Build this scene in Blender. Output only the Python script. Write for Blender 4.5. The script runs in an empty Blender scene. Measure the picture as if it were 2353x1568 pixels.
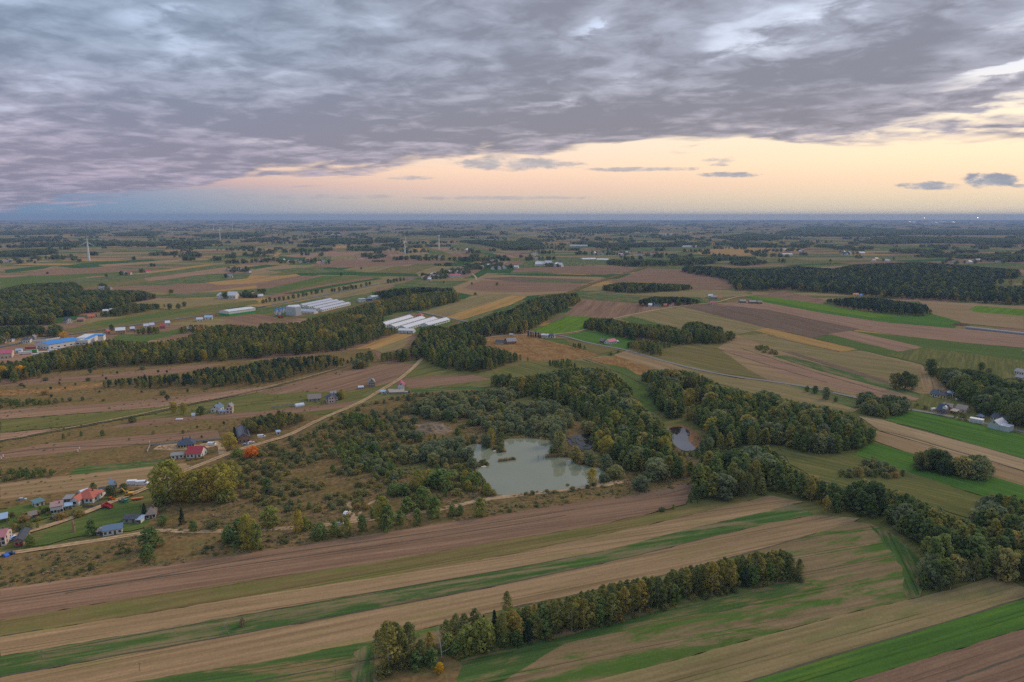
import bpy, bmesh, math, random
import numpy as np
from mathutils import Vector, Matrix

SC = bpy.context.scene
COL = SC.collection
rng = np.random.default_rng(7)
random.seed(7)

# ------------------------------------------------------------------ camera
W0, H0 = 2353.0, 1568.0          # picture units used to read positions off the photograph
FPX = W0 * 24.0 / 36.0
CAMH = 150.0
PITCH = math.atan((784.0 - 497.5) / FPX)
cp, sp = math.cos(PITCH), math.sin(PITCH)
cam = bpy.data.cameras.new('drone_camera')
cam.lens = 24.0
cam.sensor_width = 36.0
cam.clip_start = 1.0
cam.clip_end = 90000.0
camo = bpy.data.objects.new('drone_camera', cam)
camo.location = (0, 0, CAMH)
camo.rotation_euler = (math.pi / 2 - PITCH, 0, 0)
COL.objects.link(camo)
SC.camera = camo


def raydir(x, y):
    u = (x - W0 / 2) / FPX
    v = (H0 / 2 - y) / FPX
    return Vector((u, cp + v * sp, -sp + v * cp))


def P(x, y, z=0.0):
    """ground point that stands at picture position x, y"""
    d = raydir(x, y)
    t = (CAMH - z) / max(-d.z, 0.0051)
    return Vector((d.x * t, d.y * t, z))


def depth_at(y):
    return CAMH / max(sp - (H0 / 2 - y) / FPX * cp, 0.0051)


def height_of(y, hpx):
    """height in metres of an upright thing whose foot is at row y and that is hpx rows tall"""
    v = (H0 / 2 - y) / FPX
    v2 = (H0 / 2 - y + hpx) / FPX
    return depth_at(y) * (v2 - v) / (cp + v2 * sp)


def proj(X, Y, Z):
    dz = Z - CAMH
    d = Y * cp - dz * sp
    u = X / d
    v = (Y * sp + dz * cp) / d
    return W0 / 2 + u * FPX, H0 / 2 - v * FPX, d


# ------------------------------------------------------------------ sky and sun
SUN_AZ = math.radians(52)        # to the right of the view
SUN_EL = math.radians(34)
world = bpy.data.worlds.new('World')
SC.world = world
world.use_nodes = True
wt = world.node_tree
wt.nodes.clear()


class G:
    """tiny node-graph helper"""

    def __init__(s, tree):
        s.t = tree

    def n(s, typ, **props):
        nd = s.t.nodes.new(typ)
        for k, v in props.items():
            setattr(nd, k, v)
        return nd

    def put(s, sock, v):
        if isinstance(v, bpy.types.NodeSocket):
            s.t.links.new(v, sock)
        elif v is not None:
            sock.default_value = v

    def m(s, op, a, b=None, c=None, clamp=False):
        nd = s.n('ShaderNodeMath', operation=op, use_clamp=clamp)
        s.put(nd.inputs[0], a)
        s.put(nd.inputs[1], b)
        s.put(nd.inputs[2], c)
        return nd.outputs[0]

    def mix(s, f, a, b, mode='MIX'):
        nd = s.n('ShaderNodeMix', data_type='RGBA', blend_type=mode)
        nd.clamp_factor = True
        s.put(nd.inputs[0], f)
        s.put(nd.inputs[6], a if isinstance(a, bpy.types.NodeSocket) else (*a, 1))
        s.put(nd.inputs[7], b if isinstance(b, bpy.types.NodeSocket) else (*b, 1))
        return nd.outputs[2]

    def ramp(s, f, stops, interp='LINEAR'):
        nd = s.n('ShaderNodeValToRGB')
        cr = nd.color_ramp
        cr.interpolation = interp
        while len(cr.elements) < len(stops):
            cr.elements.new(0.5)
        for e, (p, c) in zip(cr.elements, stops):
            e.position = p
            e.color = (*c, 1)
        s.put(nd.inputs[0], f)
        return nd.outputs[0]

    def step(s, x, lo, hi):
        nd = s.n('ShaderNodeMapRange', interpolation_type='SMOOTHSTEP')
        s.put(nd.inputs[0], x)
        nd.inputs[1].default_value = lo
        nd.inputs[2].default_value = hi
        return nd.outputs[0]

    def noise(s, vec, scale, detail=4, rough=0.55, dist=0.0, dim='3D'):
        nd = s.n('ShaderNodeTexNoise', noise_dimensions=dim)
        s.put(nd.inputs['Vector'], vec)
        nd.inputs['Scale'].default_value = scale
        nd.inputs['Detail'].default_value = detail
        nd.inputs['Roughness'].default_value = rough
        nd.inputs['Distortion'].default_value = dist
        return nd.outputs['Fac']

    def xyz(s, x, y, z):
        nd = s.n('ShaderNodeCombineXYZ')
        s.put(nd.inputs[0], x)
        s.put(nd.inputs[1], y)
        s.put(nd.inputs[2], z)
        return nd.outputs[0]


def build_sky():
    g = G(wt)
    out = g.n('ShaderNodeOutputWorld')
    bg = g.n('ShaderNodeBackground')
    wt.links.new(bg.outputs[0], out.inputs[0])
    tc = g.n('ShaderNodeTexCoord')
    sep = g.n('ShaderNodeSeparateXYZ')
    wt.links.new(tc.outputs['Generated'], sep.inputs[0])
    dx, dy, dz = sep.outputs
    sky = g.n('ShaderNodeTexSky', sky_type='NISHITA')
    sky.sun_disc = False
    sky.sun_elevation = SUN_EL
    sky.sun_rotation = SUN_AZ
    sky.altitude = 100
    sky.air_density = 1.0
    sky.dust_density = 2.0
    nish = g.mix(1.0, sky.outputs[0], (0.10, 0.10, 0.10), 'MULTIPLY')
    # closeness to the sunset side
    hl = g.m('SQRT', g.m('ADD', g.m('ADD', g.m('MULTIPLY', dx, dx), g.m('MULTIPLY', dy, dy)), 1e-6))
    w = g.m('DIVIDE', g.m('ADD', g.m('MULTIPLY', dx, math.sin(SUN_AZ)), g.m('MULTIPLY', dy, math.cos(SUN_AZ))), hl)
    e = g.m('MULTIPLY', g.m('MAXIMUM', dz, 0.0), 3.0, clamp=True)
    left = g.ramp(e, [(0.0, (.165, .275, .40)), (0.045, (.15, .26, .42)), (0.10, (.19, .27, .43)), (0.135, (.44, .30, .36)),
                      (0.19, (.66, .50, .45)), (0.34, (.55, .60, .74)), (1.0, (.46, .60, .84))])
    mid = g.ramp(e, [(0.0, (.56, .50, .43)), (0.05, (.58, .49, .41)), (0.12, (.78, .53, .42)), (0.19, (.92, .63, .45)),
                     (0.30, (.90, .71, .55)), (0.50, (.66, .70, .82)), (1.0, (.50, .62, .83))])
    right = g.ramp(e, [(0.0, (.70, .60, .45)), (0.05, (.68, .57, .41)), (0.14, (.86, .61, .41)), (0.22, (.96, .70, .45)),
                       (0.36, (.90, .75, .54)), (0.52, (.68, .70, .78)), (1.0, (.50, .60, .76))])
    clear = g.mix(g.step(w, 0.02, 0.62), left, mid)
    clear = g.mix(g.step(w, 0.60, 0.97), clear, right)
    clear = g.mix(0.12, clear, nish)
    # cloud deck, seen on a plane high above the ground
    OFF = 0.10
    inv = g.m('DIVIDE', 1.0, g.m('ADD', g.m('MAXIMUM', dz, 0.0), OFF))
    px = g.m('MULTIPLY', dx, inv)
    py = g.m('MULTIPLY', dy, inv)

    def plane(x, y):
        d = raydir(x, y).normalized()
        return d.x / (d.z + OFF), d.y / (d.z + OFF)
    (xa, ya), (xb, yb) = plane(560, 418), plane(2353, 300)
    ang = math.atan2(yb - ya, xb - xa)
    ca, sa = math.cos(ang), math.sin(ang)
    tedge = ya * ca - xa * sa
    s_ = g.m('ADD', g.m('MULTIPLY', px, ca), g.m('MULTIPLY', py, sa))
    t_ = g.m('SUBTRACT', g.m('MULTIPLY', py, ca), g.m('MULTIPLY', px, sa))
    v1 = g.xyz(g.m('MULTIPLY', s_, 0.8), t_, 3.7)
    big = g.noise(v1, 0.62, 2, 0.45, 0.3)
    medn = g.noise(v1, 1.9, 6, 0.54, 0.3)
    fine = g.noise(g.xyz(g.m('MULTIPLY', s_, 0.95), t_, 9.1), 4.6, 6, 0.58, 0.3)
    dens = g.m('ADD', g.m('ADD', g.m('MULTIPLY', big, 0.60), g.m('MULTIPLY', medn, 0.80)), g.m('MULTIPLY', fine, 0.46))   # mean ~0.91
    # more breaks towards the sunset
    thr = g.m('MULTIPLY', g.step(w, 0.80, 1.0), 0.10)
    dens = g.m('SUBTRACT', dens, thr)
    az = g.m('DIVIDE', dx, g.m('MAXIMUM', dy, 0.05))
    el = g.m('DIVIDE', dz, g.m('MAXIMUM', dy, 0.05))
    azw = g.m('ADD', az, g.m('MULTIPLY', g.m('SUBTRACT', fine, 0.5), 0.22))
    elw = g.m('ADD', el, g.m('MULTIPLY', g.m('SUBTRACT', medn, 0.5), 0.085))
    # long breaks and thicker rolls of the deck
    for (x, y, rx, ry, tilt, k) in [(1760, 62, 230, 30, .36, -.13), (2230, 190, 210, 26, .22, -.12), (2250, 262, 230, 18, .08, -.14), (2330, 150, 90, 16, .2, -.16), (1230, 232, 60, 9, .1, -.16), (1330, 75, 26, 20, .0, -.13), (640, 338, 120, 13, .0, -.14),
                                    (330, 40, 60, 24, 0, -.12), (2000, 110, 260, 34, .28, .18), (2200, 225, 220, 18, .2, .12), (1500, 270, 420, 36, .06, .14), (900, 285, 420, 26, .0, .10), (2150, 285, 260, 14, .02, .12)]:
        d = raydir(x, y)
        a0, e0 = d.x / d.y, d.z / d.y
        ct, st2 = math.cos(tilt), math.sin(tilt)
        da = g.m('SUBTRACT', azw, a0)
        de = g.m('SUBTRACT', elw, e0)
        uu = g.m('DIVIDE', g.m('ADD', g.m('MULTIPLY', da, ct), g.m('MULTIPLY', de, st2)), rx / FPX)
        vv = g.m('DIVIDE', g.m('SUBTRACT', g.m('MULTIPLY', de, ct), g.m('MULTIPLY', da, st2)), ry / FPX)
        rr = g.m('ADD', g.m('MULTIPLY', uu, uu), g.m('MULTIPLY', vv, vv))
        wgt = g.m('MULTIPLY', g.m('MULTIPLY', g.step(rr, 2.6, 0.0), k), g.m('GREATER_THAN', dy, 0.05))
        dens = g.m('ADD', dens, wgt)
    edge = g.m('ADD', t_, g.m('MULTIPLY', g.m('SUBTRACT', medn, 0.5), 2.4))
    edge = g.m('ADD', edge, g.m('MULTIPLY', g.m('SUBTRACT', big, 0.5), 1.6))
    deck = g.m('SUBTRACT', 1.0, g.step(edge, tedge - 0.25, tedge + 0.22))
    cov = g.m('MULTIPLY', g.step(dens, 0.60, 0.84), deck)
    # streaks that float in the clear band near the horizon
    bn = g.noise(g.xyz(g.m('MULTIPLY', az, 22.0), g.m('MULTIPLY', el, 75.0), 0.0), 1.0, 7, 0.66, 0.3)
    bn = g.m('MULTIPLY', g.m('SUBTRACT', bn, 0.5), 3.6)
    fb = g.m('GREATER_THAN', dy, 0.05)
    blobs = None
    for (x, y, rx, ry, k) in [(2275, 415, 72, 17, .95), (2140, 427, 80, 10, .9), (2345, 428, 26, 6, .7), (1680, 402, 82, 7, .85), (1655, 369, 42, 9, .6),
                              (1650, 378, 30, 5, .6), (1470, 389, 130, 6, .7), (1180, 377, 170, 16, .75), (940, 409, 60, 6, .6), (500, 440, 32, 4, .6), (1150, 455, 220, 5, .45),
                              (700, 452, 260, 6, .35)]:
        d = raydir(x, y)
        a0, e0 = d.x / d.y, d.z / d.y
        r = g.m('ADD', g.m('POWER', g.m('ABSOLUTE', g.m('DIVIDE', g.m('SUBTRACT', az, a0), rx / FPX)), 2.0),
                g.m('POWER', g.m('ABSOLUTE', g.m('DIVIDE', g.m('SUBTRACT', el, e0), ry / FPX)), 2.0))
        b = g.m('MULTIPLY', g.step(g.m('SUBTRACT', bn, r), -1.05, -0.15), k)
        blobs = b if blobs is None else g.m('MAXIMUM', blobs, b)
    blobs = g.m('MULTIPLY', blobs, fb)
    # colours of the deck: blue-grey up, mauve towards the low left, warm grey to the right; thin parts glow
    low = g.step(dz, 0.22, 0.06)
    lowL = g.m('MULTIPLY', g.step(dz, 0.05, 0.24), 1.0)
    thickc = g.mix(g.step(w, 0.1, 0.75), g.mix(lowL, (.220, .212, .285), (.180, .232, .318)), g.mix(lowL, (.215, .205, .24), (.208, .216, .268)))
    thinc = g.mix(g.step(w, 0.1, 0.75), g.mix(lowL, (.40, .355, .45), (.31, .385, .50)), g.mix(lowL, (.42, .37, .42), (.36, .385, .47)))
    shade = g.step(g.m('ADD', g.m('MULTIPLY', dens, 1.0), g.m('MULTIPLY', g.m('SUBTRACT', fine, 0.5), 0.6)), 0.68, 1.10)
    cloudc = g.mix(shade, thinc, thickc)
    col = g.mix(g.m('MULTIPLY', cov, 0.97), clear, cloudc)
    blc = g.mix(g.step(bn, -0.5, 0.6), (.40, .40, .44), (.25, .28, .34))
    col = g.mix(blobs, col, blc)
    # the hidden dome overhead: an overcast that brightens evenly towards the zenith
    zen = g.m('ADD', 1.0, g.m('MULTIPLY', g.step(dz, 0.25, 0.95), SKY_ZEN))
    zv = g.n('ShaderNodeVectorMath', operation='SCALE')
    wt.links.new(col, zv.inputs[0])
    wt.links.new(zen, zv.inputs['Scale'])
    wt.links.new(zv.outputs[0], bg.inputs['Color'])
    bg.inputs['Strength'].default_value = 1.0


SKY_ZEN = 0.9
HAZE = 6.6e-5
HAZE_COL = (.46, .62, .90, 1)
build_sky()

sun = bpy.data.lights.new('sun', 'SUN')
sun.energy = 1.5
sun.angle = math.radians(16)
sun.color = (1.0, 0.82, 0.62)
suno = bpy.data.objects.new('sun', sun)
suno.rotation_euler = Vector((-math.sin(SUN_AZ) * math.cos(SUN_EL), -math.cos(SUN_AZ) * math.cos(SUN_EL), -math.sin(SUN_EL))).to_track_quat('-Z', 'Y').to_euler()
COL.objects.link(suno)

SC.view_settings.view_transform = 'Standard'
SC.view_settings.look = 'None'
SC.view_settings.exposure = 0.28
SC.view_settings.gamma = 1.0
SC.view_settings.use_curve_mapping = False
SC.render.engine = 'CYCLES'
SC.cycles.max_bounces = 6
SC.cycles.diffuse_bounces = 3
SC.cycles.glossy_bounces = 2
SC.cycles.transmission_bounces = 3
SC.cycles.transparent_max_bounces = 4
SC.cycles.volume_bounces = 0
SC.cycles.use_denoising = False
SC.cycles.use_adaptive_sampling = False
SC.render.filter_size = 1.2

# ------------------------------------------------------------------ object helpers


def tag(o, label=None, cat=None, group=None, kind=None):
    if label:
        o['label'] = label
    if cat:
        o['category'] = cat
    if group:
        o['group'] = group
    if kind:
        o['kind'] = kind
    return o


def link(name, mesh, parent=None):
    o = bpy.data.objects.new(name, mesh)
    COL.objects.link(o)
    if parent is not None:
        o.parent = parent
    return o


def empty(name, loc, rz=0.0):
    o = bpy.data.objects.new(name, None)
    o.empty_display_size = 0.5
    o.location = loc
    o.rotation_euler = (0, 0, rz)
    COL.objects.link(o)
    return o


def mesh_of(name, verts, faces, mats, fmat=None, smooth=False):
    me = bpy.data.meshes.new(name)
    me.from_pydata([tuple(v) for v in verts], [], faces)
    for m in (mats if isinstance(mats, (list, tuple)) else [mats]):
        me.materials.append(m)
    if fmat is not None:
        me.polygons.foreach_set('material_index', fmat)
    if smooth:
        me.polygons.foreach_set('use_smooth', [True] * len(me.polygons))
    me.update()
    return me


class MB:
    """collects boxes, prisms and tubes into one mesh"""

    def __init__(s):
        s.v, s.f, s.m = [], [], []

    def add(s, vs, fs, mi=0):
        b = len(s.v)
        s.v += [tuple(v) for v in vs]
        for f in fs:
            s.f.append(tuple(i + b for i in f))
            s.m.append(mi)
        return s

    def box(s, x0, x1, y0, y1, z0, z1, mi=0):
        vs = [(x0, y0, z0), (x1, y0, z0), (x1, y1, z0), (x0, y1, z0), (x0, y0, z1), (x1, y0, z1), (x1, y1, z1), (x0, y1, z1)]
        return s.add(vs, [(0, 3, 2, 1), (4, 5, 6, 7), (0, 1, 5, 4), (1, 2, 6, 5), (2, 3, 7, 6), (3, 0, 4, 7)], mi)

    def tube(s, p0, p1, r0, r1=None, n=8, mi=0, caps=True):
        p0, p1 = Vector(p0), Vector(p1)
        r1 = r0 if r1 is None else r1
        d = (p1 - p0).normalized()
        a = d.orthogonal().normalized()
        b = d.cross(a)
        vs = []
        for p, r in ((p0, r0), (p1, r1)):
            for i in range(n):
                t = 2 * math.pi * i / n
                vs.append(p + a * math.cos(t) * r + b * math.sin(t) * r)
        fs = [(i, (i + 1) % n, n + (i + 1) % n, n + i) for i in range(n)]
        if caps:
            fs += [tuple(range(n - 1, -1, -1)), tuple(range(n, 2 * n))]
        return s.add(vs, fs, mi)

    def prism(s, prof, y0, y1, mi=0):
        """profile in x,z extruded along y"""
        n = len(prof)
        vs = [(x, y0, z) for x, z in prof] + [(x, y1, z) for x, z in prof]
        fs = [(i, (i + 1) % n, n + (i + 1) % n, n + i) for i in range(n)] + [tuple(range(n - 1, -1, -1)), tuple(range(n, 2 * n))]
        return s.add(vs, fs, mi)

    def lathe(s, prof, n=12, c=(0, 0, 0), mi=0):
        vs, fs = [], []
        for r, z in prof:
            for i in range(n):
                t = 2 * math.pi * i / n
                vs.append((c[0] + r * math.cos(t), c[1] + r * math.sin(t), c[2] + z))
        for k in range(len(prof) - 1):
            for i in range(n):
                j = (i + 1) % n
                fs.append((k * n + i, k * n + j, (k + 1) * n + j, (k + 1) * n + i))
        fs += [tuple(range(n - 1, -1, -1)), tuple(range((len(prof) - 1) * n, len(prof) * n))]
        return s.add(vs, fs, mi)

    def mesh(s, name, mats, smooth=False):
        me = mesh_of(name, s.v, s.f, mats, s.m, smooth)
        bm = bmesh.new()
        bm.from_mesh(me)
        bmesh.ops.recalc_face_normals(bm, faces=bm.faces)
        bm.to_mesh(me)
        bm.free()
        return me

    def build(s, name, mats, parent=None, smooth=False):
        return link(name, s.mesh(name, mats, smooth), parent)


# ------------------------------------------------------------------ materials
MATS = {}


def mat(name):
    m = bpy.data.materials.new(name)
    m.use_nodes = True
    m.node_tree.nodes.clear()
    g = G(m.node_tree)
    out = g.n('ShaderNodeOutputMaterial')
    return m, g, out


def plain(name, c, rough=0.8, metal=0.0, var=0.18, scale=0.6, spec=0.3):
    """plain painted or weathered surface with blotches of wear"""
    if name in MATS:
        return MATS[name]
    m, g, out = mat(name)
    b = g.n('ShaderNodeBsdfPrincipled')
    tc = g.n('ShaderNodeTexCoord')
    f = g.noise(tc.outputs['Object'], scale, 5, 0.6)
    col = g.mix(f, tuple(x * (1 - var * 1.6) for x in c), tuple(min(1, x * (1 + var)) for x in c))
    g.put(b.inputs['Base Color'], col)
    b.inputs['Roughness'].default_value = rough
    b.inputs['Metallic'].default_value = metal
    b.inputs['Specular IOR Level'].default_value = spec
    m.node_tree.links.new(b.outputs[0], out.inputs[0])
    MATS[name] = m
    return m


def ribbed(name, c, step=1.1, rough=0.55):
    """roof cladding: courses of tiles or ribs of sheet metal"""
    if name in MATS:
        return MATS[name]
    m, g, out = mat(name)
    b = g.n('ShaderNodeBsdfPrincipled')
    tc = g.n('ShaderNodeTexCoord')
    wv = g.n('ShaderNodeTexWave', wave_type='BANDS', bands_direction='X')
    m.node_tree.links.new(tc.outputs['Object'], wv.inputs['Vector'])
    wv.inputs['Scale'].default_value = step
    wv.inputs['Distortion'].default_value = 0.3
    f = g.noise(tc.outputs['Object'], 0.5, 5, 0.6)
    col = g.mix(f, tuple(x * 0.72 for x in c), tuple(min(1, x * 1.2) for x in c))
    col = g.mix(g.m('MULTIPLY', wv.outputs['Fac'], 0.25), col, tuple(x * 0.7 for x in c))
    g.put(b.inputs['Base Color'], col)
    b.inputs['Roughness'].default_value = rough
    bump = g.n('ShaderNodeBump')
    bump.inputs['Strength'].default_value = 0.4
    bump.inputs['Distance'].default_value = 0.05
    m.node_tree.links.new(wv.outputs['Fac'], bump.inputs['Height'])
    m.node_tree.links.new(bump.outputs[0], b.inputs['Normal'])
    m.node_tree.links.new(b.outputs[0], out.inputs[0])
    MATS[name] = m
    return m


# base colours of the land: two row colours, a patch colour and how much of it
LAND = {
    'tan': ((0.380, 0.240, 0.123), (0.307, 0.194, 0.095), (0.264, 0.209, 0.073), .30),
    'paletan': ((0.443, 0.294, 0.156), (0.360, 0.237, 0.120), (0.307, 0.218, 0.099), .30),
    'brown': ((0.301, 0.175, 0.104), (0.238, 0.137, 0.081), (0.317, 0.189, 0.107), .25),
    'pink': ((0.380, 0.222, 0.136), (0.307, 0.175, 0.107), (0.285, 0.189, 0.090), .25),
    'dark': ((0.220, 0.141, 0.089), (0.178, 0.114, 0.075), (0.215, 0.127, 0.072), .35),
    'olive': ((0.234, 0.174, 0.064), (0.193, 0.141, 0.053), (0.156, 0.159, 0.041), .40),
    'tanolive': ((0.317, 0.222, 0.099), (0.254, 0.184, 0.079), (0.212, 0.189, 0.066), .40),
    'green': ((0.088, 0.149, 0.034), (0.069, 0.119, 0.033), (0.233, 0.176, 0.086), .52),
    'vivid': ((0.099, 0.186, 0.029), (0.081, 0.153, 0.031), (0.136, 0.196, 0.030), .32),
    'lime': ((0.151, 0.227, 0.024), (0.120, 0.192, 0.025), (0.198, 0.235, 0.030), .25),
    'dgreen': ((0.058, 0.117, 0.032), (0.052, 0.103, 0.030), (0.114, 0.122, 0.038), .25),
    'straw': ((0.458, 0.267, 0.090), (0.385, 0.216, 0.071), (0.417, 0.253, 0.090), .25),
    'dry': ((0.323, 0.174, 0.064), (0.229, 0.117, 0.046), (0.385, 0.221, 0.083), .45),
    'meadow': ((0.172, 0.159, 0.046), (0.140, 0.136, 0.041), (0.229, 0.174, 0.064), .40),
    'lawn': ((0.120, 0.154, 0.038), (0.099, 0.136, 0.034), (0.172, 0.159, 0.049), .30),
    'heath': ((0.203, 0.132, 0.050), (0.141, 0.103, 0.039), (0.252, 0.147, 0.065), .45),
    'scrub': ((0.246, 0.150, 0.063), (0.191, 0.122, 0.048), (0.166, 0.137, 0.045), .45),
    'patchy': ((0.307, 0.203, 0.104), (0.248, 0.169, 0.081), (0.090, 0.156, 0.028), .50),
    'greenpatch': ((0.088, 0.146, 0.034), (0.075, 0.123, 0.033), (0.260, 0.178, 0.079), .44),
    'sand': ((0.521, 0.347, 0.195), (0.437, 0.281, 0.158), (0.375, 0.253, 0.128), .35),
    'barren': ((0.335, 0.234, 0.155), (0.251, 0.171, 0.112), (0.186, 0.140, 0.077), .5),
    'reed': ((0.312, 0.159, 0.075), (0.240, 0.127, 0.056), (0.177, 0.141, 0.046), .35),
}


def land_mat(cls, az):
    azk = round(az / 0.06)
    key = 'land_%s_%d' % (cls, azk)
    if key in MATS:
        return MATS[key]
    c1, c2, c3, amt = LAND[cls]
    az = azk * 0.06
    rough_cls = cls in ('heath', 'scrub', 'dry', 'reed', 'sand', 'barren')
    m, g, out = mat(key)
    geo = g.n('ShaderNodeNewGeometry')
    mp = g.n('ShaderNodeVectorRotate', rotation_type='Z_AXIS')
    m.node_tree.links.new(geo.outputs['Position'], mp.inputs['Vector'])
    mp.inputs['Angle'].default_value = -az
    sep = g.n('ShaderNodeSeparateXYZ')
    m.node_tree.links.new(mp.outputs[0], sep.inputs[0])
    u, v, _ = sep.outputs
    st = 1.0 if rough_cls else 0.035
    rows = g.noise(g.xyz(g.m('MULTIPLY', u, st * 0.35), g.m('MULTIPLY', v, 0.42), 0), 1.0, 5, 0.62)
    lanes = g.noise(g.xyz(g.m('MULTIPLY', u, (0.05 if rough_cls else 0.006)), g.m('MULTIPLY', v, 0.075), 5), 1.0, 3, 0.5)
    pat = g.noise(g.xyz(g.m('MULTIPLY', u, (0.07 if rough_cls else 0.026)), g.m('MULTIPLY', v, 0.12), 11), 1.0, 8, 0.68, 0.4)
    grain = g.noise(geo.outputs['Position'], 0.55 if rough_cls else 1.3, 6, 0.72)
    f = g.m('ADD', g.m('MULTIPLY', rows, 0.8), g.m('MULTIPLY', lanes, 0.7))
    f = g.step(f, 0.58, 0.92)
    col = g.mix(f, c2, c1)
    pm = g.step(g.m('ADD', pat, g.m('MULTIPLY', g.m('SUBTRACT', rows, 0.5), 0.35)), 0.66 - amt * 0.42, 0.80 - amt * 0.42)
    strength = {'patchy': .95, 'greenpatch': .95, 'green': .9}.get(cls, .75)
    col = g.mix(g.m('MULTIPLY', pm, strength), col, c3)
    gv = g.m('ADD', 0.36, g.m('MULTIPLY', grain, 1.28)) if rough_cls else g.m('ADD', 0.56, g.m('MULTIPLY', grain, 0.88))
    gv = g.m('MULTIPLY', gv, g.m('ADD', 0.58, g.m('MULTIPLY', rows, 0.84)))
    vm = g.n('ShaderNodeVectorMath', operation='SCALE')
    m.node_tree.links.new(col, vm.inputs[0])
    g.put(vm.inputs['Scale'], gv)
    if not rough_cls and cls not in ('meadow', 'lawn'):
        wob = g.m('ADD', v, g.m('MULTIPLY', lanes, 2.0))
        ln = None
        for per, wd in ((13.0, .45), (13.0, .45)):
            ph = g.m('FRACT', g.m('DIVIDE', g.m('ADD', wob, 1.9 if ln is not None else 0.0), per))
            k = g.m('LESS_THAN', ph, wd / per)
            ln = k if ln is None else g.m('MAXIMUM', ln, k)
        brk = g.step(g.noise(g.xyz(g.m('MULTIPLY', u, .012), g.m('MULTIPLY', v, .09), 21), 1.0, 3), .42, .60)
        dk = g.m('SUBTRACT', 1.0, g.m('MULTIPLY', g.m('MULTIPLY', ln, brk), 0.42))
        bandn = g.noise(g.xyz(g.m('MULTIPLY', u, .0012), g.m('MULTIPLY', v, .11), 31), 1.0, 2)
        dk = g.m('MULTIPLY', dk, g.m('ADD', 0.80, g.m('MULTIPLY', bandn, 0.40)))
        v2 = g.n('ShaderNodeVectorMath', operation='SCALE')
        m.node_tree.links.new(vm.outputs[0], v2.inputs[0])
        g.put(v2.inputs['Scale'], dk)
        vm = v2
    b = g.n('ShaderNodeBsdfDiffuse')
    m.node_tree.links.new(vm.outputs[0], b.inputs['Color'])
    b.inputs['Roughness'].default_value = 0.6
    m.node_tree.links.new(b.outputs[0], out.inputs[0])
    MATS[key] = m
    return m


def leaf_mat(name, stops, transl=0.42):
    """foliage: each plant takes its own colour, each spray of leaves varies a little"""
    m, g, out = mat(name)
    oi = g.n('ShaderNodeObjectInfo')
    at = g.n('ShaderNodeAttribute', attribute_name='tint')
    f = g.m('ADD', g.m('MULTIPLY', oi.outputs['Random'], 0.93), g.m('MULTIPLY', g.m('SUBTRACT', at.outputs['Fac'], 0.5), 0.16), clamp=True)
    col = g.ramp(f, stops)
    vm = g.n('ShaderNodeVectorMath', operation='SCALE')
    m.node_tree.links.new(col, vm.inputs[0])
    g.put(vm.inputs['Scale'], g.m('ADD', 0.72, g.m('MULTIPLY', at.outputs['Fac'], 0.56)))
    d = g.n('ShaderNodeBsdfDiffuse')
    t = g.n('ShaderNodeBsdfTranslucent')
    m.node_tree.links.new(vm.outputs[0], d.inputs['Color'])
    tv = g.n('ShaderNodeVectorMath', operation='SCALE')
    m.node_tree.links.new(vm.outputs[0], tv.inputs[0])
    tv.inputs['Scale'].default_value = transl * 2.0
    m.node_tree.links.new(tv.outputs[0], t.inputs['Color'])
    mx = g.n('ShaderNodeAddShader')
    m.node_tree.links.new(d.outputs[0], mx.inputs[0])
    m.node_tree.links.new(t.outputs[0], mx.inputs[1])
    m.node_tree.links.new(mx.outputs[0], out.inputs[0])
    MATS[name] = m
    return m

# ------------------------------------------------------------------ ground
LAYER = [0]


def nextz():
    LAYER[0] += 1
    return 0.003 * LAYER[0]


def rough_outline(pts, jit, closed=True, seg=None):
    """outline in metres, split into short runs that wander a little as a ploughed edge does"""
    out = []
    n = len(pts)
    for i in range(n if closed else n - 1):
        a, b = pts[i], pts[(i + 1) % n]
        L = (b - a).length
        k = max(1, min(110, int(L / (seg or 5.0))))
        for j in range(k):
            p = a.lerp(b, j / k)
            w = jit if j else jit * 0.5
            out.append(Vector((p.x + random.uniform(-w, w), p.y + random.uniform(-w, w), p.z)))
    if not closed:
        out.append(pts[-1].copy())
    return out


def longest_az(pts):
    best, az = 0, 0
    n = len(pts)
    for i in range(n):
        d = pts[(i + 1) % n] - pts[i]
        # add up edges of a similar heading
        tot = 0
        for j in range(n):
            e = pts[(j + 1) % n] - pts[j]
            if e.length > 1e-6 and abs(e.normalized().cross(d.normalized() if d.length else e).z) < 0.2:
                tot += e.length
        if tot > best:
            best, az = tot, math.atan2(d.y, d.x)
    return az


def field(cls, poly, label=None, az=None, name='field', jit=None):
    pts = [P(x, y) for x, y in poly]
    if az is None:
        az = longest_az(pts)
    while az < -math.pi / 2:
        az += math.pi
    while az > math.pi / 2:
        az -= math.pi
    dist = sum(p.length for p in pts) / len(pts)
    j = jit if jit is not None else (1.6 if cls in ('heath', 'scrub', 'meadow', 'lawn', 'reed') else 0.40) * (1 if dist < 800 else 1.5)
    o2 = rough_outline(pts, j)
    z = nextz()
    me = mesh_of(name, [(p.x, p.y, z) for p in o2], [tuple(range(len(o2)))], land_mat(cls, az))
    bm = bmesh.new()
    bm.from_mesh(me)
    for f in bm.faces:
        if f.normal.z < 0:
            f.normal_flip()
    bmesh.ops.triangulate(bm, faces=bm.faces)
    bm.to_mesh(me)
    bm.free()
    o = link(name, me)
    tag(o, label, None, None, 'structure')
    return o


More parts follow.
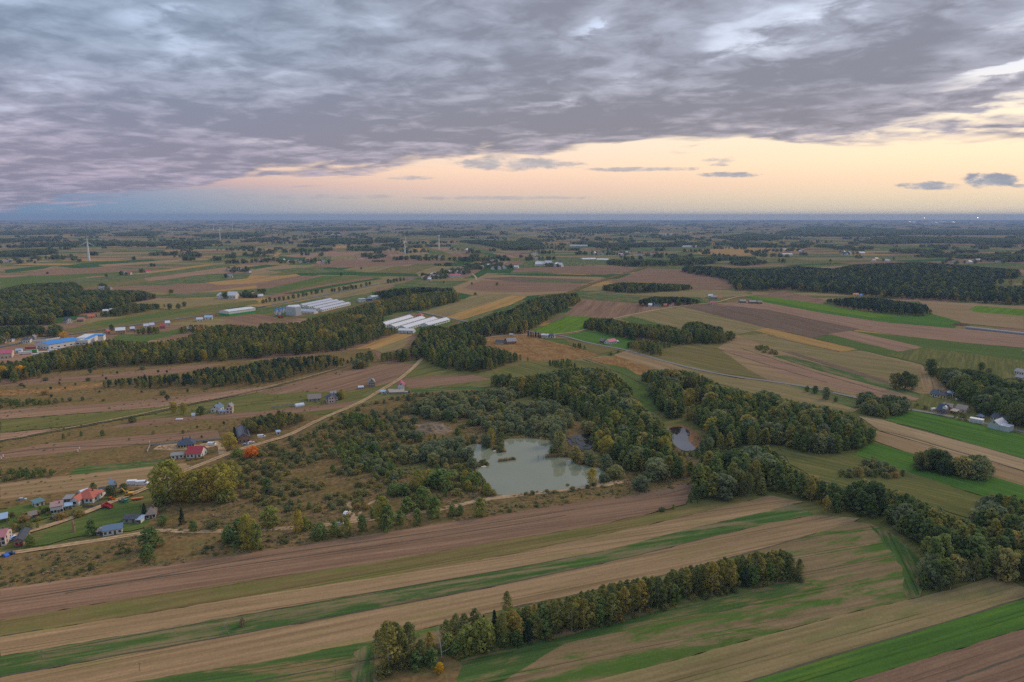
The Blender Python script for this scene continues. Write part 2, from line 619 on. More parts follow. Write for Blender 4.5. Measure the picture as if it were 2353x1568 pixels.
def strip_mesh(pts, width, z, jit=0.15, seg=7.0):
    pts = rough_outline(pts, 0.0, closed=False, seg=seg)
    n = len(pts)
    vs, fs = [], []
    for i, p in enumerate(pts):
        d = (pts[min(i + 1, n - 1)] - pts[max(i - 1, 0)]).normalized()
        nrm = Vector((-d.y, d.x, 0))
        w = width[0] + (width[1] - width[0]) * i / (n - 1) if isinstance(width, tuple) else width
        a = w / 2 + random.uniform(-jit, jit) * w
        b = w / 2 + random.uniform(-jit, jit) * w
        vs += [(p.x + nrm.x * a, p.y + nrm.y * a, z), (p.x - nrm.x * b, p.y - nrm.y * b, z)]
    for i in range(n - 1):
        fs.append((2 * i + 1, 2 * i + 3, 2 * i + 2, 2 * i))
    return vs, fs


def smooth_line(pts, it=2):
    pts = [p.copy() for p in pts]
    for _ in range(it):
        o = [pts[0]]
        for a, b in zip(pts[:-1], pts[1:]):
            o += [a.lerp(b, .25), a.lerp(b, .75)]
        o.append(pts[-1])
        pts = o
    return pts


def road(name, poly, width, m, label, jit=0.07, it=2):
    pts = smooth_line([P(x, y) for x, y in poly], it)
    vs, fs = strip_mesh(pts, width, nextz(), jit)
    o = link(name, mesh_of(name, vs, fs, m))
    return tag(o, label, None, None, 'structure')


FARM_COLS = ['tan', 'brown', 'olive', 'tanolive', 'green', 'dgreen', 'meadow', 'pink', 'lawn', 'straw', 'brown', 'meadow', 'tanolive']


def build_far_farmland():
    base = mesh_of('ground', [(-42000, -600, -0.06), (42000, -600, -0.06), (42000, 29000, -0.06), (-42000, 29000, -0.06)], [(0, 1, 2, 3)], land_mat('meadow', 0.3))
    tag(link('ground', base), 'open plain of meadows and fields that reaches the horizon', None, None, 'structure')
    mats, idx = [], {}
    vs, fs, fm = [], [], []
    r = random.Random(3)

    def slot(c, az):
        m = land_mat(c, az)
        if m.name not in idx:
            idx[m.name] = len(mats)
            mats.append(m)
        return idx[m.name]

    zblock = [0.0]

    def emit(c, ax, ay, x0, x1, y0, y1, az):
        ca, sa = math.cos(az), math.sin(az)
        q = []
        for x, y in ((x0, y0), (x1, y0), (x1, y1), (x0, y1)):
            q.append((ax + x * ca - y * sa, ay + x * sa + y * ca, zblock[0]))
        cx = sum(p[0] for p in q) / 4
        cy = sum(p[1] for p in q) / 4
        if cy < 560 or abs(cx) > cy * 1.15 + 400 or cy > 27500 or abs(cx) > 28000:
            return
        b = len(vs)
        vs.extend(q)
        fs.append((b, b + 1, b + 2, b + 3))
        fm.append(slot(c, az))

    def split(ax, ay, x0, x1, y0, y1, az, wmin, lmax):
        L, Wd = x1 - x0, y1 - y0
        if L > lmax and r.random() < 0.97:
            k = r.uniform(.35, .65)
            split(ax, ay, x0, x0 + L * k, y0, y1, az, wmin, lmax)
            split(ax, ay, x0 + L * k, x1, y0, y1, az, wmin, lmax)
        elif Wd > wmin * 2.1 or (Wd > wmin * 1.4 and r.random() < .4):
            k = r.uniform(.3, .7)
            split(ax, ay, x0, x1, y0, y0 + Wd * k, az, wmin, lmax)
            split(ax, ay, x0, x1, y0 + Wd * k, y1, az, wmin, lmax)
        else:
            gap = wmin * 0.03
            emit(r.choice(FARM_COLS), ax, ay, x0 + gap, x1 - gap, y0 + gap, y1 - gap, az)

    # blocks of land, each with its own run of strips
    cell = 1000.0
    for ix in range(-28, 29):
        for iy in range(0, 28):
            x, y = ix * cell, 400 + iy * cell
            if abs(x) > (y + cell) * 1.0 + 600:
                continue
            far = max(1.0, y / 3500.0)
            zblock[0] = -0.055 + 0.05 * r.random()
            az = (math.radians(62) if x < 150 else math.radians(104)) + r.uniform(-.12, .12)
            if r.random() < 0.35:
                az += math.pi / 2
            split(x + cell / 2, y + cell / 2, -cell * .5, cell * .5, -cell * .5, cell * .5, 0.0 if r.random() < .0 else (az - math.pi / 2) * 0.25 + (0 if r.random() < .6 else math.pi / 2) * 1.0,
                  55 * far ** .5, 460 * far ** .4)
    o = link('farmland', mesh_of('farmland', vs, fs, mats, fm))
    tag(o, 'patchwork of narrow far fields that runs to the horizon', None, None, 'structure')


build_far_farmland()

# ---- the distant and middle fields, read from the photograph
F = field
# left, far to near
F('green', [(0, 665), (95, 650), (190, 640), (340, 628), (400, 622), (330, 640), (215, 652), (150, 660)])
F('dgreen', [(130, 612), (225, 602), (350, 596), (362, 600), (240, 612), (175, 618)])
F('lawn', [(0, 640), (100, 630), (280, 622), (360, 620), (190, 638), (95, 650), (0, 664)])
F('brown', [(30, 632), (120, 618), (250, 615), (330, 622), (180, 630), (100, 634)])
F('dgreen', [(10, 620), (80, 613), (120, 612), (100, 618), (15, 628)])
F('tan', [(225, 609), (330, 602), (470, 592), (480, 597), (350, 606), (240, 613)])
F('brown', [(200, 665), (330, 655), (450, 645), (500, 655), (420, 668), (330, 672), (210, 668)])
F('pink', [(330, 640), (470, 623), (585, 618), (560, 628), (420, 640), (340, 646)])
F('green', [(270, 657), (475, 630), (580, 627), (568, 640), (470, 650), (375, 656)])
F('straw', [(497, 653), (588, 641), (680, 630), (690, 634), (588, 650), (520, 656)])
F('brown', [(380, 660), (490, 655), (588, 652), (690, 636), (700, 640), (588, 662), (440, 676), (370, 672)])
F('straw', [(412, 678), (588, 656), (592, 662), (440, 682)])
F('green', [(350, 680), (400, 676), (470, 672), (588, 664), (640, 660), (588, 676), (470, 684), (405, 686), (355, 685)])
F('tanolive', [(300, 697), (380, 688), (480, 686), (590, 690), (585, 697), (470, 705), (400, 712), (330, 706)])
F('meadow', [(142, 760), (225, 738), (330, 722), (470, 703), (588, 690), (600, 697), (520, 710), (400, 732), (280, 752), (200, 772)])
F('lawn', [(215, 745), (330, 724), (440, 711), (470, 712), (330, 735), (240, 750)])
F('scrub', [(150, 770), (250, 752), (400, 733), (500, 720), (528, 718), (440, 735), (330, 752), (230, 768)])
F('lawn', [(250, 785), (275, 768), (340, 770), (430, 752), (440, 762), (360, 780), (320, 788)])
F('brown', [(505, 742), (525, 730), (588, 722), (640, 730), (700, 735), (640, 745), (560, 752)])
F('lawn', [(588, 712), (740, 684), (765, 690), (700, 702), (655, 716), (620, 720), (588, 722)])
F('green', [(592, 709), (735, 686), (755, 690), (698, 699), (650, 712), (600, 716)])
F('scrub', [(620, 735), (700, 720), (800, 707), (860, 690), (890, 688), (830, 702), (760, 718), (650, 738)])
F('tanolive', [(588, 697), (700, 672), (763, 655), (875, 638), (935, 650), (838, 668), (740, 682), (640, 700)])
F('brown', [(605, 682), (690, 664), (850, 637), (860, 640), (690, 675), (620, 688)])
F('dgreen', [(648, 676), (750, 658), (868, 639), (878, 641), (760, 662), (688, 675)])
F('green', [(780, 686), (853, 672), (858, 680), (813, 694), (770, 692)])
F('tanolive', [(745, 683), (850, 662), (870, 664), (855, 672), (780, 686)])
F('green', [(608, 621), (688, 616), (838, 623), (763, 628), (683, 628)])
F('dgreen', [(683, 629), (800, 625), (958, 629), (963, 636), (860, 634), (730, 632)])
F('green', [(895, 655), (963, 645), (1098, 647), (1068, 660), (950, 662)])
F('tanolive', [(930, 646), (1000, 642), (1100, 640), (1102, 646), (960, 645)])
F('brown', [(720, 612), (850, 600), (1000, 596), (1050, 603), (900, 610), (780, 616)])
F('pink', [(640, 588), (760, 579), (880, 578), (800, 588), (680, 592)])
F('tan', [(1040, 660), (1100, 638), (1120, 628), (1340, 632), (1400, 640), (1350, 655), (1310, 672), (1230, 679), (1176, 684), (1090, 680), (1050, 672)], az=0.05)
F('brown', [(1062, 662), (1105, 645), (1230, 648), (1340, 652), (1320, 668), (1200, 672), (1100, 670)], az=0.05)
F('dark', [(1105, 640), (1180, 636), (1330, 642), (1370, 644), (1350, 650), (1200, 650)], az=0.05)
F('dgreen', [(1110, 630), (1240, 629), (1395, 634), (1390, 637), (1200, 634)], az=0.05)
F('green', [(1180, 640), (1260, 643), (1355, 650), (1345, 653), (1230, 648)], az=0.05)
F('green', [(1275, 618), (1370, 616), (1390, 620), (1360, 624), (1290, 622)], az=0.0)
F('green', [(1175, 610), (1225, 606), (1260, 590), (1320, 592), (1380, 600), (1340, 612), (1230, 615), (1176, 616)])
F('brown', [(1180, 618), (1290, 612), (1420, 612), (1470, 615), (1440, 626), (1390, 632), (1270, 628)], az=0.0)
F('green', [(1440, 596), (1530, 585), (1610, 572), (1570, 592), (1510, 602)])
F('straw', [(1600, 578), (1680, 568), (1770, 571), (1850, 576), (1720, 584), (1610, 586)])
F('green', [(1390, 575), (1500, 566), (1640, 568), (1560, 577), (1440, 579)])
# centre
F('tanolive', [(963, 719), (1055, 693), (1090, 677), (1176, 676), (1190, 680), (1100, 705), (1023, 728)])
F('straw', [(1023, 729), (1100, 704), (1176, 680), (1212, 682), (1176, 700), (1110, 720), (1063, 735)])
F('green', [(1020, 760), (1066, 736), (1176, 700), (1200, 702), (1110, 735), (1050, 752)])
F('scrub', [(865, 772), (890, 752), (950, 722), (1010, 728), (1060, 738), (1010, 765), (960, 772)])
F('lawn', [(880, 758), (960, 728), (1050, 738), (1000, 764), (930, 768)])
F('green', [(858, 734), (945, 714), (950, 718), (888, 739)])
F('brown', [(880, 744), (948, 719), (966, 724), (908, 745)])
F('straw', [(808, 806), (913, 767), (948, 770), (905, 790), (863, 804)])
F('tanolive', [(860, 805), (930, 778), (945, 782), (925, 800), (880, 812)])
F('straw', [(768, 783), (838, 759), (852, 764), (790, 788)])
F('dry', [(1070, 797), (1108, 776), (1176, 771), (1215, 770), (1255, 782), (1330, 800), (1376, 815), (1320, 826), (1230, 830), (1150, 815)])
F('brown', [(1294, 727), (1336, 688), (1366, 690), (1464, 698), (1525, 710), (1409, 734), (1356, 730)])
F('dark', [(1250, 744), (1290, 724), (1305, 728), (1275, 740)])
F('tanolive', [(1340, 674), (1400, 668), (1560, 668), (1690, 670), (1730, 678), (1640, 686), (1480, 680)], az=0.1)
F('green', [(1328, 676), (1390, 672), (1470, 682), (1466, 696), (1366, 690), (1336, 684)])
F('green', [(1570, 682), (1640, 685), (1672, 694), (1612, 697)])
F('brown', [(1400, 650), (1440, 634), (1484, 617), (1564, 619), (1650, 634), (1704, 662), (1600, 656), (1480, 648)], az=0.15)
F('lime', [(1221, 762), (1301, 727), (1356, 728), (1341, 759), (1276, 769)])
F('vivid', [(1290, 772), (1344, 762), (1400, 766), (1458, 781), (1441, 804), (1401, 797)])
F('olive', [(1300, 780), (1340, 787), (1426, 803), (1376, 815), (1309, 794)])
F('tanolive', [(1409, 734), (1470, 720), (1530, 709), (1575, 707), (1764, 755), (1732, 762), (1690, 770), (1600, 770), (1500, 750)], az=2.0)
F('lawn', [(1425, 735), (1450, 727), (1500, 740), (1545, 752), (1490, 752)])
F('olive', [(1360, 822), (1421, 806), (1520, 798), (1690, 770), (1770, 815), (1764, 872), (1600, 850), (1500, 826), (1440, 806)], az=2.2)
F('tan', [(1690, 772), (1760, 768), (1927, 809), (1980, 806), (2115, 838), (2150, 860), (2190, 880), (2160, 905), (2115, 922), (1990, 918), (1900, 896), (1764, 874), (1720, 850), (1650, 800)], az=2.36)
F('tanolive', [(1690, 770), (1764, 769), (1927, 809), (1977, 806), (2120, 845), (2190, 880), (2150, 902), (2040, 878), (1800, 810)], az=2.36)
F('pink', [(1660, 800), (1760, 820), (1900, 860), (2040, 900), (2110, 918), (2000, 912), (1800, 860)], az=2.36)
F('dark', [(1795, 808), (1822, 810), (1940, 845), (2042, 876), (2042, 883), (1930, 850)])
F('green', [(1775, 819), (1810, 817), (1900, 842), (2042, 882), (2115, 905), (2190, 928), (2160, 930), (2045, 897), (1880, 852)])
F('tanolive', [(1764, 876), (1690, 870), (1600, 851), (1500, 827), (1440, 818), (1409, 817), (1500, 846), (1590, 868), (1700, 895), (1850, 943), (1960, 948), (1990, 935), (1910, 903)], az=2.3)
F('tan', [(1409, 817), (1440, 806), (1526, 830), (1580, 851), (1564, 857), (1500, 849)])
F('dry', [(1346, 824), (1421, 820), (1501, 848), (1471, 864)])
F('meadow', [(1110, 862), (1200, 836), (1320, 828), (1400, 840), (1470, 866), (1500, 900), (1530, 945), (1500, 960), (1440, 900), (1200, 890)], az=2.2)
F('lawn', [(1395, 838), (1440, 845), (1480, 872), (1497, 910), (1525, 945), (1490, 950), (1455, 905), (1425, 862)], az=2.0)
F('pink', [(1640, 698), (1735, 692), (1764, 695), (1900, 720), (2047, 743), (1970, 758), (1860, 733), (1764, 713)])
F('dark', [(1571, 706), (1620, 699), (1764, 712), (1870, 735), (1974, 756), (1950, 764), (1865, 776), (1764, 755), (1650, 726)])
F('straw', [(1732, 760), (1764, 754), (1870, 780), (1976, 804), (1930, 809), (1840, 788)])
F('brown', [(1680, 682), (1740, 676), (1800, 670), (1900, 690), (1890, 700), (1800, 690)])
F('tan', [(2110, 692), (2240, 698), (2353, 705), (2353, 758), (2210, 743), (2142, 722)], az=2.5)
F('lime', [(2227, 711), (2245, 703), (2353, 711), (2353, 727), (2240, 718)])
F('vivid', [(1709, 680), (1780, 684), (1890, 700), (2002, 719), (2102, 727), (2142, 722), (2207, 740), (2190, 756), (2040, 742), (1890, 720), (1740, 692)])
F('lime', [(1709, 680), (1780, 684), (1890, 700), (2002, 719), (2080, 727), (2000, 730), (1880, 712), (1750, 688)])
F('pink', [(1970, 758), (2047, 743), (2215, 757), (2353, 769), (2353, 800), (2230, 790), (2115, 778)])
F('lawn', [(1867, 777), (1895, 772), (1960, 761), (2127, 778), (2230, 790), (2353, 801), (2353, 852), (2252, 840), (2127, 838), (1982, 806)])
F('meadow', [(2040, 815), (2130, 800), (2353, 830), (2353, 880), (2250, 870), (2160, 850)])
F('pink', [(1902, 768), (1955, 761), (2122, 799), (2065, 809)])
F('tan', [(2110, 842), (2180, 845), (2196, 880), (2160, 900), (2120, 900)])
F('meadow', [(2115, 905), (2165, 905), (2245, 930), (2300, 955), (2353, 975), (2353, 1000), (2222, 970), (2095, 943)])
# right, near
F('green', [(1810, 884), (1852, 889), (1930, 910), (2002, 928), (1965, 940), (1915, 924)])
F('vivid', [(2027, 965), (2095, 944), (2222, 971), (2353, 1000), (2353, 1056), (2240, 1023), (2130, 990)], 'bright green crop between the tan band and the right-hand farms')
F('paletan', [(1972, 957), (2027, 965), (2240, 1023), (2353, 1056), (2353, 1084), (2200, 1043), (2022, 991)])
F('tan', [(2010, 990), (2200, 1043), (2353, 1085), (2353, 1118), (2240, 1085), (2102, 1046), (2004, 1012)])
F('meadow', [(1786, 1025), (1890, 1046), (1960, 1045), (2060, 1071), (2260, 1143), (2262, 1200), (2140, 1165), (2010, 1115), (1930, 1122), (1860, 1092), (1810, 1067)], az=2.4)
F('vivid', [(1960, 1045), (2005, 1017), (2102, 1045), (2180, 1068), (2353, 1118), (2353, 1174), (2260, 1142), (2102, 1091), (2050, 1072)])
# left middle
F('scrub', [(0, 838), (300, 815), (600, 830), (850, 800), (880, 840), (700, 880), (560, 900), (300, 925), (0, 945)], az=0.9)
F('brown', [(0, 872), (225, 862), (420, 842), (520, 836), (420, 856), (235, 874), (0, 888)])
F('dry', [(0, 898), (120, 893), (235, 880), (235, 890), (120, 903), (0, 910)])
F('meadow', [(560, 905), (700, 878), (800, 850), (980, 826), (1130, 860), (1150, 900), (950, 910), (850, 935), (700, 960), (480, 975), (420, 955)], az=0.9)
F('pink', [(0, 944), (250, 928), (425, 910), (560, 895), (640, 885), (600, 900), (500, 918), (388, 934), (250, 946), (0, 965)])
F('brown', [(0, 944), (250, 928), (425, 910), (560, 894), (425, 918), (250, 936), (0, 953)])
F('meadow', [(0, 966), (175, 953), (388, 934), (392, 943), (288, 963), (175, 979), (0, 996)], az=0.75)
F('pink', [(0, 997), (115, 987), (140, 984), (60, 1004), (0, 1014)])
F('scrub', [(0, 1018), (150, 991), (290, 965), (480, 955), (560, 960), (500, 1000), (300, 1012), (100, 1030), (0, 1045)], az=0.8)
F('brown', [(588, 905), (688, 878), (790, 851), (900, 838), (955, 836), (900, 880), (835, 895), (690, 910)])
F('meadow', [(440, 940), (588, 912), (705, 900), (830, 905), (840, 915), (720, 925), (588, 935), (450, 950)])
F('brown', [(920, 872), (1000, 864), (1080, 861), (1132, 873), (1040, 884), (940, 894)])
F('green', [(945, 897), (1040, 891), (1128, 886), (1132, 893), (948, 906)])
F('brown', [(250, 985), (300, 970), (475, 954), (588, 947), (700, 935), (830, 922), (800, 936), (730, 946), (588, 958), (475, 966), (330, 980)])
F('heath', [(120, 1020), (340, 998), (500, 985), (560, 960), (690, 948), (740, 960), (640, 1010), (560, 1035), (420, 1090), (340, 1120), (200, 1150), (0, 1170), (0, 1050)], az=0.8)
F('brown', [(0, 1040), (100, 1022), (340, 1000), (500, 990), (505, 1006), (345, 1020), (180, 1038), (0, 1056)])
F('scrub', [(0, 1056), (180, 1040), (340, 1024), (345, 1046), (190, 1064), (0, 1084)], az=0.8)
F('tan', [(0, 1113), (157, 1094), (362, 1072), (425, 1066), (438, 1072), (400, 1095), (345, 1119), (175, 1129), (0, 1150)])
F('green', [(160, 1093), (265, 1083), (372, 1071), (392, 1057), (280, 1066), (175, 1075)])
F('sand', [(352, 1034), (372, 1022), (410, 1020), (450, 1024), (500, 1014), (510, 1022), (470, 1032), (400, 1036)])
F('sand', [(497, 1020), (512, 1022), (522, 1040), (503, 1046)])
F('heath', [(0, 1282), (150, 1258), (330, 1222), (340, 1160), (430, 1085), (540, 1040), (660, 1006), (790, 948), (850, 924), (950, 905), (1150, 895), (1180, 940), (1520, 1010), (1600, 1060),
            (1640, 1110), (1580, 1120), (1440, 1143), (1300, 1162), (1176, 1182), (888, 1226), (725, 1251), (588, 1271), (450, 1290), (242, 1322), (0, 1357)], 'rough heath of brown grass and low scrub around the pond', az=0.9)
F('scrub', [(0, 1284), (160, 1262), (330, 1235), (520, 1232), (680, 1222), (888, 1205), (1080, 1175), (1176, 1150), (1400, 1122), (1560, 1112), (1440, 1143), (1176, 1181), (888, 1226), (588, 1271), (242, 1322), (0, 1357)], az=0.55)
F('lawn', [(70, 1258), (150, 1240), (330, 1216), (345, 1190), (325, 1160), (280, 1150), (210, 1182), (110, 1225)], az=0.5)
F('lawn', [(0, 1225), (60, 1205), (130, 1185), (120, 1165), (60, 1160), (0, 1175)], az=0.5)
F('meadow', [(905, 1075), (960, 1062), (1010, 1066), (1000, 1085), (930, 1092)])
F('barren', [(953, 975), (985, 971), (1020, 975), (1042, 992), (1020, 1002), (985, 996), (960, 988)], name='bare_ground', jit=3.5)
F('reed', [(1530, 983), (1560, 976), (1592, 988), (1612, 1005), (1612, 1026), (1598, 1038), (1560, 1036), (1538, 1010)])
F('meadow', [(1340, 1050), (1400, 1030), (1440, 1060), (1420, 1085), (1370, 1075)])
F('dry', [(1560, 900), (1600, 895), (1625, 905), (1615, 922), (1570, 925)])
# the strips across the foreground
F('brown', [(0, 1356), (242, 1321), (450, 1289), (588, 1271), (725, 1250), (888, 1225), (1176, 1180), (1301, 1160), (1439, 1142), (1576, 1111), (1620, 1118), (1590, 1140), (1574, 1160),
            (1476, 1186), (1351, 1213), (1176, 1241), (888, 1290), (588, 1334), (250, 1385), (0, 1428)], 'brown ploughed strip below the heath')
F('dark', [(1430, 1146), (1500, 1128), (1576, 1112), (1600, 1117), (1560, 1132), (1480, 1148)], jit=1.5)
F('olive', [(0, 1428), (250, 1385), (588, 1334), (888, 1290), (1176, 1241), (1351, 1213), (1476, 1186), (1600, 1164), (1700, 1146), (1770, 1140), (1551, 1194), (1426, 1222), (1176, 1275), (888, 1325), (588, 1371), (100, 1450), (0, 1466)])
F('tan', [(0, 1466), (100, 1450), (588, 1371), (888, 1325), (1176, 1275), (1426, 1222), (1551, 1194), (1770, 1140), (1850, 1155), (1822, 1160), (1764, 1177), (1601, 1213), (1389, 1268), (1176, 1309), (888, 1358), (588, 1410), (300, 1460), (0, 1511)])
F('green', [(0, 1511), (300, 1460), (588, 1410), (888, 1358), (1176, 1309), (1389, 1268), (1601, 1213), (1764, 1177), (1822, 1160), (1872, 1184), (1764, 1206), (1626, 1238), (1451, 1283), (1176, 1342), (888, 1398), (588, 1454), (325, 1500), (0, 1560)], 'long green crop strip across the foreground')
F('patchy', [(588, 1526), (850, 1475), (963, 1450), (1176, 1398), (1289, 1375), (1551, 1318), (1764, 1259), (1870, 1228), (1960, 1201), (2000, 1205), (2040, 1222), (2085, 1258), (2112, 1300), (2120, 1345), (2114, 1374),
             (1952, 1411), (1765, 1460), (1551, 1520), (1340, 1575), (1100, 1640), (200, 1640), (312, 1568)], 'patchy stubble greening over around the birch row')
F('tan', [(0, 1560), (325, 1500), (588, 1454), (888, 1398), (1176, 1342), (1451, 1283), (1626, 1238), (1764, 1206), (1872, 1185), (1977, 1192), (1960, 1202), (1870, 1228), (1764, 1259), (1551, 1318), (1289, 1375), (1176, 1398), (963, 1450), (850, 1475), (588, 1526), (312, 1568), (0, 1630)])
F('greenpatch', [(312, 1569), (588, 1526), (700, 1505), (860, 1474), (860, 1540), (840, 1600), (300, 1600)])
F('greenpatch', [(1045, 1530), (1110, 1500), (1280, 1468), (1440, 1426), (1600, 1380), (1764, 1348), (1850, 1336), (1880, 1350), (1700, 1400), (1500, 1440), (1300, 1480), (1200, 1540), (1120, 1590), (1050, 1590)])
F('green', [(815, 1500), (862, 1475), (855, 1530), (870, 1590), (800, 1590)], jit=2.0)
F('greenpatch', [(2000, 1208), (2045, 1228), (2090, 1264), (2115, 1310), (2118, 1370), (2085, 1378), (2075, 1330), (2060, 1280)], jit=2.0)
F('scrub', [(860, 1540), (930, 1540), (1040, 1508), (1060, 1530), (1040, 1600), (860, 1600)], jit=1.5)
F('tanolive', [(1340, 1575), (1551, 1520), (1765, 1460), (1952, 1411), (2114, 1374), (2190, 1356), (2280, 1326), (2325, 1338), (2370, 1362), (2370, 1372), (2190, 1427), (1977, 1490), (1765, 1555), (1690, 1577), (1500, 1640), (1100, 1640)])
F('vivid', [(1690, 1577), (1765, 1555), (1977, 1490), (2190, 1427), (2370, 1372), (2370, 1442), (2127, 1517), (1945, 1573), (1780, 1640), (1500, 1640)], 'bright green crop strip at the bottom right')
F('brown', [(1945, 1573), (2127, 1517), (2370, 1442), (2400, 1640), (1780, 1640)])

# dark balks and furrows between the strips
balk = plain('balk_earth', (.085, .07, .04), 0.95, 0, 0.3, 0.4)
for poly, w in [([(0, 1558), (325, 1499), (588, 1453), (888, 1397), (1176, 1341), (1451, 1282), (1626, 1237), (1690, 1222)], .7),
                ([(0, 1386), (250, 1345), (588, 1296), (888, 1253), (1176, 1209), (1300, 1186)], .6), ([(150, 1366), (588, 1282), (820, 1250), (1176, 1197), (1320, 1172)], .5),
                ([(0, 1465), (100, 1448)], .6), ([(1690, 1577), (1765, 1555), (1977, 1490), (2190, 1427), (2370, 1371)], .9),
                ([(2177, 1570), (2240, 1547), (2370, 1503)], .9), ([(0, 1520), (588, 1411), (888, 1358), (1176, 1309), (1389, 1268)], .5),
                ([(588, 1568), (850, 1520), (950, 1492)], .5), ([(1176, 1400), (1289, 1376), (1551, 1319), (1764, 1260), (1870, 1229)], .6),
                ([(2022, 991), (2070, 1000), (2150, 1024), (2260, 1056), (2353, 1084)], 1.0), ([(2060, 975), (2240, 1023), (2353, 1056)], .8),
                ([(1764, 772), (1860, 795), (1930, 809)], 1.0), ([(1700, 800), (1850, 850), (2030, 902)], .8), ([(1640, 800), (1764, 840), (1900, 880)], .8),
                ([(1340, 826), (1400, 848), (1450, 868), (1480, 885)], 1.6), ([(0, 1046), (100, 1030), (345, 1022)], .8), ([(0, 1066), (180, 1046)], .6)]:
    road('field_margin', poly, w, balk, None, 0.3)

# roads and tracks
sandy = land_mat('sand', 0.5)
asphalt = plain('worn_asphalt', (.135, .13, .13), 0.9, 0, 0.2, 0.15)
palegravel = plain('pale_gravel', (.19, .175, .155), 0.95, 0, 0.2, 0.2)
road('dirt_road', [(971, 824), (943, 853), (910, 878), (878, 896), (841, 919), (812, 933), (773, 949), (718, 973), (668, 1000), (626, 1013), (588, 1023), (537, 1038), (480, 1062), (425, 1083), (385, 1102), (345, 1120), (250, 1158), (150, 1198), (80, 1219), (15, 1236), (-30, 1247)],
     4.2, sandy, 'sandy dirt road that climbs from the hamlet to the wood')
grassy = land_mat('scrub', 0.9)
road('verge', [(943, 853), (910, 878), (878, 896), (841, 919), (812, 933), (773, 949), (718, 973), (668, 1000), (626, 1013), (588, 1023), (537, 1038), (480, 1062), (425, 1083), (385, 1102), (345, 1120), (250, 1158)], .6, grassy, None, 0.4)
road('dirt_road', [(-30, 1281), (0, 1276), (150, 1255), (318, 1229), (375, 1219), (423, 1224), (513, 1223), (608, 1218), (668, 1216), (748, 1209), (813, 1200), (863, 1194), (938, 1184), (983, 1177), (1045, 1166), (1090, 1153), (1176, 1142), (1276, 1130), (1401, 1115), (1430, 1106)],
     3.6, sandy, 'sandy track that runs past the pond to the lower hamlet')
road('verge', [(0, 1276), (150, 1255), (318, 1229), (375, 1219), (423, 1224), (513, 1223), (608, 1218), (668, 1216), (748, 1209), (813, 1200), (863, 1194), (938, 1184), (983, 1177), (1045, 1166)], .5, grassy, None, 0.4)
road('dirt_road', [(1040, 1167), (1075, 1158), (1110, 1150), (1176, 1141), (1276, 1129), (1340, 1121), (1401, 1114), (1428, 1108)], (3.5, 4.8), sandy, None, 0.15)
road('dirt_road', [(813, 1199), (805, 1175), (800, 1155)], 2.5, sandy, None, 0.2)
road('dirt_road', [(813, 1199), (840, 1165), (865, 1150)], 2.0, sandy, None, 0.3)
road('dirt_road', [(1400, 735), (1446, 725), (1526, 709), (1614, 699), (1651, 695), (1689, 683), (1726, 679), (1764, 677)], 5.0, sandy, 'pale field road that bends past the grove with red roofs')
road('dirt_road', [(1347, 758), (1316, 765), (1276, 769), (1176, 771), (1138, 774), (1105, 779), (1070, 790)], 4.0, sandy, None)
road('road', [(1190, 756), (1235, 767), (1290, 771), (1340, 786), (1400, 798), (1440, 805), (1500, 824), (1600, 850), (1700, 869), (1764, 876), (1850, 889), (1905, 901), (1980, 918), (2050, 934), (2095, 943), (2175, 956), (2260, 974), (2353, 994), (2400, 1004)], 5.0, palegravel, 'narrow grey road that crosses the fields to the right-hand farms')
road('road', [(-40, 806), (0, 798), (120, 775), (200, 763), (350, 742), (470, 725), (530, 715), (620, 703), (740, 680), (860, 655), (930, 643), (1000, 632), (1060, 620)], 7.0, asphalt, 'asphalt road that runs past the halls to the far village')
road('path', [(1095, 644), (1093, 636), (1085, 630)], 5, sandy, None)
road('path', [(740, 682), (770, 690), (800, 700)], 4, palegravel, None)
road('path', [(945, 714), (1000, 725), (1075, 740)], 6, palegravel, None)
road('path', [(845, 770), (880, 752), (945, 722)], 4, palegravel, None)
road('railway_embankment', [(1300, 678), (1350, 655), (1400, 640), (1450, 625), (1480, 615), (1560, 595), (1610, 572)], 14.0, land_mat('heath', 0.7), 'overgrown straight embankment between the brown fields', 0.25)
road('field_track', [(-20, 1020), (0, 1016), (150, 989), (288, 963), (390, 941), (588, 900), (688, 875), (775, 850), (805, 840)], 1.8, balk, 'dark ditch along the field track on the left', 0.3)
road('field_track', [(-20, 1017), (150, 986), (288, 960), (390, 938), (588, 897), (688, 872), (775, 848)], 1.5, land_mat('sand', .9), None, 0.3)

# water
def water_mat(name, body, rough, ior=1.9):
    m, g, out = mat(name)
    b = g.n('ShaderNodeBsdfPrincipled')
    geo = g.n('ShaderNodeNewGeometry')
    n1 = g.noise(geo.outputs['Position'], 0.05, 3)
    g.put(b.inputs['Base Color'], g.mix(n1, tuple(x * .88 for x in body), tuple(x * 1.1 for x in body)))
    b.inputs['Roughness'].default_value = rough
    b.inputs['IOR'].default_value = ior
    rip = g.noise(geo.outputs['Position'], 1.6, 3)
    bump = g.n('ShaderNodeBump')
    bump.inputs['Strength'].default_value = 0.04
    bump.inputs['Distance'].default_value = 0.05
    m.node_tree.links.new(rip, bump.inputs['Height'])
    m.node_tree.links.new(bump.outputs[0], b.inputs['Normal'])
    m.node_tree.links.new(b.outputs[0], out.inputs[0])
    return m


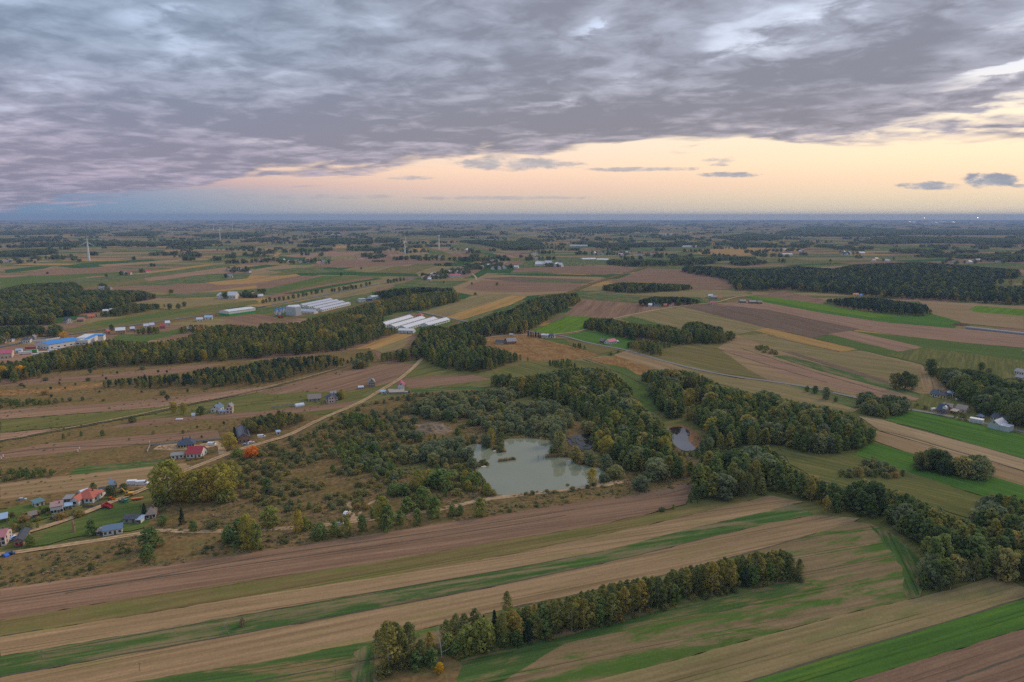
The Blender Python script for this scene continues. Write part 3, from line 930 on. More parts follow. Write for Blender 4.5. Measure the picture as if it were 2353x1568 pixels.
def pond(pts, m, label):
    w = [P(x, y) for x, y in pts]
    w = smooth_line(w + [w[0]], 2)[:-1]
    z = nextz() + 0.02
    me = mesh_of('pond_water', [(p.x, p.y, z) for p in w], [tuple(range(len(w)))], m)
    bm = bmesh.new()
    bm.from_mesh(me)
    for f in bm.faces:
        if f.normal.z < 0:
            f.normal_flip()
    bmesh.ops.triangulate(bm, faces=bm.faces)
    bm.to_mesh(me)
    bm.free()
    tag(link('pond_water', me), label, None, None, 'structure')


zp = lambda L: [(1022.5 + x * .1709, 976.6 + y * .1709) for x, y in L]
BIGPOND = zp([(225, 340), (300, 290), (400, 262), (520, 280), (620, 330), (650, 375), (800, 375), (785, 300), (800, 195), (950, 183), (1200, 183), (1400, 210), (1490, 260), (1430, 330), (1420, 410), (1500, 445), (1700, 445), (1760, 540), (1900, 560), (2080, 590), (2200, 680),
              (2110, 750), (2080, 800), (1900, 835), (1500, 885), (1200, 912), (950, 940), (820, 955), (590, 950), (560, 850), (555, 740), (410, 650), (410, 590), (500, 572), (592, 548), (540, 505), (430, 520), (350, 450), (235, 370)])
pond(BIGPOND, water_mat('milky_pond_water', (.205, .215, .140), 0.03, 1.75), 'large milky green pond in the middle of the heath')
pond(zp([(1630, 200), (1750, 145), (2010, 120), (2050, 200), (2010, 300), (1950, 335), (1830, 350), (1700, 305), (1650, 250)]), water_mat('dark_pond_water', (.012, .017, .02), 0.03, 1.36), 'small dark pond under the alders beside the large one')
zq = lambda L: [(1176.5 + x * .25, 850.2 + y * .25) for x, y in L]
pond(zq([(1425, 560), (1480, 528), (1560, 532), (1625, 560), (1640, 600), (1610, 640), (1650, 690), (1705, 740), (1620, 758), (1560, 748), (1495, 705), (1455, 650), (1478, 615)]), water_mat('brown_pond_water', (.03, .022, .022), 0.03, 2.1), 'small pond edged with rusty reeds inside the wood')
pond(zq([(70, 350), (180, 325), (200, 360), (100, 415), (70, 395)]), water_mat('still_water', (.02, .025, .035), 0.03, 1.5), 'tiny pool hidden among the willows')

# ------------------------------------------------------------------ trees: shapes
def profile(kind, t):
    if kind == 'birch':
        return math.sin(math.pi * min(1, t ** 0.75)) ** 0.8 * 0.95 + 0.05
    if kind == 'alder':
        return min(1.0, t * 3.5 + 0.45) * (1 - t) ** 0.5
    if kind == 'cone':
        return (1 - t) * 0.95 + 0.04
    if kind == 'pine':
        return min(1.0, t * 2.2 + 0.30) * (1 - t ** 2.2) ** 0.6
    if kind == 'column':
        return min(1.0, t * 4 + 0.5) * (1 - t ** 3) ** 0.6
    return math.sqrt(max(0.0, 1 - (2 * t * 0.92 - 0.84 if t > .5 else (t - .5) * 1.5) ** 2))    # round


def crown_arrays(kind, z0, z1, R, nl, nq, size, lobe, r, flat=0.0):
    """sprays of leaves spread through lobes that make up the crown; unit height"""
    cs = []
    for i in range(nl):
        t = (i + r.random()) / nl
        t = t ** 0.85
        pr = profile(kind, t)
        a = i * 2.399963 + r.uniform(-.5, .5)
        rad = R * pr * math.sqrt(r.uniform(0.12, 0.85))
        lr = max(R * lobe * r.uniform(.75, 1.25) * (0.55 + 0.45 * pr), 0.02)
        c = (rad * math.cos(a), rad * math.sin(a), z0 + (z1 - z0) * t * 0.94)
        cs.append((c, lr, r.uniform(-.28, .28)))
    V, T = [], []
    per = nq // nl
    for c, lr, tl in cs:
        for k in range(per):
            d = np.array([r.gauss(0, 1), r.gauss(0, 1), r.gauss(0, 1) + 0.35])
            d /= np.linalg.norm(d)
            p = np.array([c[0] + d[0] * lr, c[1] + d[1] * lr, c[2] + d[2] * lr * 0.85]) * 1.0
            nn = d + np.array([r.gauss(0, .38), r.gauss(0, .38), r.gauss(0, .38) + .30])
            nn /= np.linalg.norm(nn)
            a = np.cross(nn, [0.3, 0.2, 0.93])
            a /= np.linalg.norm(a) + 1e-9
            b = np.cross(nn, a)
            th = r.uniform(0, 6.28)
            a2 = a * math.cos(th) + b * math.sin(th)
            b2 = b * math.cos(th) - a * math.sin(th)
            s1 = size * r.uniform(.6, 1.3)
            s2 = size * r.uniform(.5, 1.0)
            V += [p - a2 * s1 - b2 * s2 * .4, p + a2 * s1 * .3 - b2 * s2, p + a2 * s1 + b2 * s2 * .4, p - a2 * s1 * .3 + b2 * s2]
            T.append(min(1, max(0, .5 + tl + r.uniform(-.22, .22))))
    return np.array(V), np.array(T)


def limbs(z0, z1, R, n, r, tr=0.012, up=0.8):
    mb = MB()
    mb.tube((0, 0, 0), (r.uniform(-.01, .01), r.uniform(-.01, .01), z0 + (z1 - z0) * .5), tr, tr * .62, 6)
    mb.tube((0, 0, z0 + (z1 - z0) * .48), (r.uniform(-.02, .02), 0, z1 * .96), tr * .62, tr * .15, 5)
    for i in range(n):
        a = i * 2.4 + r.uniform(-.4, .4)
        z = z0 + (z1 - z0) * r.uniform(0.02, .7)
        l = R * r.uniform(.55, .95)
        mb.tube((0, 0, z), (l * math.cos(a), l * math.sin(a), z + l * up * r.uniform(.5, 1.2)), tr * .38, tr * .1, 4, caps=False)
    return mb


def ramp4(a, b, c, d):
    return [(0.0, a), (0.42, b), (0.8, c), (1.0, d)]


LEAF = {
    'birch': leaf_mat('birch_leaves', [(0, (.085, .100, .036)), (.4, (.135, .138, .044)), (.75, (.185, .160, .044)), (1, (.26, .185, .045))]),
    'alder': leaf_mat('alder_leaves', [(0, (.076, .104, .036)), (.5, (.126, .154, .048)), (.8, (.172, .182, .052)), (1, (.25, .185, .05))]),
    'willow': leaf_mat('willow_leaves', [(0, (.105, .125, .066)), (.5, (.155, .168, .080)), (.85, (.195, .185, .070)), (1, (.25, .18, .055))]),
    'pine': leaf_mat('pine_needles', [(0, (.050, .074, .042)), (.6, (.075, .105, .056)), (1, (.10, .125, .055))], .15),
    'spruce': leaf_mat('spruce_needles', [(0, (.030, .048, .028)), (1, (.048, .070, .036))], .1),
    'poplar': leaf_mat('poplar_leaves', [(0, (.19, .185, .040)), (.5, (.25, .21, .045)), (1, (.32, .225, .045))]),
    'oak': leaf_mat('oak_leaves', [(0, (.055, .078, .032)), (.7, (.085, .108, .040)), (1, (.15, .135, .045))]),
    'shrub': leaf_mat('shrub_leaves', [(0, (.085, .095, .040)), (.45, (.145, .140, .050)), (.8, (.20, .165, .056)), (1, (.24, .14, .05))]),
    'green': leaf_mat('green_bush_leaves', [(0, (.085, .125, .040)), (.6, (.125, .160, .046)), (1, (.19, .185, .045))]),
    'gold': leaf_mat('golden_leaves', [(0, (.34, .22, .025)), (.6, (.42, .25, .027)), (1, (.45, .23, .025))]),
    'rust': leaf_mat('rust_leaves', [(0, (.46, .15, .022)), (1, (.50, .20, .028))]),
    'red': leaf_mat('red_leaves', [(0, (.26, .045, .025)), (1, (.32, .08, .03))]),
    'tuft': leaf_mat('dry_tufts', [(0, (.14, .125, .065)), (.5, (.20, .16, .085)), (1, (.26, .185, .105))], .4),
    'reedy': leaf_mat('reed_blades', [(0, (.20, .16, .075)), (1, (.30, .21, .10))], .4),
}
BARK = plain('dark_bark', (.07, .055, .045), 0.95, 0, .3, 4)
WHITEBARK = plain('pale_birch_bark', (.55, .52, .47), 0.9, 0, .35, 12)
GREYBARK = plain('grey_bark', (.20, .17, .14), 0.95, 0, .3, 5)

#        profile  z0   z1   R   lobes quads size lobe  trunk-radius limbs bark leaf
SPEC = {
    'birch_tree': ('birch', .16, 1.0, .19, 34, 1250, .021, .40, .0095, 12, WHITEBARK, 'birch'),
    'alder_tree': ('alder', .10, 1.0, .25, 36, 1600, .026, .34, .014, 8, BARK, 'alder'),
    'willow_tree': ('round', .04, 1.0, .42, 30, 1500, .042, .36, .02, 6, GREYBARK, 'willow'),
    'pine_tree': ('pine', .30, 1.0, .21, 26, 1100, .030, .40, .012, 5, GREYBARK, 'pine'),
    'spruce_tree': ('cone', .05, 1.0, .23, 44, 1300, .026, .34, .012, 6, BARK, 'spruce'),
    'poplar_tree': ('round', .06, 1.0, .36, 46, 2400, .024, .30, .016, 10, GREYBARK, 'poplar'),
    'oak_tree': ('round', .14, 1.0, .43, 30, 2000, .030, .36, .022, 10, BARK, 'oak'),
    'bush': ('round', .0, 1.0, .58, 24, 900, .060, .40, .02, 5, BARK, 'shrub'),
    'young_tree': ('column', .06, 1.0, .27, 26, 1000, .036, .42, .012, 5, GREYBARK, 'green'),
}
NVAR = {'birch_tree': 6, 'alder_tree': 6, 'willow_tree': 5, 'pine_tree': 5, 'spruce_tree': 3, 'poplar_tree': 3, 'oak_tree': 4, 'bush': 5, 'young_tree': 4}
CROWN, TRUNK, WHOLE = {}, {}, {}


def make_crown(name, V, T, mats, extra=None):
    nq = len(T)
    vs = [tuple(v) for v in V]
    fs = [(4 * i, 4 * i + 1, 4 * i + 2, 4 * i + 3) for i in range(nq)]
    fm = [0] * nq
    tint = list(T)
    if extra is not None:
        b = len(vs)
        vs += extra.v
        fs += [tuple(i + b for i in f) for f in extra.f]
        fm += [1] * len(extra.f)
        tint += [.5] * len(extra.f)
    me = mesh_of(name, vs, fs, mats, fm)
    at = me.attributes.new('tint', 'FLOAT', 'FACE')
    at.data.foreach_set('value', tint)
    return me


for sp_name, (kind, z0, z1, R, nl, nq, size, lobe, tr, nlimb, bark, leaf) in SPEC.items():
    CROWN[sp_name], TRUNK[sp_name], WHOLE[sp_name] = [], [], []
    for k in range(NVAR[sp_name]):
        r = random.Random(hash((len(sp_name), k * 17 + 5)) & 0xffff)
        V, T = crown_arrays(kind, z0, z1, R * r.uniform(.92, 1.08), nl + r.randint(-3, 3), nq, size, lobe, r)
        tk = limbs(z0, z1, R, nlimb, r, tr)
        CROWN[sp_name].append(make_crown('crown', V, T, [LEAF[leaf]]))
        TRUNK[sp_name].append(tk.mesh('trunk', bark))
        WHOLE[sp_name].append(make_crown(sp_name, V, T, [LEAF[leaf], bark], tk))
ALT = {}


def alt_crown(sp_name, k, leaf):
    key = (sp_name, k, leaf)
    if key not in ALT:
        me = CROWN[sp_name][k].copy()
        me.materials[0] = LEAF[leaf]
        ALT[key] = me
    return ALT[key]


CATS = {'bush': 'bush'}


def plant(sp_name, loc, h, wide=1.0, label=None, group=None, parts=True, leaf=None, k=None, rz=None):
    """one tree: an Empty at its foot with trunk and crown, or a single mesh where it is too small to show them"""
    k = random.randrange(NVAR[sp_name]) if k is None else k
    rz = random.uniform(0, 6.28) if rz is None else rz
    name = sp_name
    if parts:
        t = empty(name, loc, rz)
        t.scale = (h * wide, h * wide, h)
        link('crown', alt_crown(sp_name, k, leaf) if leaf else CROWN[sp_name][k], t)
        link('trunk', TRUNK[sp_name][k], t)
    else:
        t = link(name, WHOLE[sp_name][k])
        t.location = loc
        t.rotation_euler = (0, 0, rz)
        t.scale = (h * wide, h * wide, h)
    return tag(t, label, CATS.get(sp_name, 'tree'), group)


# ------------------------------------------------------------------ single trees that the photograph singles out
# species, foot x, foot y, height in rows, width factor, label, leaf
SOLO = [
    ('birch_tree', 893, 1545, 118, 1.25, 'large drooping golden birch at the left end of the foreground tree row', None),
    ('birch_tree', 908, 1490, 62, 1.5, 'golden birch behind the drooping one at the row\'s left end', None),
    ('birch_tree', 921, 1536, 100, 1.0, 'birch with a bright pale trunk beside the drooping golden birch', None),
    ('birch_tree', 940, 1520, 92, 1.25, 'broad olive birch just right of the pale-trunked birch', None),
    ('birch_tree', 872, 1512, 66, 1.2, 'grey-green birch on the outer left edge of the foreground row', None),
    ('birch_tree', 968, 1528, 60, 1.0, 'slim half-bare birch in front of the dark bush at the row\'s left end', None),
    ('birch_tree', 988, 1508, 58, .95, 'thin yellow birch left of the small dark spruce', None),
    ('spruce_tree', 986, 1492, 40, .62, 'small narrow dark spruce beside the dead white birch', None),
    ('birch_tree', 1048, 1470, 62, 1.1, 'thin golden birch standing behind the dead white one', None),
    ('young_tree', 955, 1538, 44, 1.3, 'dark leafy bush-like tree at the foot of the golden birches', None),
    ('young_tree', 992, 1530, 40, 1.5, 'round dark green tree in front of the small spruce', None),
    ('young_tree', 1048, 1508, 34, 1.5, 'low dark green tree right of the dead white birch', None),
    ('willow_tree', 1078, 1500, 62, .95, 'bluish green broad tree in the foreground row', 'green'),
    ('willow_tree', 1112, 1495, 72, .9, 'tall broad light-green tree in the foreground row', 'green'),
    ('spruce_tree', 1136, 1462, 62, .75, 'tall dark spruce rising behind the broad green trees', None),
    ('spruce_tree', 1112, 1452, 40, .7, 'shorter dark spruce behind the broad green trees', None),
    ('birch_tree', 1156, 1490, 78, .75, 'half-bare birch with a clear white trunk in the foreground row', None),
    ('birch_tree', 1165, 1420, 62, 1.0, 'birch that stands out above the left half of the foreground row', None),
    ('young_tree', 1010, 1548, 26, 1.2, 'small orange-tipped bush standing alone in front of the birch row', 'gold'),
    ('young_tree', 558, 1441, 22, 1.0, 'lone brown conical bush in the long green strip', 'tuft'),
    ('birch_tree', 1026, 1482, 60, 1.1, 'olive birch just right of the dead white birch', None),
    ('young_tree', 1030, 1500, 46, 1.2, 'green tree filling the gap right of the dead birch', None),
    ('birch_tree', 1068, 1478, 70, 1.1, 'olive birch behind the bluish green broad tree', None),
    ('birch_tree', 1092, 1470, 74, 1.05, 'tall olive birch left of the dark spruces', None),
    # poplars by the hamlet
    ('poplar_tree', 388, 1155, 98, 1.22, 'largest yellow-green poplar at the bend by the dirt road', None),
    ('poplar_tree', 448, 1155, 74, 1.05, 'half-bare golden poplar in the middle of the poplar clump', None),
    ('poplar_tree', 425, 1152, 66, 1.0, 'golden poplar between the largest one and the half-bare one', None),
    ('poplar_tree', 478, 1150, 78, 1.0, 'olive poplar on the right side of the poplar clump', None),
    ('poplar_tree', 512, 1150, 86, 1.0, 'yellow poplar at the right end of the clump', None),
    ('poplar_tree', 532, 1122, 64, 1.0, 'slender yellow poplar behind the right end of the clump', None),
    ('bush', 515, 1155, 32, 1.2, 'green bush under the right-hand poplars', 'green'),
    ('bush', 372, 1160, 28, 1.2, 'green bush under the largest poplar', 'green'),
    ('young_tree', 615, 1132, 34, 1.2, 'rounded green bush alone on the heath right of the poplars', None),
    ('oak_tree', 529, 1034, 38, .95, 'broad olive tree between the yellow house and the brick barn', 'poplar'),
    ('spruce_tree', 541, 1020, 40, .9, 'dark spruce behind the brick barn', None),
    ('oak_tree', 580, 1053, 28, 1.15, 'bright orange maple beside the dirt road', 'rust'),
    ('young_tree', 566, 1054, 22, 1.0, 'small orange maple leaning on the bright one', 'rust'),
    ('bush', 545, 1050, 18, 1.3, 'dark green bush beside the orange maple', 'green'),
    ('bush', 689, 1038, 14, 1.0, 'small red-orange bush alone on the heath', 'red'),
    # along the lower track
    ('young_tree', 347, 1262, 50, 1.55, 'big green tree on the lower track left of the golden clump', None),
    ('young_tree', 340, 1291, 42, 1.2, 'olive bush on the slope below the big green tree', None),
    ('young_tree', 552, 1250, 58, 1.5, 'green tree at the left of the golden clump on the lower track', None),
    ('poplar_tree', 570, 1262, 82, .7, 'golden slender tree in the clump on the lower track', None),
    ('young_tree', 590, 1262, 62, .85, 'thin olive tree at the right of the golden clump', None),
    ('young_tree', 525, 1248, 40, 1.2, 'grey-green bush at the left of the golden clump', None),
    ('young_tree', 622, 1212, 50, 1.5, 'broad light green bush above the lower track', None),
    ('poplar_tree', 686, 1226, 56, .62, 'yellow pointed tree beside the lower track', None),
    ('young_tree', 702, 1220, 34, 1.0, 'green tree next to the yellow pointed one', None),
    ('young_tree', 713, 1216, 18, 1.0, 'small dark bush on the lower track right of the yellow tree', None),
    ('young_tree', 735, 1240, 38, 1.5, 'dark bush below the track, leftmost of three beside each other', None),
    ('young_tree', 768, 1232, 36, 1.1, 'olive bush below the track in the middle of three', None),
    ('young_tree', 797, 1231, 42, .95, 'upright olive bush below the track, right-hand one of three', None),
    ('bush', 783, 1203, 14, 1.2, 'dark red bush beside the track near the white car', 'red'),
    ('young_tree', 833, 1222, 40, 1.0, 'single olive tree below the track between two bush groups', None),
    ('poplar_tree', 878, 1215, 76, .75, 'tall yellowing tree on the lower track', None),
    ('young_tree', 890, 1220, 62, 1.0, 'olive tree at the foot of the tall yellowing one', None),
    ('young_tree', 858, 1192, 24, 1.2, 'small dark bush left of the tall yellowing tree', None),
    ('young_tree', 919, 1206, 34, 1.1, 'grey-green bush right of the tall yellowing tree', None),
    ('young_tree', 959, 1207, 40, 1.0, 'upright olive bush between track and ploughed strip', None),
    ('young_tree', 935, 1180, 38, 1.5, 'broad dark green bush above the track', None),
    ('young_tree', 972, 1168, 50, 1.4, 'broad green and yellow tree above the track', None),
    ('young_tree', 998, 1192, 52, 1.2, 'olive tree standing on the track near the pond corner', None),
    ('young_tree', 1000, 1175, 34, 1.0, 'yellow-green tree behind the olive one near the pond corner', None),
    ('young_tree', 1040, 1188, 28, 1.3, 'low dark bush left of the pond corner track', None),
    ('young_tree', 1058, 1186, 26, 1.0, 'small dark bush beside the widened track', None),
    ('young_tree', 1103, 1188, 44, 1.2, 'round dark green tree alone below the widened track', None),
    ('poplar_tree', 961, 1128, 50, .8, 'yellow pointed tree left of the big pond', None),
    ('poplar_tree', 985, 1112, 34, .6, 'thin orange tree left of the big pond', 'gold'),
    ('bush', 1015, 1122, 42, 1.2, 'long dark green thicket left of the big pond', 'green'),
    ('bush', 995, 1118, 34, 1.2, 'dark green bush joined to the thicket left of the pond', 'green'),
    ('bush', 903, 1136, 22, 1.3, 'dark green bush on the heath above the track', 'green'),
    ('bush', 925, 1138, 26, 1.1, 'green bush beside the dark one on the heath', 'green'),
    ('young_tree', 445, 1222, 26, 1.3, 'round green bush inside the bend of the lower track', None),
    ('bush', 490, 1216, 22, 1.3, 'brownish bush at the lower track right of the bend', None),
    ('spruce_tree', 333, 1192, 36, 1.05, 'big dark spruce in the hamlet garden by the brown-roofed house', None),
    ('spruce_tree', 419, 1206, 40, .95, 'dark spruce beside the bend of the lower track', None),
    ('young_tree', 212, 1230, 36, 1.3, 'bushy tree left of the blue-roofed long shed', None),
    ('oak_tree', 375, 1208, 24, 1.2, 'round green tree behind the big bush on the lower track', 'green'),
    ('oak_tree', 255, 1144, 28, 1.0, 'dark green tree beside the yellow digger', None),
    ('oak_tree', 284, 1132, 20, 1.2, 'dark green tree behind the yellow digger', None),
    ('young_tree', 216, 1135, 26, 1.2, 'pointed green tree behind the red-roofed house', None),
    ('young_tree', 70, 1255, 26, 1.4, 'bushy brown-green tree beside the black-roofed shed', None),
    ('bush', 278, 1257, 7, 1.2, 'tiny bush on the slope below the lower track', None),
    ('birch_tree', 1130, 1137, 62, 1.0, 'x', None),
    # round the big pond
    ('poplar_tree', 1361, 1116, 40, .95, 'round yellow-green tree on the pond\'s near right bank', None),
    ('willow_tree', 1388, 1108, 20, 1.5, 'low willow bush right of the yellow-green bank tree', None),
    ('willow_tree', 1322, 1062, 36, .9, 'olive willow on the point between the ponds', None),
    ('willow_tree', 1355, 1070, 34, 1.1, 'round willow on the far right bank of the big pond', None),
    ('willow_tree', 1392, 1082, 38, .9, 'pale willow behind the far right bank', None),
    ('willow_tree', 1284, 1046, 54, .75, 'tall pale willow at the dark pond\'s left edge', None),
    ('willow_tree', 1276, 1022, 46, .8, 'willow behind the tall pale one at the dark pond', None),
    ('willow_tree', 1472, 1128, 34, 1.5, 'broad olive willow bush where the track ends', None),
    ('willow_tree', 1505, 1105, 52, 1.2, 'big pale round willow right of the pond track', None),
    ('willow_tree', 1415, 1100, 30, 1.3, 'willow at the corner of the pond near the track end', None),
    ('birch_tree', 1897, 1180, 42, 1.1, 'yellow young tree at the front edge of the alder belt', None),
    ('willow_tree', 1078, 1062, 34, .9, 'willow on the left bank of the big pond', None),
    ('willow_tree', 1085, 1080, 28, 1.0, 'low willow beside the wooden jetty', None),
    ('willow_tree', 1060, 1060, 30, 1.0, 'orange-tipped willow on the left bank', None),
    ('poplar_tree', 1128, 1018, 34, .8, 'yellow-topped tree on the headland of the pond', None),
    ('willow_tree', 1118, 1030, 30, 1.0, 'willow at the tip of the headland with the jetty', None),
    # right-hand trees
    ('oak_tree', 2058, 895, 38, .95, 'dark oak at the left of the field clump, by the green strip', None),
    ('oak_tree', 2078, 898, 44, .85, 'tallest dark oak of the clump in the middle of the fields', None),
    ('oak_tree', 2095, 895, 34, .9, 'dark spreading oak at the right of the field clump', None),
    ('oak_tree', 2137, 861, 36, 1.05, 'large round dark tree at the corner of the right-hand wood', None),
    ('oak_tree', 2254, 853, 20, 1.0, 'round dark tree beyond the right-hand wood', None),
    ('oak_tree', 2272, 858, 12, 1.4, 'low tree right of the round one beyond the wood', None),
    ('oak_tree', 1854, 901, 14, .9, 'small round tree on the narrow grey road, first of three', None),
    ('oak_tree', 1873, 905, 18, 1.0, 'round tree on the narrow grey road, second of three', None),
    ('willow_tree', 1898, 918, 28, .9, 'taller olive tree by the narrow grey road', None),
    ('oak_tree', 1920, 924, 12, 1.0, 'little dark tree at the edge of the green field', None),
    ('alder_tree', 1978, 982, 22, 1.3, 'dark tree at the tip of the alder wood by the tan band', None),
    # far lone trees
    ('oak_tree', 1142, 657, 8, 1.0, 'dark lone tree in the wide brown field', None),
    ('oak_tree', 1092, 679, 7, 1.3, 'dark spreading tree at the edge of the brown field', None),
    ('oak_tree', 1084, 655, 6, 1.1, 'small lone tree beside the village path', None),
    ('oak_tree', 1020, 651, 5, 1.1, 'small lone tree in the green field below the village', None),
    ('oak_tree', 784, 635, 8, 1.0, 'small dark tree on the dark green strips', None),
    ('oak_tree', 830, 620, 6, 1.0, 'lone tree in the far olive strips beyond the halls', None),
    ('oak_tree', 109, 631, 6, 1.2, 'lone dark round tree in the far left field', None),
    ('oak_tree', 245, 638, 9, 1.0, 'dark bushy tree by the far left farm', None),
    ('oak_tree', 1908, 603, 7, 1.0, 'lone dark tree before the right-hand pine wood', None),
    ('oak_tree', 2166, 608, 9, .9, 'round tree that rises over the pine wood', None),
    ('oak_tree', 2195, 609, 7, 1.2, 'lower round tree that rises over the pine wood', None),
    ('oak_tree', 257, 760, 14, .9, 'bright yellow maple beyond the blue-roofed halls', 'gold'),
    ('oak_tree', 147, 782, 19, 1.1, 'large orange-yellow maple behind the blue-roofed hall', 'gold'),
    ('oak_tree', 54, 776, 14, 1.2, 'yellow maple among the left houses', 'gold'),
    ('oak_tree', 48, 868, 27, 1.1, 'golden oak at the front of the left wood', 'gold'),
    ('oak_tree', 8, 868, 26, 1.0, 'golden oak at the left border of the picture', 'gold'),
    ('oak_tree', 424, 706, 12, 1.0, 'lone tree in front of the left wood tip', None),
    ('oak_tree', 390, 712, 14, 1.1, 'olive tree at the left wood tip', None),
    ('oak_tree', 410, 711, 13, 1.0, 'olive tree right of the left wood tip', None),
    ('pine_tree', 385, 923, 16, 1.5, 'small round pine in the pale field on the left', None),
    ('oak_tree', 305, 972, 16, 1.3, 'dark bush beside the field ditch on the left', None),
    ('oak_tree', 400, 950, 26, .8, 'olive tree left of the twin white houses', 'poplar'),
    ('oak_tree', 422, 952, 26, .8, 'second olive tree left of the twin white houses', 'poplar'),
    ('oak_tree', 462, 954, 20, 1.2, 'brown bushy tree beside the twin white houses', None),
    ('pine_tree', 208, 861, 14, 1.6, 'round dark pine above the brown strip', None),
    ('willow_tree', 818, 848, 24, 1.0, 'pale round tree in the gap before the wood', None),
    ('willow_tree', 830, 848, 20, 1.0, 'small pale tree in the gap before the wood', None),
    ('poplar_tree', 785, 918, 24, 1.0, 'brownish tree beside the blue-roofed villa', None),
    ('oak_tree', 778, 920, 18, 1.0, 'dark bush beside the blue-roofed villa', None),
    ('oak_tree', 1155, 890, 30, 1.3, 'dark round grove tree at the tip of the green strip', None),
    ('oak_tree', 1140, 888, 26, 1.1, 'dark tree left of the round one at the green strip', None),
    ('alder_tree', 1172, 889, 32, 1.1, 'dark tree right of the round one at the green strip', None),
    ('birch_tree', 1129, 893, 18, .9, 'little orange tree at the end of the green strip', None),
]
SOLO = [s for s in SOLO if s[5] != 'x']
for sp_, x, y, hp, wd, lab, leaf in SOLO:
    h = height_of(y, hp)
    plant(sp_, P(x, y), h, wd, lab, None, parts=hp > 15, leaf=leaf)

# the dead birch with bare white limbs
t = tag(empty('dead_birch', P(1015, 1513)), 'dead birch with bare white limbs in the gap of the foreground row', 'tree')
mb = MB()
mb.tube((0, 0, 0), (-.15, 0, 3.2), .20, .16, 8).tube((-.15, 0, 3.2), (-.7, 0, 7.6), .16, .10, 8).tube((-.7, 0, 7.6), (-.95, .1, 12.8), .10, .03, 6)
mb.build('trunk', WHITEBARK, t)
for a, b, r_ in [((0, 0, 2.2), (2.9, .3, 3.7), .09), ((1.9, .2, 3.2), (3.1, .1, 4.4), .05), ((-.25, 0, 4.1), (1.6, -.3, 7.2), .09), ((.5, -.1, 5.4), (1.9, .4, 6.6), .05), ((-.7, 0, 7.6), (-2.2, .4, 9.0), .05),
                 ((-.75, 0, 8.6), (.6, -.3, 11.4), .05), ((-.8, 0, 9.6), (-2.0, -.2, 11.8), .04), ((-.4, 0, 5.6), (-2.1, 0, 6.6), .04)]:
    MB().tube(a, b, r_, r_ * .3, 5).build('limb', WHITEBARK, t)

# ------------------------------------------------------------------ groves
def in_poly(x, y, poly):
    px = np.array([p[0] for p in poly])
    py = np.array([p[1] for p in poly])
    c = np.zeros(x.shape, bool)
    j = len(poly) - 1
    for i in range(len(poly)):
        cond = ((py[i] > y) != (py[j] > y))
        with np.errstate(divide='ignore', invalid='ignore'):
            xi = (px[j] - px[i]) * (y - py[i]) / (py[j] - py[i] + 1e-12) + px[i]
        c ^= cond & (x < xi)
        j = i
    return c


def grove_points(poly, space, h, fill=1.0, clump=0.0, holes=()):
    """feet of trees whose foot and top both lie inside the outline that the photograph shows"""
    ys = [p[1] for p in poly]
    xs = [p[0] for p in poly]
    y0 = P(0, max(ys)).y - 2
    y1 = P(0, min(max(min(ys) + 0.0, 512), 1500)).y * 1.03 + 30
    far = [P(x, y) for x, y in poly]
    x0 = min(p.x for p in far) - 10
    x1 = max(p.x for p in far) + 10
    nx, ny = int((x1 - x0) / space) + 1, int((y1 - y0) / space) + 1
    gx, gy = np.meshgrid(np.arange(nx), np.arange(ny))
    X = x0 + (gx + 0.5 * (gy % 2) + rng.uniform(-.38, .38, gx.shape)) * space
    Y = y0 + (gy + rng.uniform(-.38, .38, gx.shape)) * space
    X, Y = X.ravel(), Y.ravel()
    Y = np.maximum(Y, 50)
    H = h * rng.uniform(.62, 1.16, X.shape)
    fx, fy, d = proj(X, Y, 0)
    base = in_poly(fx, fy, poly)
    ok = np.zeros(X.shape, bool)
    for k in (1.0, .86, .72, .58, .46):
        tx, ty, _ = proj(X, Y, H * 0.97 * k)
        fit = base & ~ok & in_poly(tx, ty, poly)
        H = np.where(fit, H * k, H)
        ok |= fit
    tx, ty, _ = proj(X, Y, H * 0.97)
    if fill < 1:
        ok &= rng.random(X.shape) < fill
    if clump > 0:
        n = np.sin(X * .055 + 1.3) * np.cos(Y * .043 - .7) + .6 * np.sin(X * .13 - Y * .11) + .4 * np.cos(Y * .21 + X * .17)
        ok &= n > clump - 1.0 + rng.uniform(-.35, .35, X.shape)
    for hp in holes:
        ok &= ~in_poly(fx, fy, hp)
        ok &= ~in_poly(tx, ty, hp)
    return X[ok], Y[ok], H[ok], fy[ok], (fy - ty)[ok]


# outline, mixture, spacing, height, where (for labels), options
GROVES = []


def grove(where, mix, space, h, poly, **k):
    GROVES.append((where, mix, space, h, poly, k))


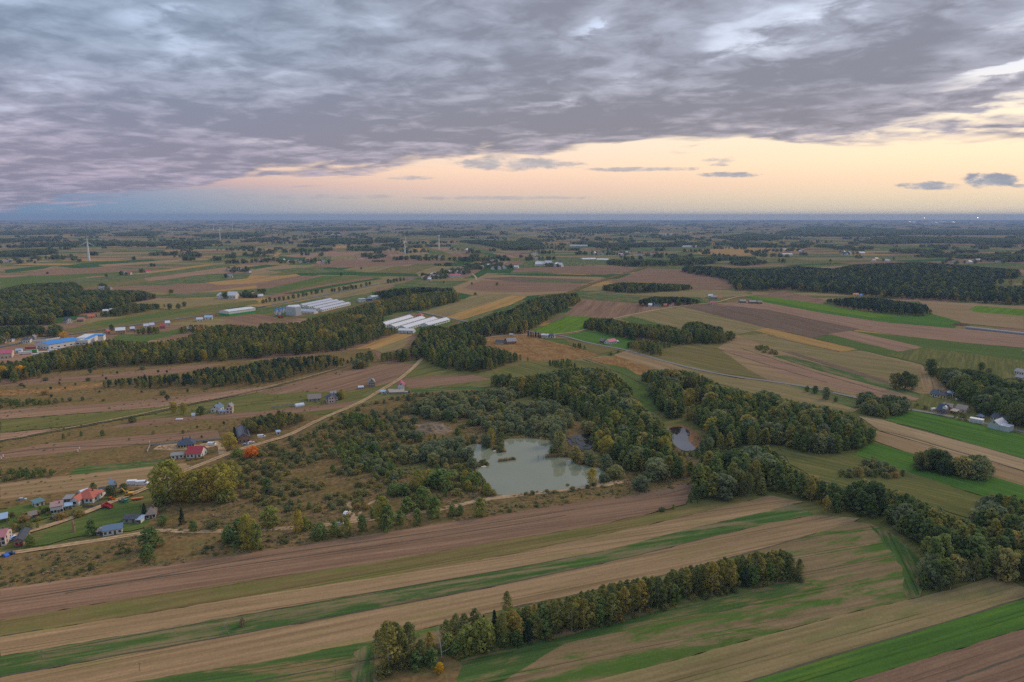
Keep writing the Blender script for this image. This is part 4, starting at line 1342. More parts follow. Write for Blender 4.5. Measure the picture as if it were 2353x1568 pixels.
A_, B_, W_, N_, S_, O_, U_, Y_, Q_ = 'alder_tree', 'birch_tree', 'willow_tree', 'pine_tree', 'spruce_tree', 'oak_tree', 'bush', 'young_tree', 'poplar_tree'
grove('in the long row across the foreground field', {B_: .60, Y_: .27, A_: .10, S_: .03}, 3.1, 15.0,
      [(1140, 1408), (1190, 1396), (1250, 1380), (1300, 1371), (1360, 1347), (1420, 1334), (1490, 1324), (1560, 1304), (1650, 1284), (1740, 1267), (1800, 1260), (1843, 1285), (1850, 1315), (1838, 1334), (1764, 1345),
       (1700, 1357), (1600, 1378), (1530, 1395), (1440, 1425), (1360, 1445), (1280, 1467), (1200, 1484), (1150, 1493), (1140, 1470)])
grove('in the thick wood behind the pond', {A_: .70, B_: .14, Y_: .07, W_: .07, Q_: .02}, 5.2, 14.0,
      [(1160, 870), (1240, 857), (1310, 843), (1394, 845), (1426, 866), (1449, 888), (1452, 912), (1489, 943), (1526, 970), (1535, 990), (1540, 1020), (1546, 1036), (1590, 1060), (1625, 1095), (1570, 1104), (1520, 1098), (1440, 1090), (1400, 1060), (1370, 1038),
       (1362, 1030), (1368, 1000), (1350, 970), (1300, 935), (1230, 915), (1176, 905)])
grove('in the wood right of the meadow strip', {A_: .68, B_: .20, W_: .10, Q_: .02}, 5.4, 15.0,
      [(1471, 862), (1490, 850), (1536, 848), (1566, 848), (1606, 858), (1646, 876), (1660, 888), (1696, 893), (1726, 902), (1764, 895), (1800, 915), (1840, 923), (1905, 935), (1960, 950), (1972, 963), (2015, 988), (2010, 1013), (1965, 1036), (1900, 1045),
       (1840, 1040), (1792, 1024), (1740, 1030), (1690, 1036), (1640, 1034), (1626, 1000), (1600, 980), (1560, 965), (1528, 962), (1511, 945), (1499, 925), (1496, 890), (1480, 880)], holes=[[(1558, 898), (1600, 893), (1628, 905), (1618, 924), (1570, 926)]])
grove('in the wooded belt along the foreground fields', {A_: .80, B_: .09, W_: .08, O_: .03}, 5.6, 15.5,
      [(1590, 1058), (1640, 1030), (1700, 1030), (1764, 1022), (1790, 1045), (1815, 1068), (1885, 1103), (1940, 1113), (1985, 1100), (2030, 1116), (2065, 1125), (2112, 1145), (2145, 1160), (2215, 1193), (2250, 1198), (2258, 1160), (2270, 1136), (2327, 1132), (2400, 1180),
       (2400, 1355), (2353, 1350), (2322, 1338), (2280, 1325), (2235, 1340), (2190, 1355), (2135, 1362), (2115, 1352), (2111, 1300), (2150, 1276), (2110, 1258), (2075, 1235), (2060, 1220), (1990, 1190), (1915, 1178), (1852, 1155), (1777, 1133), (1751, 1141), (1696, 1146), (1651, 1153), (1589, 1163),
       (1576, 1140), (1611, 1110), (1630, 1095)])
grove('in the corner thicket of the patchy field', {B_: .55, A_: .3, W_: .15}, 4.0, 11.0, [(2110, 1300), (2150, 1275), (2190, 1285), (2235, 1295), (2235, 1340), (2190, 1355), (2135, 1362), (2115, 1352)])
grove('among the willows above the pond', {W_: .86, Y_: .08, B_: .06}, 6.6, 8.5,
      [(930, 940), (975, 915), (1025, 900), (1088, 895), (1176, 888), (1300, 930), (1360, 970), (1366, 1000), (1300, 1000), (1240, 1004), (1176, 1004), (1128, 1004), (1100, 985), (1040, 970), (993, 968), (950, 955)], clump=.35)
grove('on the bank around the big pond', {W_: .8, Y_: .2}, 6.0, 6.5, [(1056, 1022), (1085, 1000), (1140, 995), (1200, 988), (1270, 990), (1288, 1010), (1270, 1014), (1200, 1008), (1150, 1012), (1128, 1022), (1095, 1020), (1068, 1030)])
grove('in the willow thicket left of the pond', {W_: .9, B_: .1}, 5.8, 8.5, [(885, 1048), (923, 1024), (963, 1020), (1000, 1008), (1038, 1003), (1060, 1000), (1066, 1030), (1050, 1060), (1020, 1075), (985, 1070), (940, 1066), (900, 1064)])
grove('in the thick green bank left of the pond', {Y_: .7, W_: .3}, 4.6, 6.5, [(738, 1040), (778, 1020), (813, 1008), (850, 1008), (875, 1022), (890, 1045), (905, 1068), (935, 1085), (940, 1108), (900, 1112), (868, 1103), (825, 1085), (763, 1060)])
grove('in the yellowing clump by the dirt road', {Y_: .6, B_: .4}, 5.0, 8.5, [(788, 948), (812, 944), (840, 950), (880, 965), (895, 985), (880, 993), (830, 992), (792, 985)])
grove('in the golden willows below the sandy heap', {W_: .6, Y_: .25, B_: .15}, 6.0, 8.0, [(895, 995), (930, 985), (960, 990), (1020, 1000), (1050, 998), (1045, 1012), (1000, 1015), (940, 1020), (900, 1018)])
grove('on the pond bank behind the jetty', {Q_: .3, Y_: .7}, 5.5, 8.0, [(1040, 1095), (1070, 1078), (1100, 1082), (1120, 1105), (1120, 1140), (1100, 1148), (1070, 1132), (1050, 1118)])
grove('along the near shore of the big pond', {U_: 1.0}, 9.0, 3.4, [(1122, 1146), (1125, 1120), (1165, 1115), (1180, 1130), (1240, 1124), (1300, 1112), (1350, 1108), (1350, 1118), (1250, 1130), (1180, 1138)])
grove('in the thicket beside the long green strip', {U_: .6, Y_: .4}, 5.5, 4.0, [(1500, 1178), (1530, 1162), (1580, 1150), (1620, 1142), (1640, 1150), (1580, 1168), (1510, 1184)])
grove('among the shrubs on the heath', {U_: .55, W_: .22, Y_: .15, B_: .08}, 6.2, 5.2,
      [(745, 965), (760, 958), (840, 925), (960, 900), (1130, 895), (1170, 930), (1060, 1000), (1085, 1100), (1120, 1120), (1040, 1150), (960, 1160), (900, 1140), (850, 1112), (770, 1095), (700, 1060), (690, 1010)], clump=.50,
      holes=[[(953, 968), (1042, 968), (1042, 1004), (953, 1004)], [(905, 1070), (1005, 1066), (1005, 1092), (905, 1096)]])
grove('on the open heath by the dirt road', {U_: .72, Y_: .18, W_: .10}, 5.6, 3.8,
      [(540, 1052), (640, 1008), (700, 985), (740, 968), (690, 1010), (700, 1060), (770, 1095), (850, 1112), (900, 1140), (960, 1160), (900, 1172), (780, 1178), (660, 1180), (560, 1150), (540, 1100)], clump=.62)
grove('on the scrubby slope below the track', {U_: 1.0}, 5.0, 1.9, [(0, 1300), (160, 1268), (330, 1240), (520, 1236), (680, 1226), (888, 1208), (1080, 1178), (1300, 1140), (1440, 1118), (1430, 1140), (1176, 1178), (888, 1222), (588, 1266), (242, 1318), (0, 1350)], clump=1.0)
grove('in the small wood above the brick barn', {B_: .75, N_: .25}, 4.6, 9.0, [(545, 990), (560, 964), (600, 953), (640, 944), (690, 950), (712, 958), (700, 972), (640, 992), (600, 1000), (560, 998)])
grove('in the hedge beside the left field', {Y_: .5, U_: .3, B_: .2}, 5.0, 6.5, [(-20, 1107), (-20, 1078), (75, 1071), (132, 1080), (130, 1096), (50, 1103)])
grove('in the thicket at the left border', {Y_: .5, U_: .3, W_: .2}, 6.0, 6.0, [(-20, 940), (-20, 915), (45, 915), (100, 915), (190, 912), (200, 922), (110, 932), (45, 940)], clump=.2)
grove('in the gardens of the lower hamlet', {U_: .7, Y_: .3}, 6.0, 3.2, [(0, 1225), (0, 1168), (50, 1155), (130, 1170), (205, 1168), (190, 1185), (100, 1215), (40, 1232)], clump=.75)
grove('on the rough ground before the pine belt', {N_: .55, U_: .45}, 15.0, 3.6, [(0, 850), (230, 838), (420, 838), (560, 850), (560, 880), (600, 893), (460, 912), (230, 925), (0, 905)], fill=.35)
grove('on the rough ground above the yellow house', {N_: .45, U_: .2, B_: .35}, 11.0, 3.2, [(210, 1015), (330, 985), (400, 978), (540, 962), (560, 975), (540, 1000), (480, 1008), (380, 1012), (330, 1010), (230, 1020)], fill=.4)
grove('beside the ditch on the left', {Y_: .6, B_: .4}, 8.0, 7.0, [(118, 1016), (130, 998), (180, 990), (260, 980), (265, 1000), (200, 1008), (140, 1018)], fill=.6)
grove('in the hedge behind the shared garden', {U_: 1}, 3.0, 2.4, [(425, 1063), (455, 1058), (482, 1052), (482, 1047), (450, 1050), (425, 1056)])
grove('on the rim of the small wood pond', {A_: .5, W_: .5}, 4.4, 7.5, [(1545, 1050), (1548, 1036), (1600, 1034), (1622, 1000), (1636, 1000), (1640, 1040), (1600, 1056)])
grove('left of the small wood pond', {A_: .7, W_: .3}, 4.6, 9.0, [(1520, 975), (1534, 985), (1545, 1015), (1556, 1036), (1540, 1046), (1520, 1010)])
# middle distance, left
grove('in the left wood', {A_: .5, B_: .3, O_: .2}, 8.0, 16.0,
      [(-40, 668), (0, 664), (50, 653), (100, 650), (170, 648), (190, 658), (186, 665), (325, 667), (357, 676), (360, 687), (295, 698), (250, 715), (200, 720), (172, 727), (120, 731), (122, 747), (95, 748), (-40, 750)])
grove('along the edge of the left wood', {A_: .4, B_: .4, O_: .2}, 7.0, 13.0, [(200, 728), (270, 706), (300, 696), (385, 699), (388, 707), (330, 718), (275, 728), (228, 730)], fill=.8)
grove('among the left houses', {O_: .5, A_: .3, B_: .2}, 8.0, 13.0, [(-40, 752), (95, 746), (135, 745), (145, 766), (140, 778), (60, 772), (20, 790), (-40, 800)], fill=.8)
grove('in the little copse in the green field', {B_: .6, A_: .4}, 6.0, 10.0, [(307, 771), (307, 758), (335, 751), (362, 750), (368, 767), (340, 770)])
grove('in the copse by the crossroads', {A_: .5, B_: .5}, 7.0, 11.0, [(398, 762), (400, 755), (440, 745), (475, 746), (475, 758), (440, 768), (420, 767)])
grove('in the long wood behind the rough ground', {A_: .34, B_: .50, Y_: .12, Q_: .04}, 6.6, 14.0,
      [(30, 840), (60, 820), (110, 806), (160, 796), (250, 779), (300, 782), (350, 785), (425, 774), (475, 748), (525, 744), (588, 749), (603, 742), (688, 740), (713, 730), (775, 716), (838, 697), (893, 688), (905, 680), (960, 672), (1045, 668), (1055, 678), (1053, 694),
       (963, 716), (913, 719), (863, 734), (883, 741), (880, 749), (838, 754), (763, 769), (785, 776), (843, 755), (910, 752), (913, 766), (900, 772), (838, 791), (788, 806), (700, 816), (588, 824), (500, 831), (375, 839), (250, 846), (150, 854), (90, 858), (40, 855)])
grove('in the dark wood behind the white barns', {N_: .6, A_: .4}, 7.0, 15.0, [(855, 682), (862, 670), (900, 664), (963, 659), (1040, 662), (1048, 672), (1000, 676), (930, 684), (880, 690)])
grove('among the trees at the left border', {A_: .5, B_: .35, O_: .15}, 7.5, 12.0, [(-40, 880), (-40, 832), (30, 828), (60, 822), (110, 845), (120, 858), (85, 872), (30, 882)])
grove('in the wood right of the white barns', {B_: .42, A_: .48, N_: .10}, 6.4, 15.0,
      [(866, 834), (868, 812), (905, 806), (945, 797), (948, 786), (965, 764), (968, 752), (990, 746), (1025, 751), (1060, 742), (1088, 736), (1140, 718), (1176, 710), (1211, 689), (1259, 677), (1326, 672), (1338, 694), (1303, 711), (1262, 731), (1252, 744), (1222, 756),
       (1201, 769), (1176, 771), (1138, 771), (1073, 787), (1068, 794), (1100, 792), (1138, 797), (1176, 808), (1226, 822), (1230, 834), (1176, 834), (1108, 859), (1058, 856), (993, 844), (975, 826), (930, 833)])
grove('in the pine belt on the rough ground', {N_: .5, B_: .42, Y_: .08}, 6.0, 10.0,
      [(222, 894), (240, 873), (325, 864), (425, 857), (470, 844), (560, 839), (590, 829), (630, 821), (688, 819), (760, 814), (802, 826), (806, 838), (790, 846), (708, 861), (615, 884), (588, 889), (500, 891), (375, 894), (300, 894)])
grove('in the thin strip joining the two woods', {B_: .5, A_: .5}, 6.5, 11.0, [(803, 836), (805, 822), (820, 811), (850, 806), (868, 814), (862, 830), (840, 840)])
grove('in the little birch clump at the gap', {B_: .5, Y_: .5}, 5.0, 11.0, [(808, 851), (812, 834), (830, 828), (846, 831), (848, 848)])
# middle distance, right
grove('in the grove in the wide brown field', {A_: .55, N_: .25, B_: .2}, 8.0, 15.0, [(1385, 668), (1387, 655), (1426, 648), (1500, 650), (1589, 654), (1592, 666), (1551, 670), (1464, 675), (1401, 672)])
grove('in the grove behind the red-roofed farm', {N_: .5, A_: .5}, 8.0, 14.0, [(1463, 705), (1465, 690), (1501, 681), (1571, 682), (1611, 689), (1612, 700), (1551, 704), (1501, 705)])
grove('in the dense grove left of the straw field', {A_: .6, B_: .3, N_: .1}, 6.4, 15.0,
      [(1340, 757), (1343, 738), (1356, 730), (1401, 730), (1451, 742), (1539, 747), (1566, 757), (1574, 741), (1601, 737), (1659, 752), (1664, 764), (1678, 757), (1692, 769), (1694, 784), (1664, 791), (1614, 792), (1564, 794), (1501, 782), (1440, 782), (1376, 764)])
grove('in the rounded copse at the grey road', {B_: .6, A_: .4}, 6.0, 11.0, [(1438, 801), (1441, 786), (1476, 778), (1526, 783), (1556, 788), (1556, 797), (1516, 804), (1518, 819), (1489, 818), (1460, 808)])
grove('in the copse on the meadow', {A_: 1}, 6.0, 11.0, [(1248, 841), (1264, 827), (1306, 823), (1325, 834), (1322, 847), (1296, 850)])
grove('in the copse on the dry field', {A_: .6, Y_: .4}, 6.0, 9.0, [(1307, 800), (1310, 788), (1330, 787), (1350, 796), (1350, 805), (1332, 805)])
grove('in the hedge beside the dry field', {U_: .7, Y_: .3}, 5.0, 4.5, [(1382, 820), (1400, 810), (1436, 800), (1438, 806), (1400, 818)])
grove('in the hawthorn hedge on the stubble', {U_: .7, Y_: .3}, 6.0, 7.0, [(1733, 803), (1738, 790), (1765, 795), (1795, 812), (1790, 818), (1765, 815)])
grove('in the wide pine wood on the right', {N_: .62, A_: .28, B_: .10}, 9.5, 15.0,
      [(1564, 620), (1576, 610), (1651, 612), (1690, 617), (1764, 617), (1830, 611), (1915, 617), (1960, 608), (2015, 605), (2115, 602), (2252, 612), (2340, 619), (2348, 630), (2336, 642), (2400, 640), (2400, 704), (2353, 703), (2250, 697), (2140, 691), (2027, 687), (1977, 679), (1960, 679), (1803, 667), (1764, 669), (1692, 669),
       (1674, 649), (1650, 641), (1570, 627)], holes=[[(2285, 643), (2353, 640), (2353, 653), (2340, 657), (2285, 657)]])
grove('in the long pine grove on the lime strip', {N_: .85, A_: .15}, 7.0, 13.0, [(1894, 697), (1900, 687), (1965, 683), (2015, 684), (2127, 699), (2145, 717), (2135, 726), (2102, 728), (2015, 721), (1940, 711)])
grove('in the wood beside the right-hand farms', {O_: .45, A_: .45, W_: .1}, 7.0, 16.0,
      [(2118, 862), (2150, 843), (2195, 846), (2240, 850), (2275, 856), (2300, 868), (2400, 878), (2400, 992), (2353, 986), (2330, 981), (2290, 965), (2245, 950), (2240, 937), (2204, 925), (2187, 898), (2165, 878)])
grove('in the copse below the grey road', {O_: .35, W_: .35, A_: .3}, 6.0, 10.0, [(1965, 947), (1975, 930), (1976, 902), (2000, 900), (2022, 914), (2045, 905), (2065, 909), (2090, 915), (2098, 936), (2080, 951), (2040, 963), (1990, 957)])
grove('in the loose grove on the green field', {O_: .3, W_: .45, A_: .25}, 5.6, 13.0, [(2094, 1064), (2108, 1040), (2130, 1032), (2170, 1032), (2182, 1050), (2198, 1058), (2210, 1045), (2228, 1050), (2240, 1044), (2268, 1048), (2278, 1070), (2276, 1096), (2245, 1106), (2200, 1100), (2140, 1089), (2108, 1086)])
grove('in the low thicket on the meadow', {W_: .5, U_: .2, A_: .3}, 5.0, 6.5, [(1926, 1098), (1934, 1080), (1985, 1066), (1992, 1048), (2020, 1050), (2042, 1064), (2068, 1074), (2092, 1085), (2090, 1102), (2040, 1100), (1980, 1102)])
grove('in the gardens of the right-hand farms', {U_: .6, Y_: .4}, 6.0, 3.6, [(2100, 936), (2110, 925), (2145, 932), (2150, 945), (2125, 945)])
grove('in the hedge between the right-hand farms', {U_: .7, Y_: .3}, 5.0, 3.6, [(2178, 958), (2185, 948), (2215, 948), (2222, 968), (2205, 966)])
# far tree groups beyond
for xx, yy, ww, hh in [(350, 614, 12, 9), (170, 600, 10, 12), (182, 603, 8, 8), (355, 588, 22, 8), (440, 586, 26, 8), (530, 594, 22, 10), (415, 557, 10, 5), (435, 557, 10, 5), (560, 625, 30, 6), (575, 590, 20, 7), (650, 602, 30, 6), (720, 603, 16, 6), (395, 677, 14, 12), (560, 680, 30, 8), (600, 678, 18, 14),
                       (955, 596, 24, 9), (980, 597, 14, 7), (1090, 592, 20, 8), (1005, 612, 16, 6), (1030, 612, 14, 9), (870, 603, 30, 5), (745, 564, 40, 6), (640, 574, 20, 6)]:
    grove('in the far tree clumps on the plain', {O_: .6, A_: .4}, 9.0, max(8, depth_at(yy) * hh * .75 / FPX), [(xx - ww / 2, yy), (xx - ww / 2, yy - hh), (xx + ww / 2, yy - hh), (xx + ww / 2, yy)])
grove('along the foot of the foreground row', {U_: 1}, 2.6, 2.6, [(1030, 1512), (1040, 1490), (1140, 1468), (1290, 1440), (1450, 1398), (1600, 1358), (1764, 1322), (1845, 1318), (1840, 1338), (1764, 1348), (1600, 1381), (1440, 1428), (1280, 1470), (1150, 1496), (1050, 1514)], fill=.55)
grove('under the golden birches of the foreground row', {U_: .7, Y_: .3}, 2.8, 3.4, [(868, 1552), (872, 1505), (940, 1495), (1005, 1480), (1012, 1500), (1000, 1530), (950, 1545), (890, 1556)], fill=.6)
# the avenue along the asphalt road
AVE = [(605, 697), (612, 694), (620, 693), (632, 693), (642, 691), (652, 690), (663, 688), (674, 686), (686, 684), (697, 681), (704, 680), (716, 676), (726, 675), (730, 674), (740, 672), (763, 671), (769, 670), (780, 669), (790, 667), (795, 666), (800, 665), (807, 664), (812, 664), (818, 663), (830, 660), (842, 657), (850, 655),
       (892, 651), (898, 650), (905, 649), (912, 648), (920, 646), (928, 645)]
ORD = ['first', 'second', 'third', 'fourth', 'fifth', 'sixth', 'seventh', 'eighth', 'ninth', 'tenth', 'eleventh', 'twelfth', 'thirteenth', 'fourteenth', 'fifteenth', 'sixteenth', 'seventeenth', 'eighteenth', 'nineteenth', 'twentieth']
ORD += ['twenty-' + q for q in ORD[:9]] + ['thirtieth'] + ['thirty-' + q for q in ORD[:9]]
for i, (x, y) in enumerate(AVE):
    plant('oak_tree', P(x, y + 1), height_of(y + 1, random.uniform(8, 11)), random.uniform(.8, 1.0), 'brown roadside tree in the asphalt road avenue, %s from the left' % ORD[i], 'avenue trees along the asphalt road', parts=False)

POOL = {}
shore = [P(x, y) for x, y in BIGPOND]
for a_, b_ in zip(shore, shore[1:] + shore[:1]):
    d_ = b_ - a_
    nrm = Vector((d_.y, -d_.x, 0)).normalized()
    if in_poly(*[np.array([q]) for q in proj(*((a_ + b_) / 2 + nrm * 2.5))[:2]], BIGPOND)[0]:
        nrm = -nrm
    near_side = (a_.y + b_.y) / 2 < shore[0].y - 40
    for k in range(int(d_.length / 2.1)):
        if near_side and random.random() < .45:
            continue
        p_ = a_ + d_ * random.random() + nrm * random.uniform(.8, 3.8)
        h_ = random.uniform(1.6, 3.6) * (.7 if near_side else 1)
        fx_, fy_, _q = proj(p_.x, p_.y, 0)
        POOL.setdefault('bush', []).append((fy_ - proj(p_.x, p_.y, h_)[1], p_.x, p_.y, h_, random.uniform(.9, 1.3), 'on the shore of the big pond'))
for where, mix, space, h, poly, k in GROVES:
    X, Y, Hh, fy, hp = grove_points(poly, space, h, **k)
    names = list(mix)
    pr = np.array([mix[n] for n in names])
    ch = rng.choice(len(names), len(X), p=pr / pr.sum())
    for i in range(len(X)):
        s_ = names[ch[i]]
        hh = Hh[i]
        if s_ == 'bush':
            hh = min(hh, 4.5) * (.75 if hh > 4 else 1)
        elif s_ == 'spruce_tree':
            hh *= .85
        elif s_ == 'young_tree' and h > 12:
            hh *= .62
        wd = {'willow_tree': 1.05, 'birch_tree': 1.05, 'alder_tree': 1.12, 'pine_tree': 1.05, 'bush': 1.3}.get(s_, 1.0)
        if h < 9.5 and s_ in ('birch_tree', 'pine_tree'):
            wd *= 1.35
        if space > 7.5 and s_ in ('pine_tree', 'alder_tree', 'birch_tree'):
            wd *= 1.3
        POOL.setdefault(s_, []).append((hp[i], X[i], Y[i], hh, wd * rng.uniform(.88, 1.15), where))
DESC = {'birch_tree': 'yellowing birch', 'alder_tree': 'dark green alder', 'willow_tree': 'grey-green willow', 'pine_tree': 'dark pine', 'spruce_tree': 'dark narrow spruce',
        'oak_tree': 'broad-crowned tree', 'bush': 'low brown-green bush', 'young_tree': 'bushy young tree', 'poplar_tree': 'yellow-green poplar'}
PLUR = {'bush': 'bushes', 'birch_tree': 'birches'}
SOLO_N = {}
for s in SOLO:
    SOLO_N[s[0]] = SOLO_N.get(s[0], 0) + 1
SOLO_N['oak_tree'] = SOLO_N.get('oak_tree', 0) + len(AVE)
SOLO_N['spruce_tree'] = SOLO_N.get('spruce_tree', 0) + 6
REST = {}
CHOSEN = {}
for s_, L in POOL.items():
    L.sort(key=lambda q: -q[0])
    keep = max(0, 300 - SOLO_N.get(s_, 0))
    for q in L[:keep]:
        CHOSEN.setdefault((s_, q[5]), []).append(q)
    REST[s_] = L[keep:]


def place_words(L):
    """says where in its grove each tree stands, as one sees it from here"""
    sx = [proj(q[1], q[2], 0)[0] for q in L]
    sy = [proj(q[1], q[2], 0)[1] for q in L]
    out = [''] * len(L)
    if len(L) <= 20:
        for r_, i in enumerate(sorted(range(len(L)), key=lambda i: sx[i])):
            out[i] = 'the only one' if len(L) == 1 else '%s from the left' % ORD[r_] if r_ else 'leftmost one'
        return out
    # in a big grove: ranks from front to back, counted along each rank; very long ranks by their nook and height
    order = sorted(range(len(L)), key=lambda i: -sy[i])
    nr = 3 if len(L) <= 114 else 4
    size = (len(L) + nr - 1) // nr
    names = ['front', 'second', 'third', 'rear'] if nr == 4 else ['front', 'middle', 'rear']
    for r_ in range(nr):
        ids = sorted(order[r_ * size:(r_ + 1) * size], key=lambda i: sx[i])
        for k_, i in enumerate(ids):
            if len(ids) <= 39:
                out[i] = '%s rank, %s from left' % (names[r_], ORD[k_])
            else:
                h_ = 'tall' if L[i][3] > 13 else 'small' if L[i][3] < 8 else 'middling'
                out[i] = '%s rank, %s, %s' % (names[r_], ['far left', 'left', 'middle left', 'middle', 'middle right', 'right', 'far right'][int(k_ / len(ids) * 7)], h_)
    return out


for (s_, where), L in CHOSEN.items():
    pw = place_words(L)
    for q, w_ in zip(L, pw):
        hp, x, y, hh, wd, _ = q
        plant(s_, (x, y, 0), hh, wd, '%s %s, %s' % (DESC[s_], where, w_), '%s %s' % (PLUR.get(s_, DESC[s_] + 's'), where), parts=hp > 24)

# ------------------------------------------------------------------ the rest of each wood: one object per kind, trees set by a node group
def scatter(name, label, meshes, rows, cat):
    src = bpy.data.collections.new(name + '_kinds')
    for i, me in enumerate(meshes):
        src.objects.link(bpy.data.objects.new('%s_kind_%d' % (name, i), me))
    n = len(rows)
    me = bpy.data.meshes.new(name)
    me.vertices.add(n)
    co = np.zeros((n, 3))
    co[:, 0] = [r[0] for r in rows]
    co[:, 1] = [r[1] for r in rows]
    me.vertices.foreach_set('co', co.ravel())
    a = me.attributes.new('scl', 'FLOAT_VECTOR', 'POINT')
    sc = np.array([(r[2] * r[3], r[2] * r[3], r[2]) for r in rows], dtype=np.float32)
    a.data.foreach_set('vector', sc.ravel())
    a = me.attributes.new('pick', 'INT', 'POINT')
    a.data.foreach_set('value', rng.integers(0, len(meshes), n).astype(np.int32))
    a = me.attributes.new('turn', 'FLOAT_VECTOR', 'POINT')
    tv = np.zeros((n, 3), dtype=np.float32)
    tv[:, 2] = rng.uniform(0, 6.28, n)
    a.data.foreach_set('vector', tv.ravel())
    me.update()
    o = link(name, me)
    ng = bpy.data.node_groups.new(name, 'GeometryNodeTree')
    ng.interface.new_socket('Geometry', in_out='INPUT', socket_type='NodeSocketGeometry')
    ng.interface.new_socket('Geometry', in_out='OUTPUT', socket_type='NodeSocketGeometry')
    gi = ng.nodes.new('NodeGroupInput')
    go = ng.nodes.new('NodeGroupOutput')
    ci = ng.nodes.new('GeometryNodeCollectionInfo')
    ci.inputs['Collection'].default_value = src
    ci.inputs['Separate Children'].default_value = True
    ci.inputs['Reset Children'].default_value = True
    ip = ng.nodes.new('GeometryNodeInstanceOnPoints')
    ip.inputs['Pick Instance'].default_value = True

    def na(nm, typ):
        q = ng.nodes.new('GeometryNodeInputNamedAttribute')
        q.data_type = typ
        q.inputs['Name'].default_value = nm
        return q.outputs['Attribute']
    ng.links.new(gi.outputs[0], ip.inputs['Points'])
    ng.links.new(ci.outputs[0], ip.inputs['Instance'])
    ng.links.new(na('pick', 'INT'), ip.inputs['Instance Index'])
    ng.links.new(na('scl', 'FLOAT_VECTOR'), ip.inputs['Scale'])
    ng.links.new(na('turn', 'FLOAT_VECTOR'), ip.inputs['Rotation'])
    ng.links.new(ip.outputs[0], go.inputs[0])
    md = o.modifiers.new('trees', 'NODES')
    md.node_group = ng
    return tag(o, label, cat, None, 'stuff')


NM = {'birch_tree': ('birch_woodland', 'olive and yellow birches in the mass of the middle woods'), 'alder_tree': ('alder_woodland', 'dark green alders in the mass of the middle woods'),
      'willow_tree': ('willow_thicket', 'smaller grey-green willows in the mass of the thickets'), 'pine_tree': ('pine_woodland', 'dark pines in the mass of the middle and far woods'),
      'oak_tree': ('mixed_woodland', 'dark broad-crowned trees in the mass of the far woods'), 'bush': ('shrubbery', 'small shrubs spread over the heath'), 'young_tree': ('sapling_thicket', 'young bushy trees in the mass of the thickets'),
      'spruce_tree': ('spruce_woodland', 'spruces among the other trees'), 'poplar_tree': ('poplar_woodland', 'poplars among the other trees')}
TOTAL = {}
for s_, L in REST.items():
    if L:
        TOTAL[s_] = len(L)
        scatter(NM[s_][0], NM[s_][1], WHOLE[s_], [(x, y, hh, wd) for hp, x, y, hh, wd, where in L], 'woodland')
print('scattered', TOTAL, 'pool', {k: len(v) for k, v in POOL.items()})

# far woods: bands of trees that read as one mass
far_rows = []


def far_wood(poly, space, h):
    X, Y, Hh, fy, hp = grove_points(poly, space, h)
    for i in range(len(X)):
        far_rows.append((X[i], Y[i], Hh[i], rng.uniform(1.5, 2.3) * space / 20.0))


for L in [[(0, 577), (60, 572), (130, 572), (135, 584), (60, 592), (0, 592)], [(40, 560), (200, 552), (340, 556), (500, 552), (520, 560), (350, 567), (200, 566), (60, 570)], [(0, 548), (110, 545), (120, 552), (0, 560)],
          [(250, 536), (330, 530), (368, 532), (360, 543), (280, 544)], [(680, 558), (715, 549), (800, 546), (855, 550), (855, 560), (760, 562)], [(855, 556), (870, 545), (915, 547), (920, 555), (870, 560)], [(785, 577), (800, 571), (890, 568), (908, 572), (870, 578)],
          [(870, 567), (880, 560), (926, 558), (928, 566)], [(620, 528), (760, 522), (860, 523), (840, 530), (700, 532)], [(1030, 555), (1100, 550), (1140, 553), (1200, 555), (1250, 562), (1250, 575), (1176, 576), (1100, 562)], [(1300, 560), (1340, 553), (1400, 558), (1500, 557), (1630, 556), (1630, 566), (1500, 569), (1380, 570)],
          [(1178, 560), (1200, 545), (1245, 552), (1240, 568)], [(1240, 528), (1350, 520), (1500, 522), (1520, 532), (1350, 536)], [(1380, 602), (1400, 597), (1500, 596), (1545, 600), (1530, 612), (1450, 614), (1400, 610)], [(1530, 602), (1560, 590), (1575, 587), (1600, 592), (1640, 588), (1740, 590), (1740, 598), (1660, 600), (1620, 610), (1540, 612)],
          [(1665, 606), (1680, 598), (1740, 596), (1770, 600), (1760, 608), (1700, 612)], [(1780, 533), (1860, 520), (1990, 522), (2110, 530), (2110, 540), (1950, 545), (1810, 543)], [(1960, 556), (2040, 542), (2200, 545), (2353, 548), (2353, 562), (2150, 560), (2000, 562)],
          [(1620, 560), (1700, 556), (1764, 558), (1800, 565), (1860, 556), (1880, 560), (1850, 570), (1700, 569)], [(1920, 568), (1950, 563), (1990, 575), (1985, 581)], [(2050, 575), (2100, 570), (2160, 576), (2150, 583), (2080, 584)], [(2080, 592), (2130, 580), (2230, 585), (2353, 583), (2353, 604), (2280, 602), (2200, 592)],
          [(1640, 545), (1720, 535), (1800, 540), (1790, 552), (1690, 555)], [(2000, 536), (2150, 527), (2353, 528), (2353, 540), (2150, 541)], [(1500, 545), (1580, 540), (1600, 548), (1540, 553)],
          [(0, 532), (120, 526), (240, 528), (230, 536), (100, 540), (0, 540)], [(420, 540), (560, 533), (620, 537), (600, 545), (480, 546)], [(900, 538), (1000, 530), (1100, 532), (1150, 540), (1050, 544)], [(560, 548), (640, 544), (660, 552), (600, 556)]]:
    yb = sum(p[1] for p in L) / len(L)
    d = depth_at(yb)
    far_wood(L, 14 + d / 500.0, 15 + d / 1500.0)
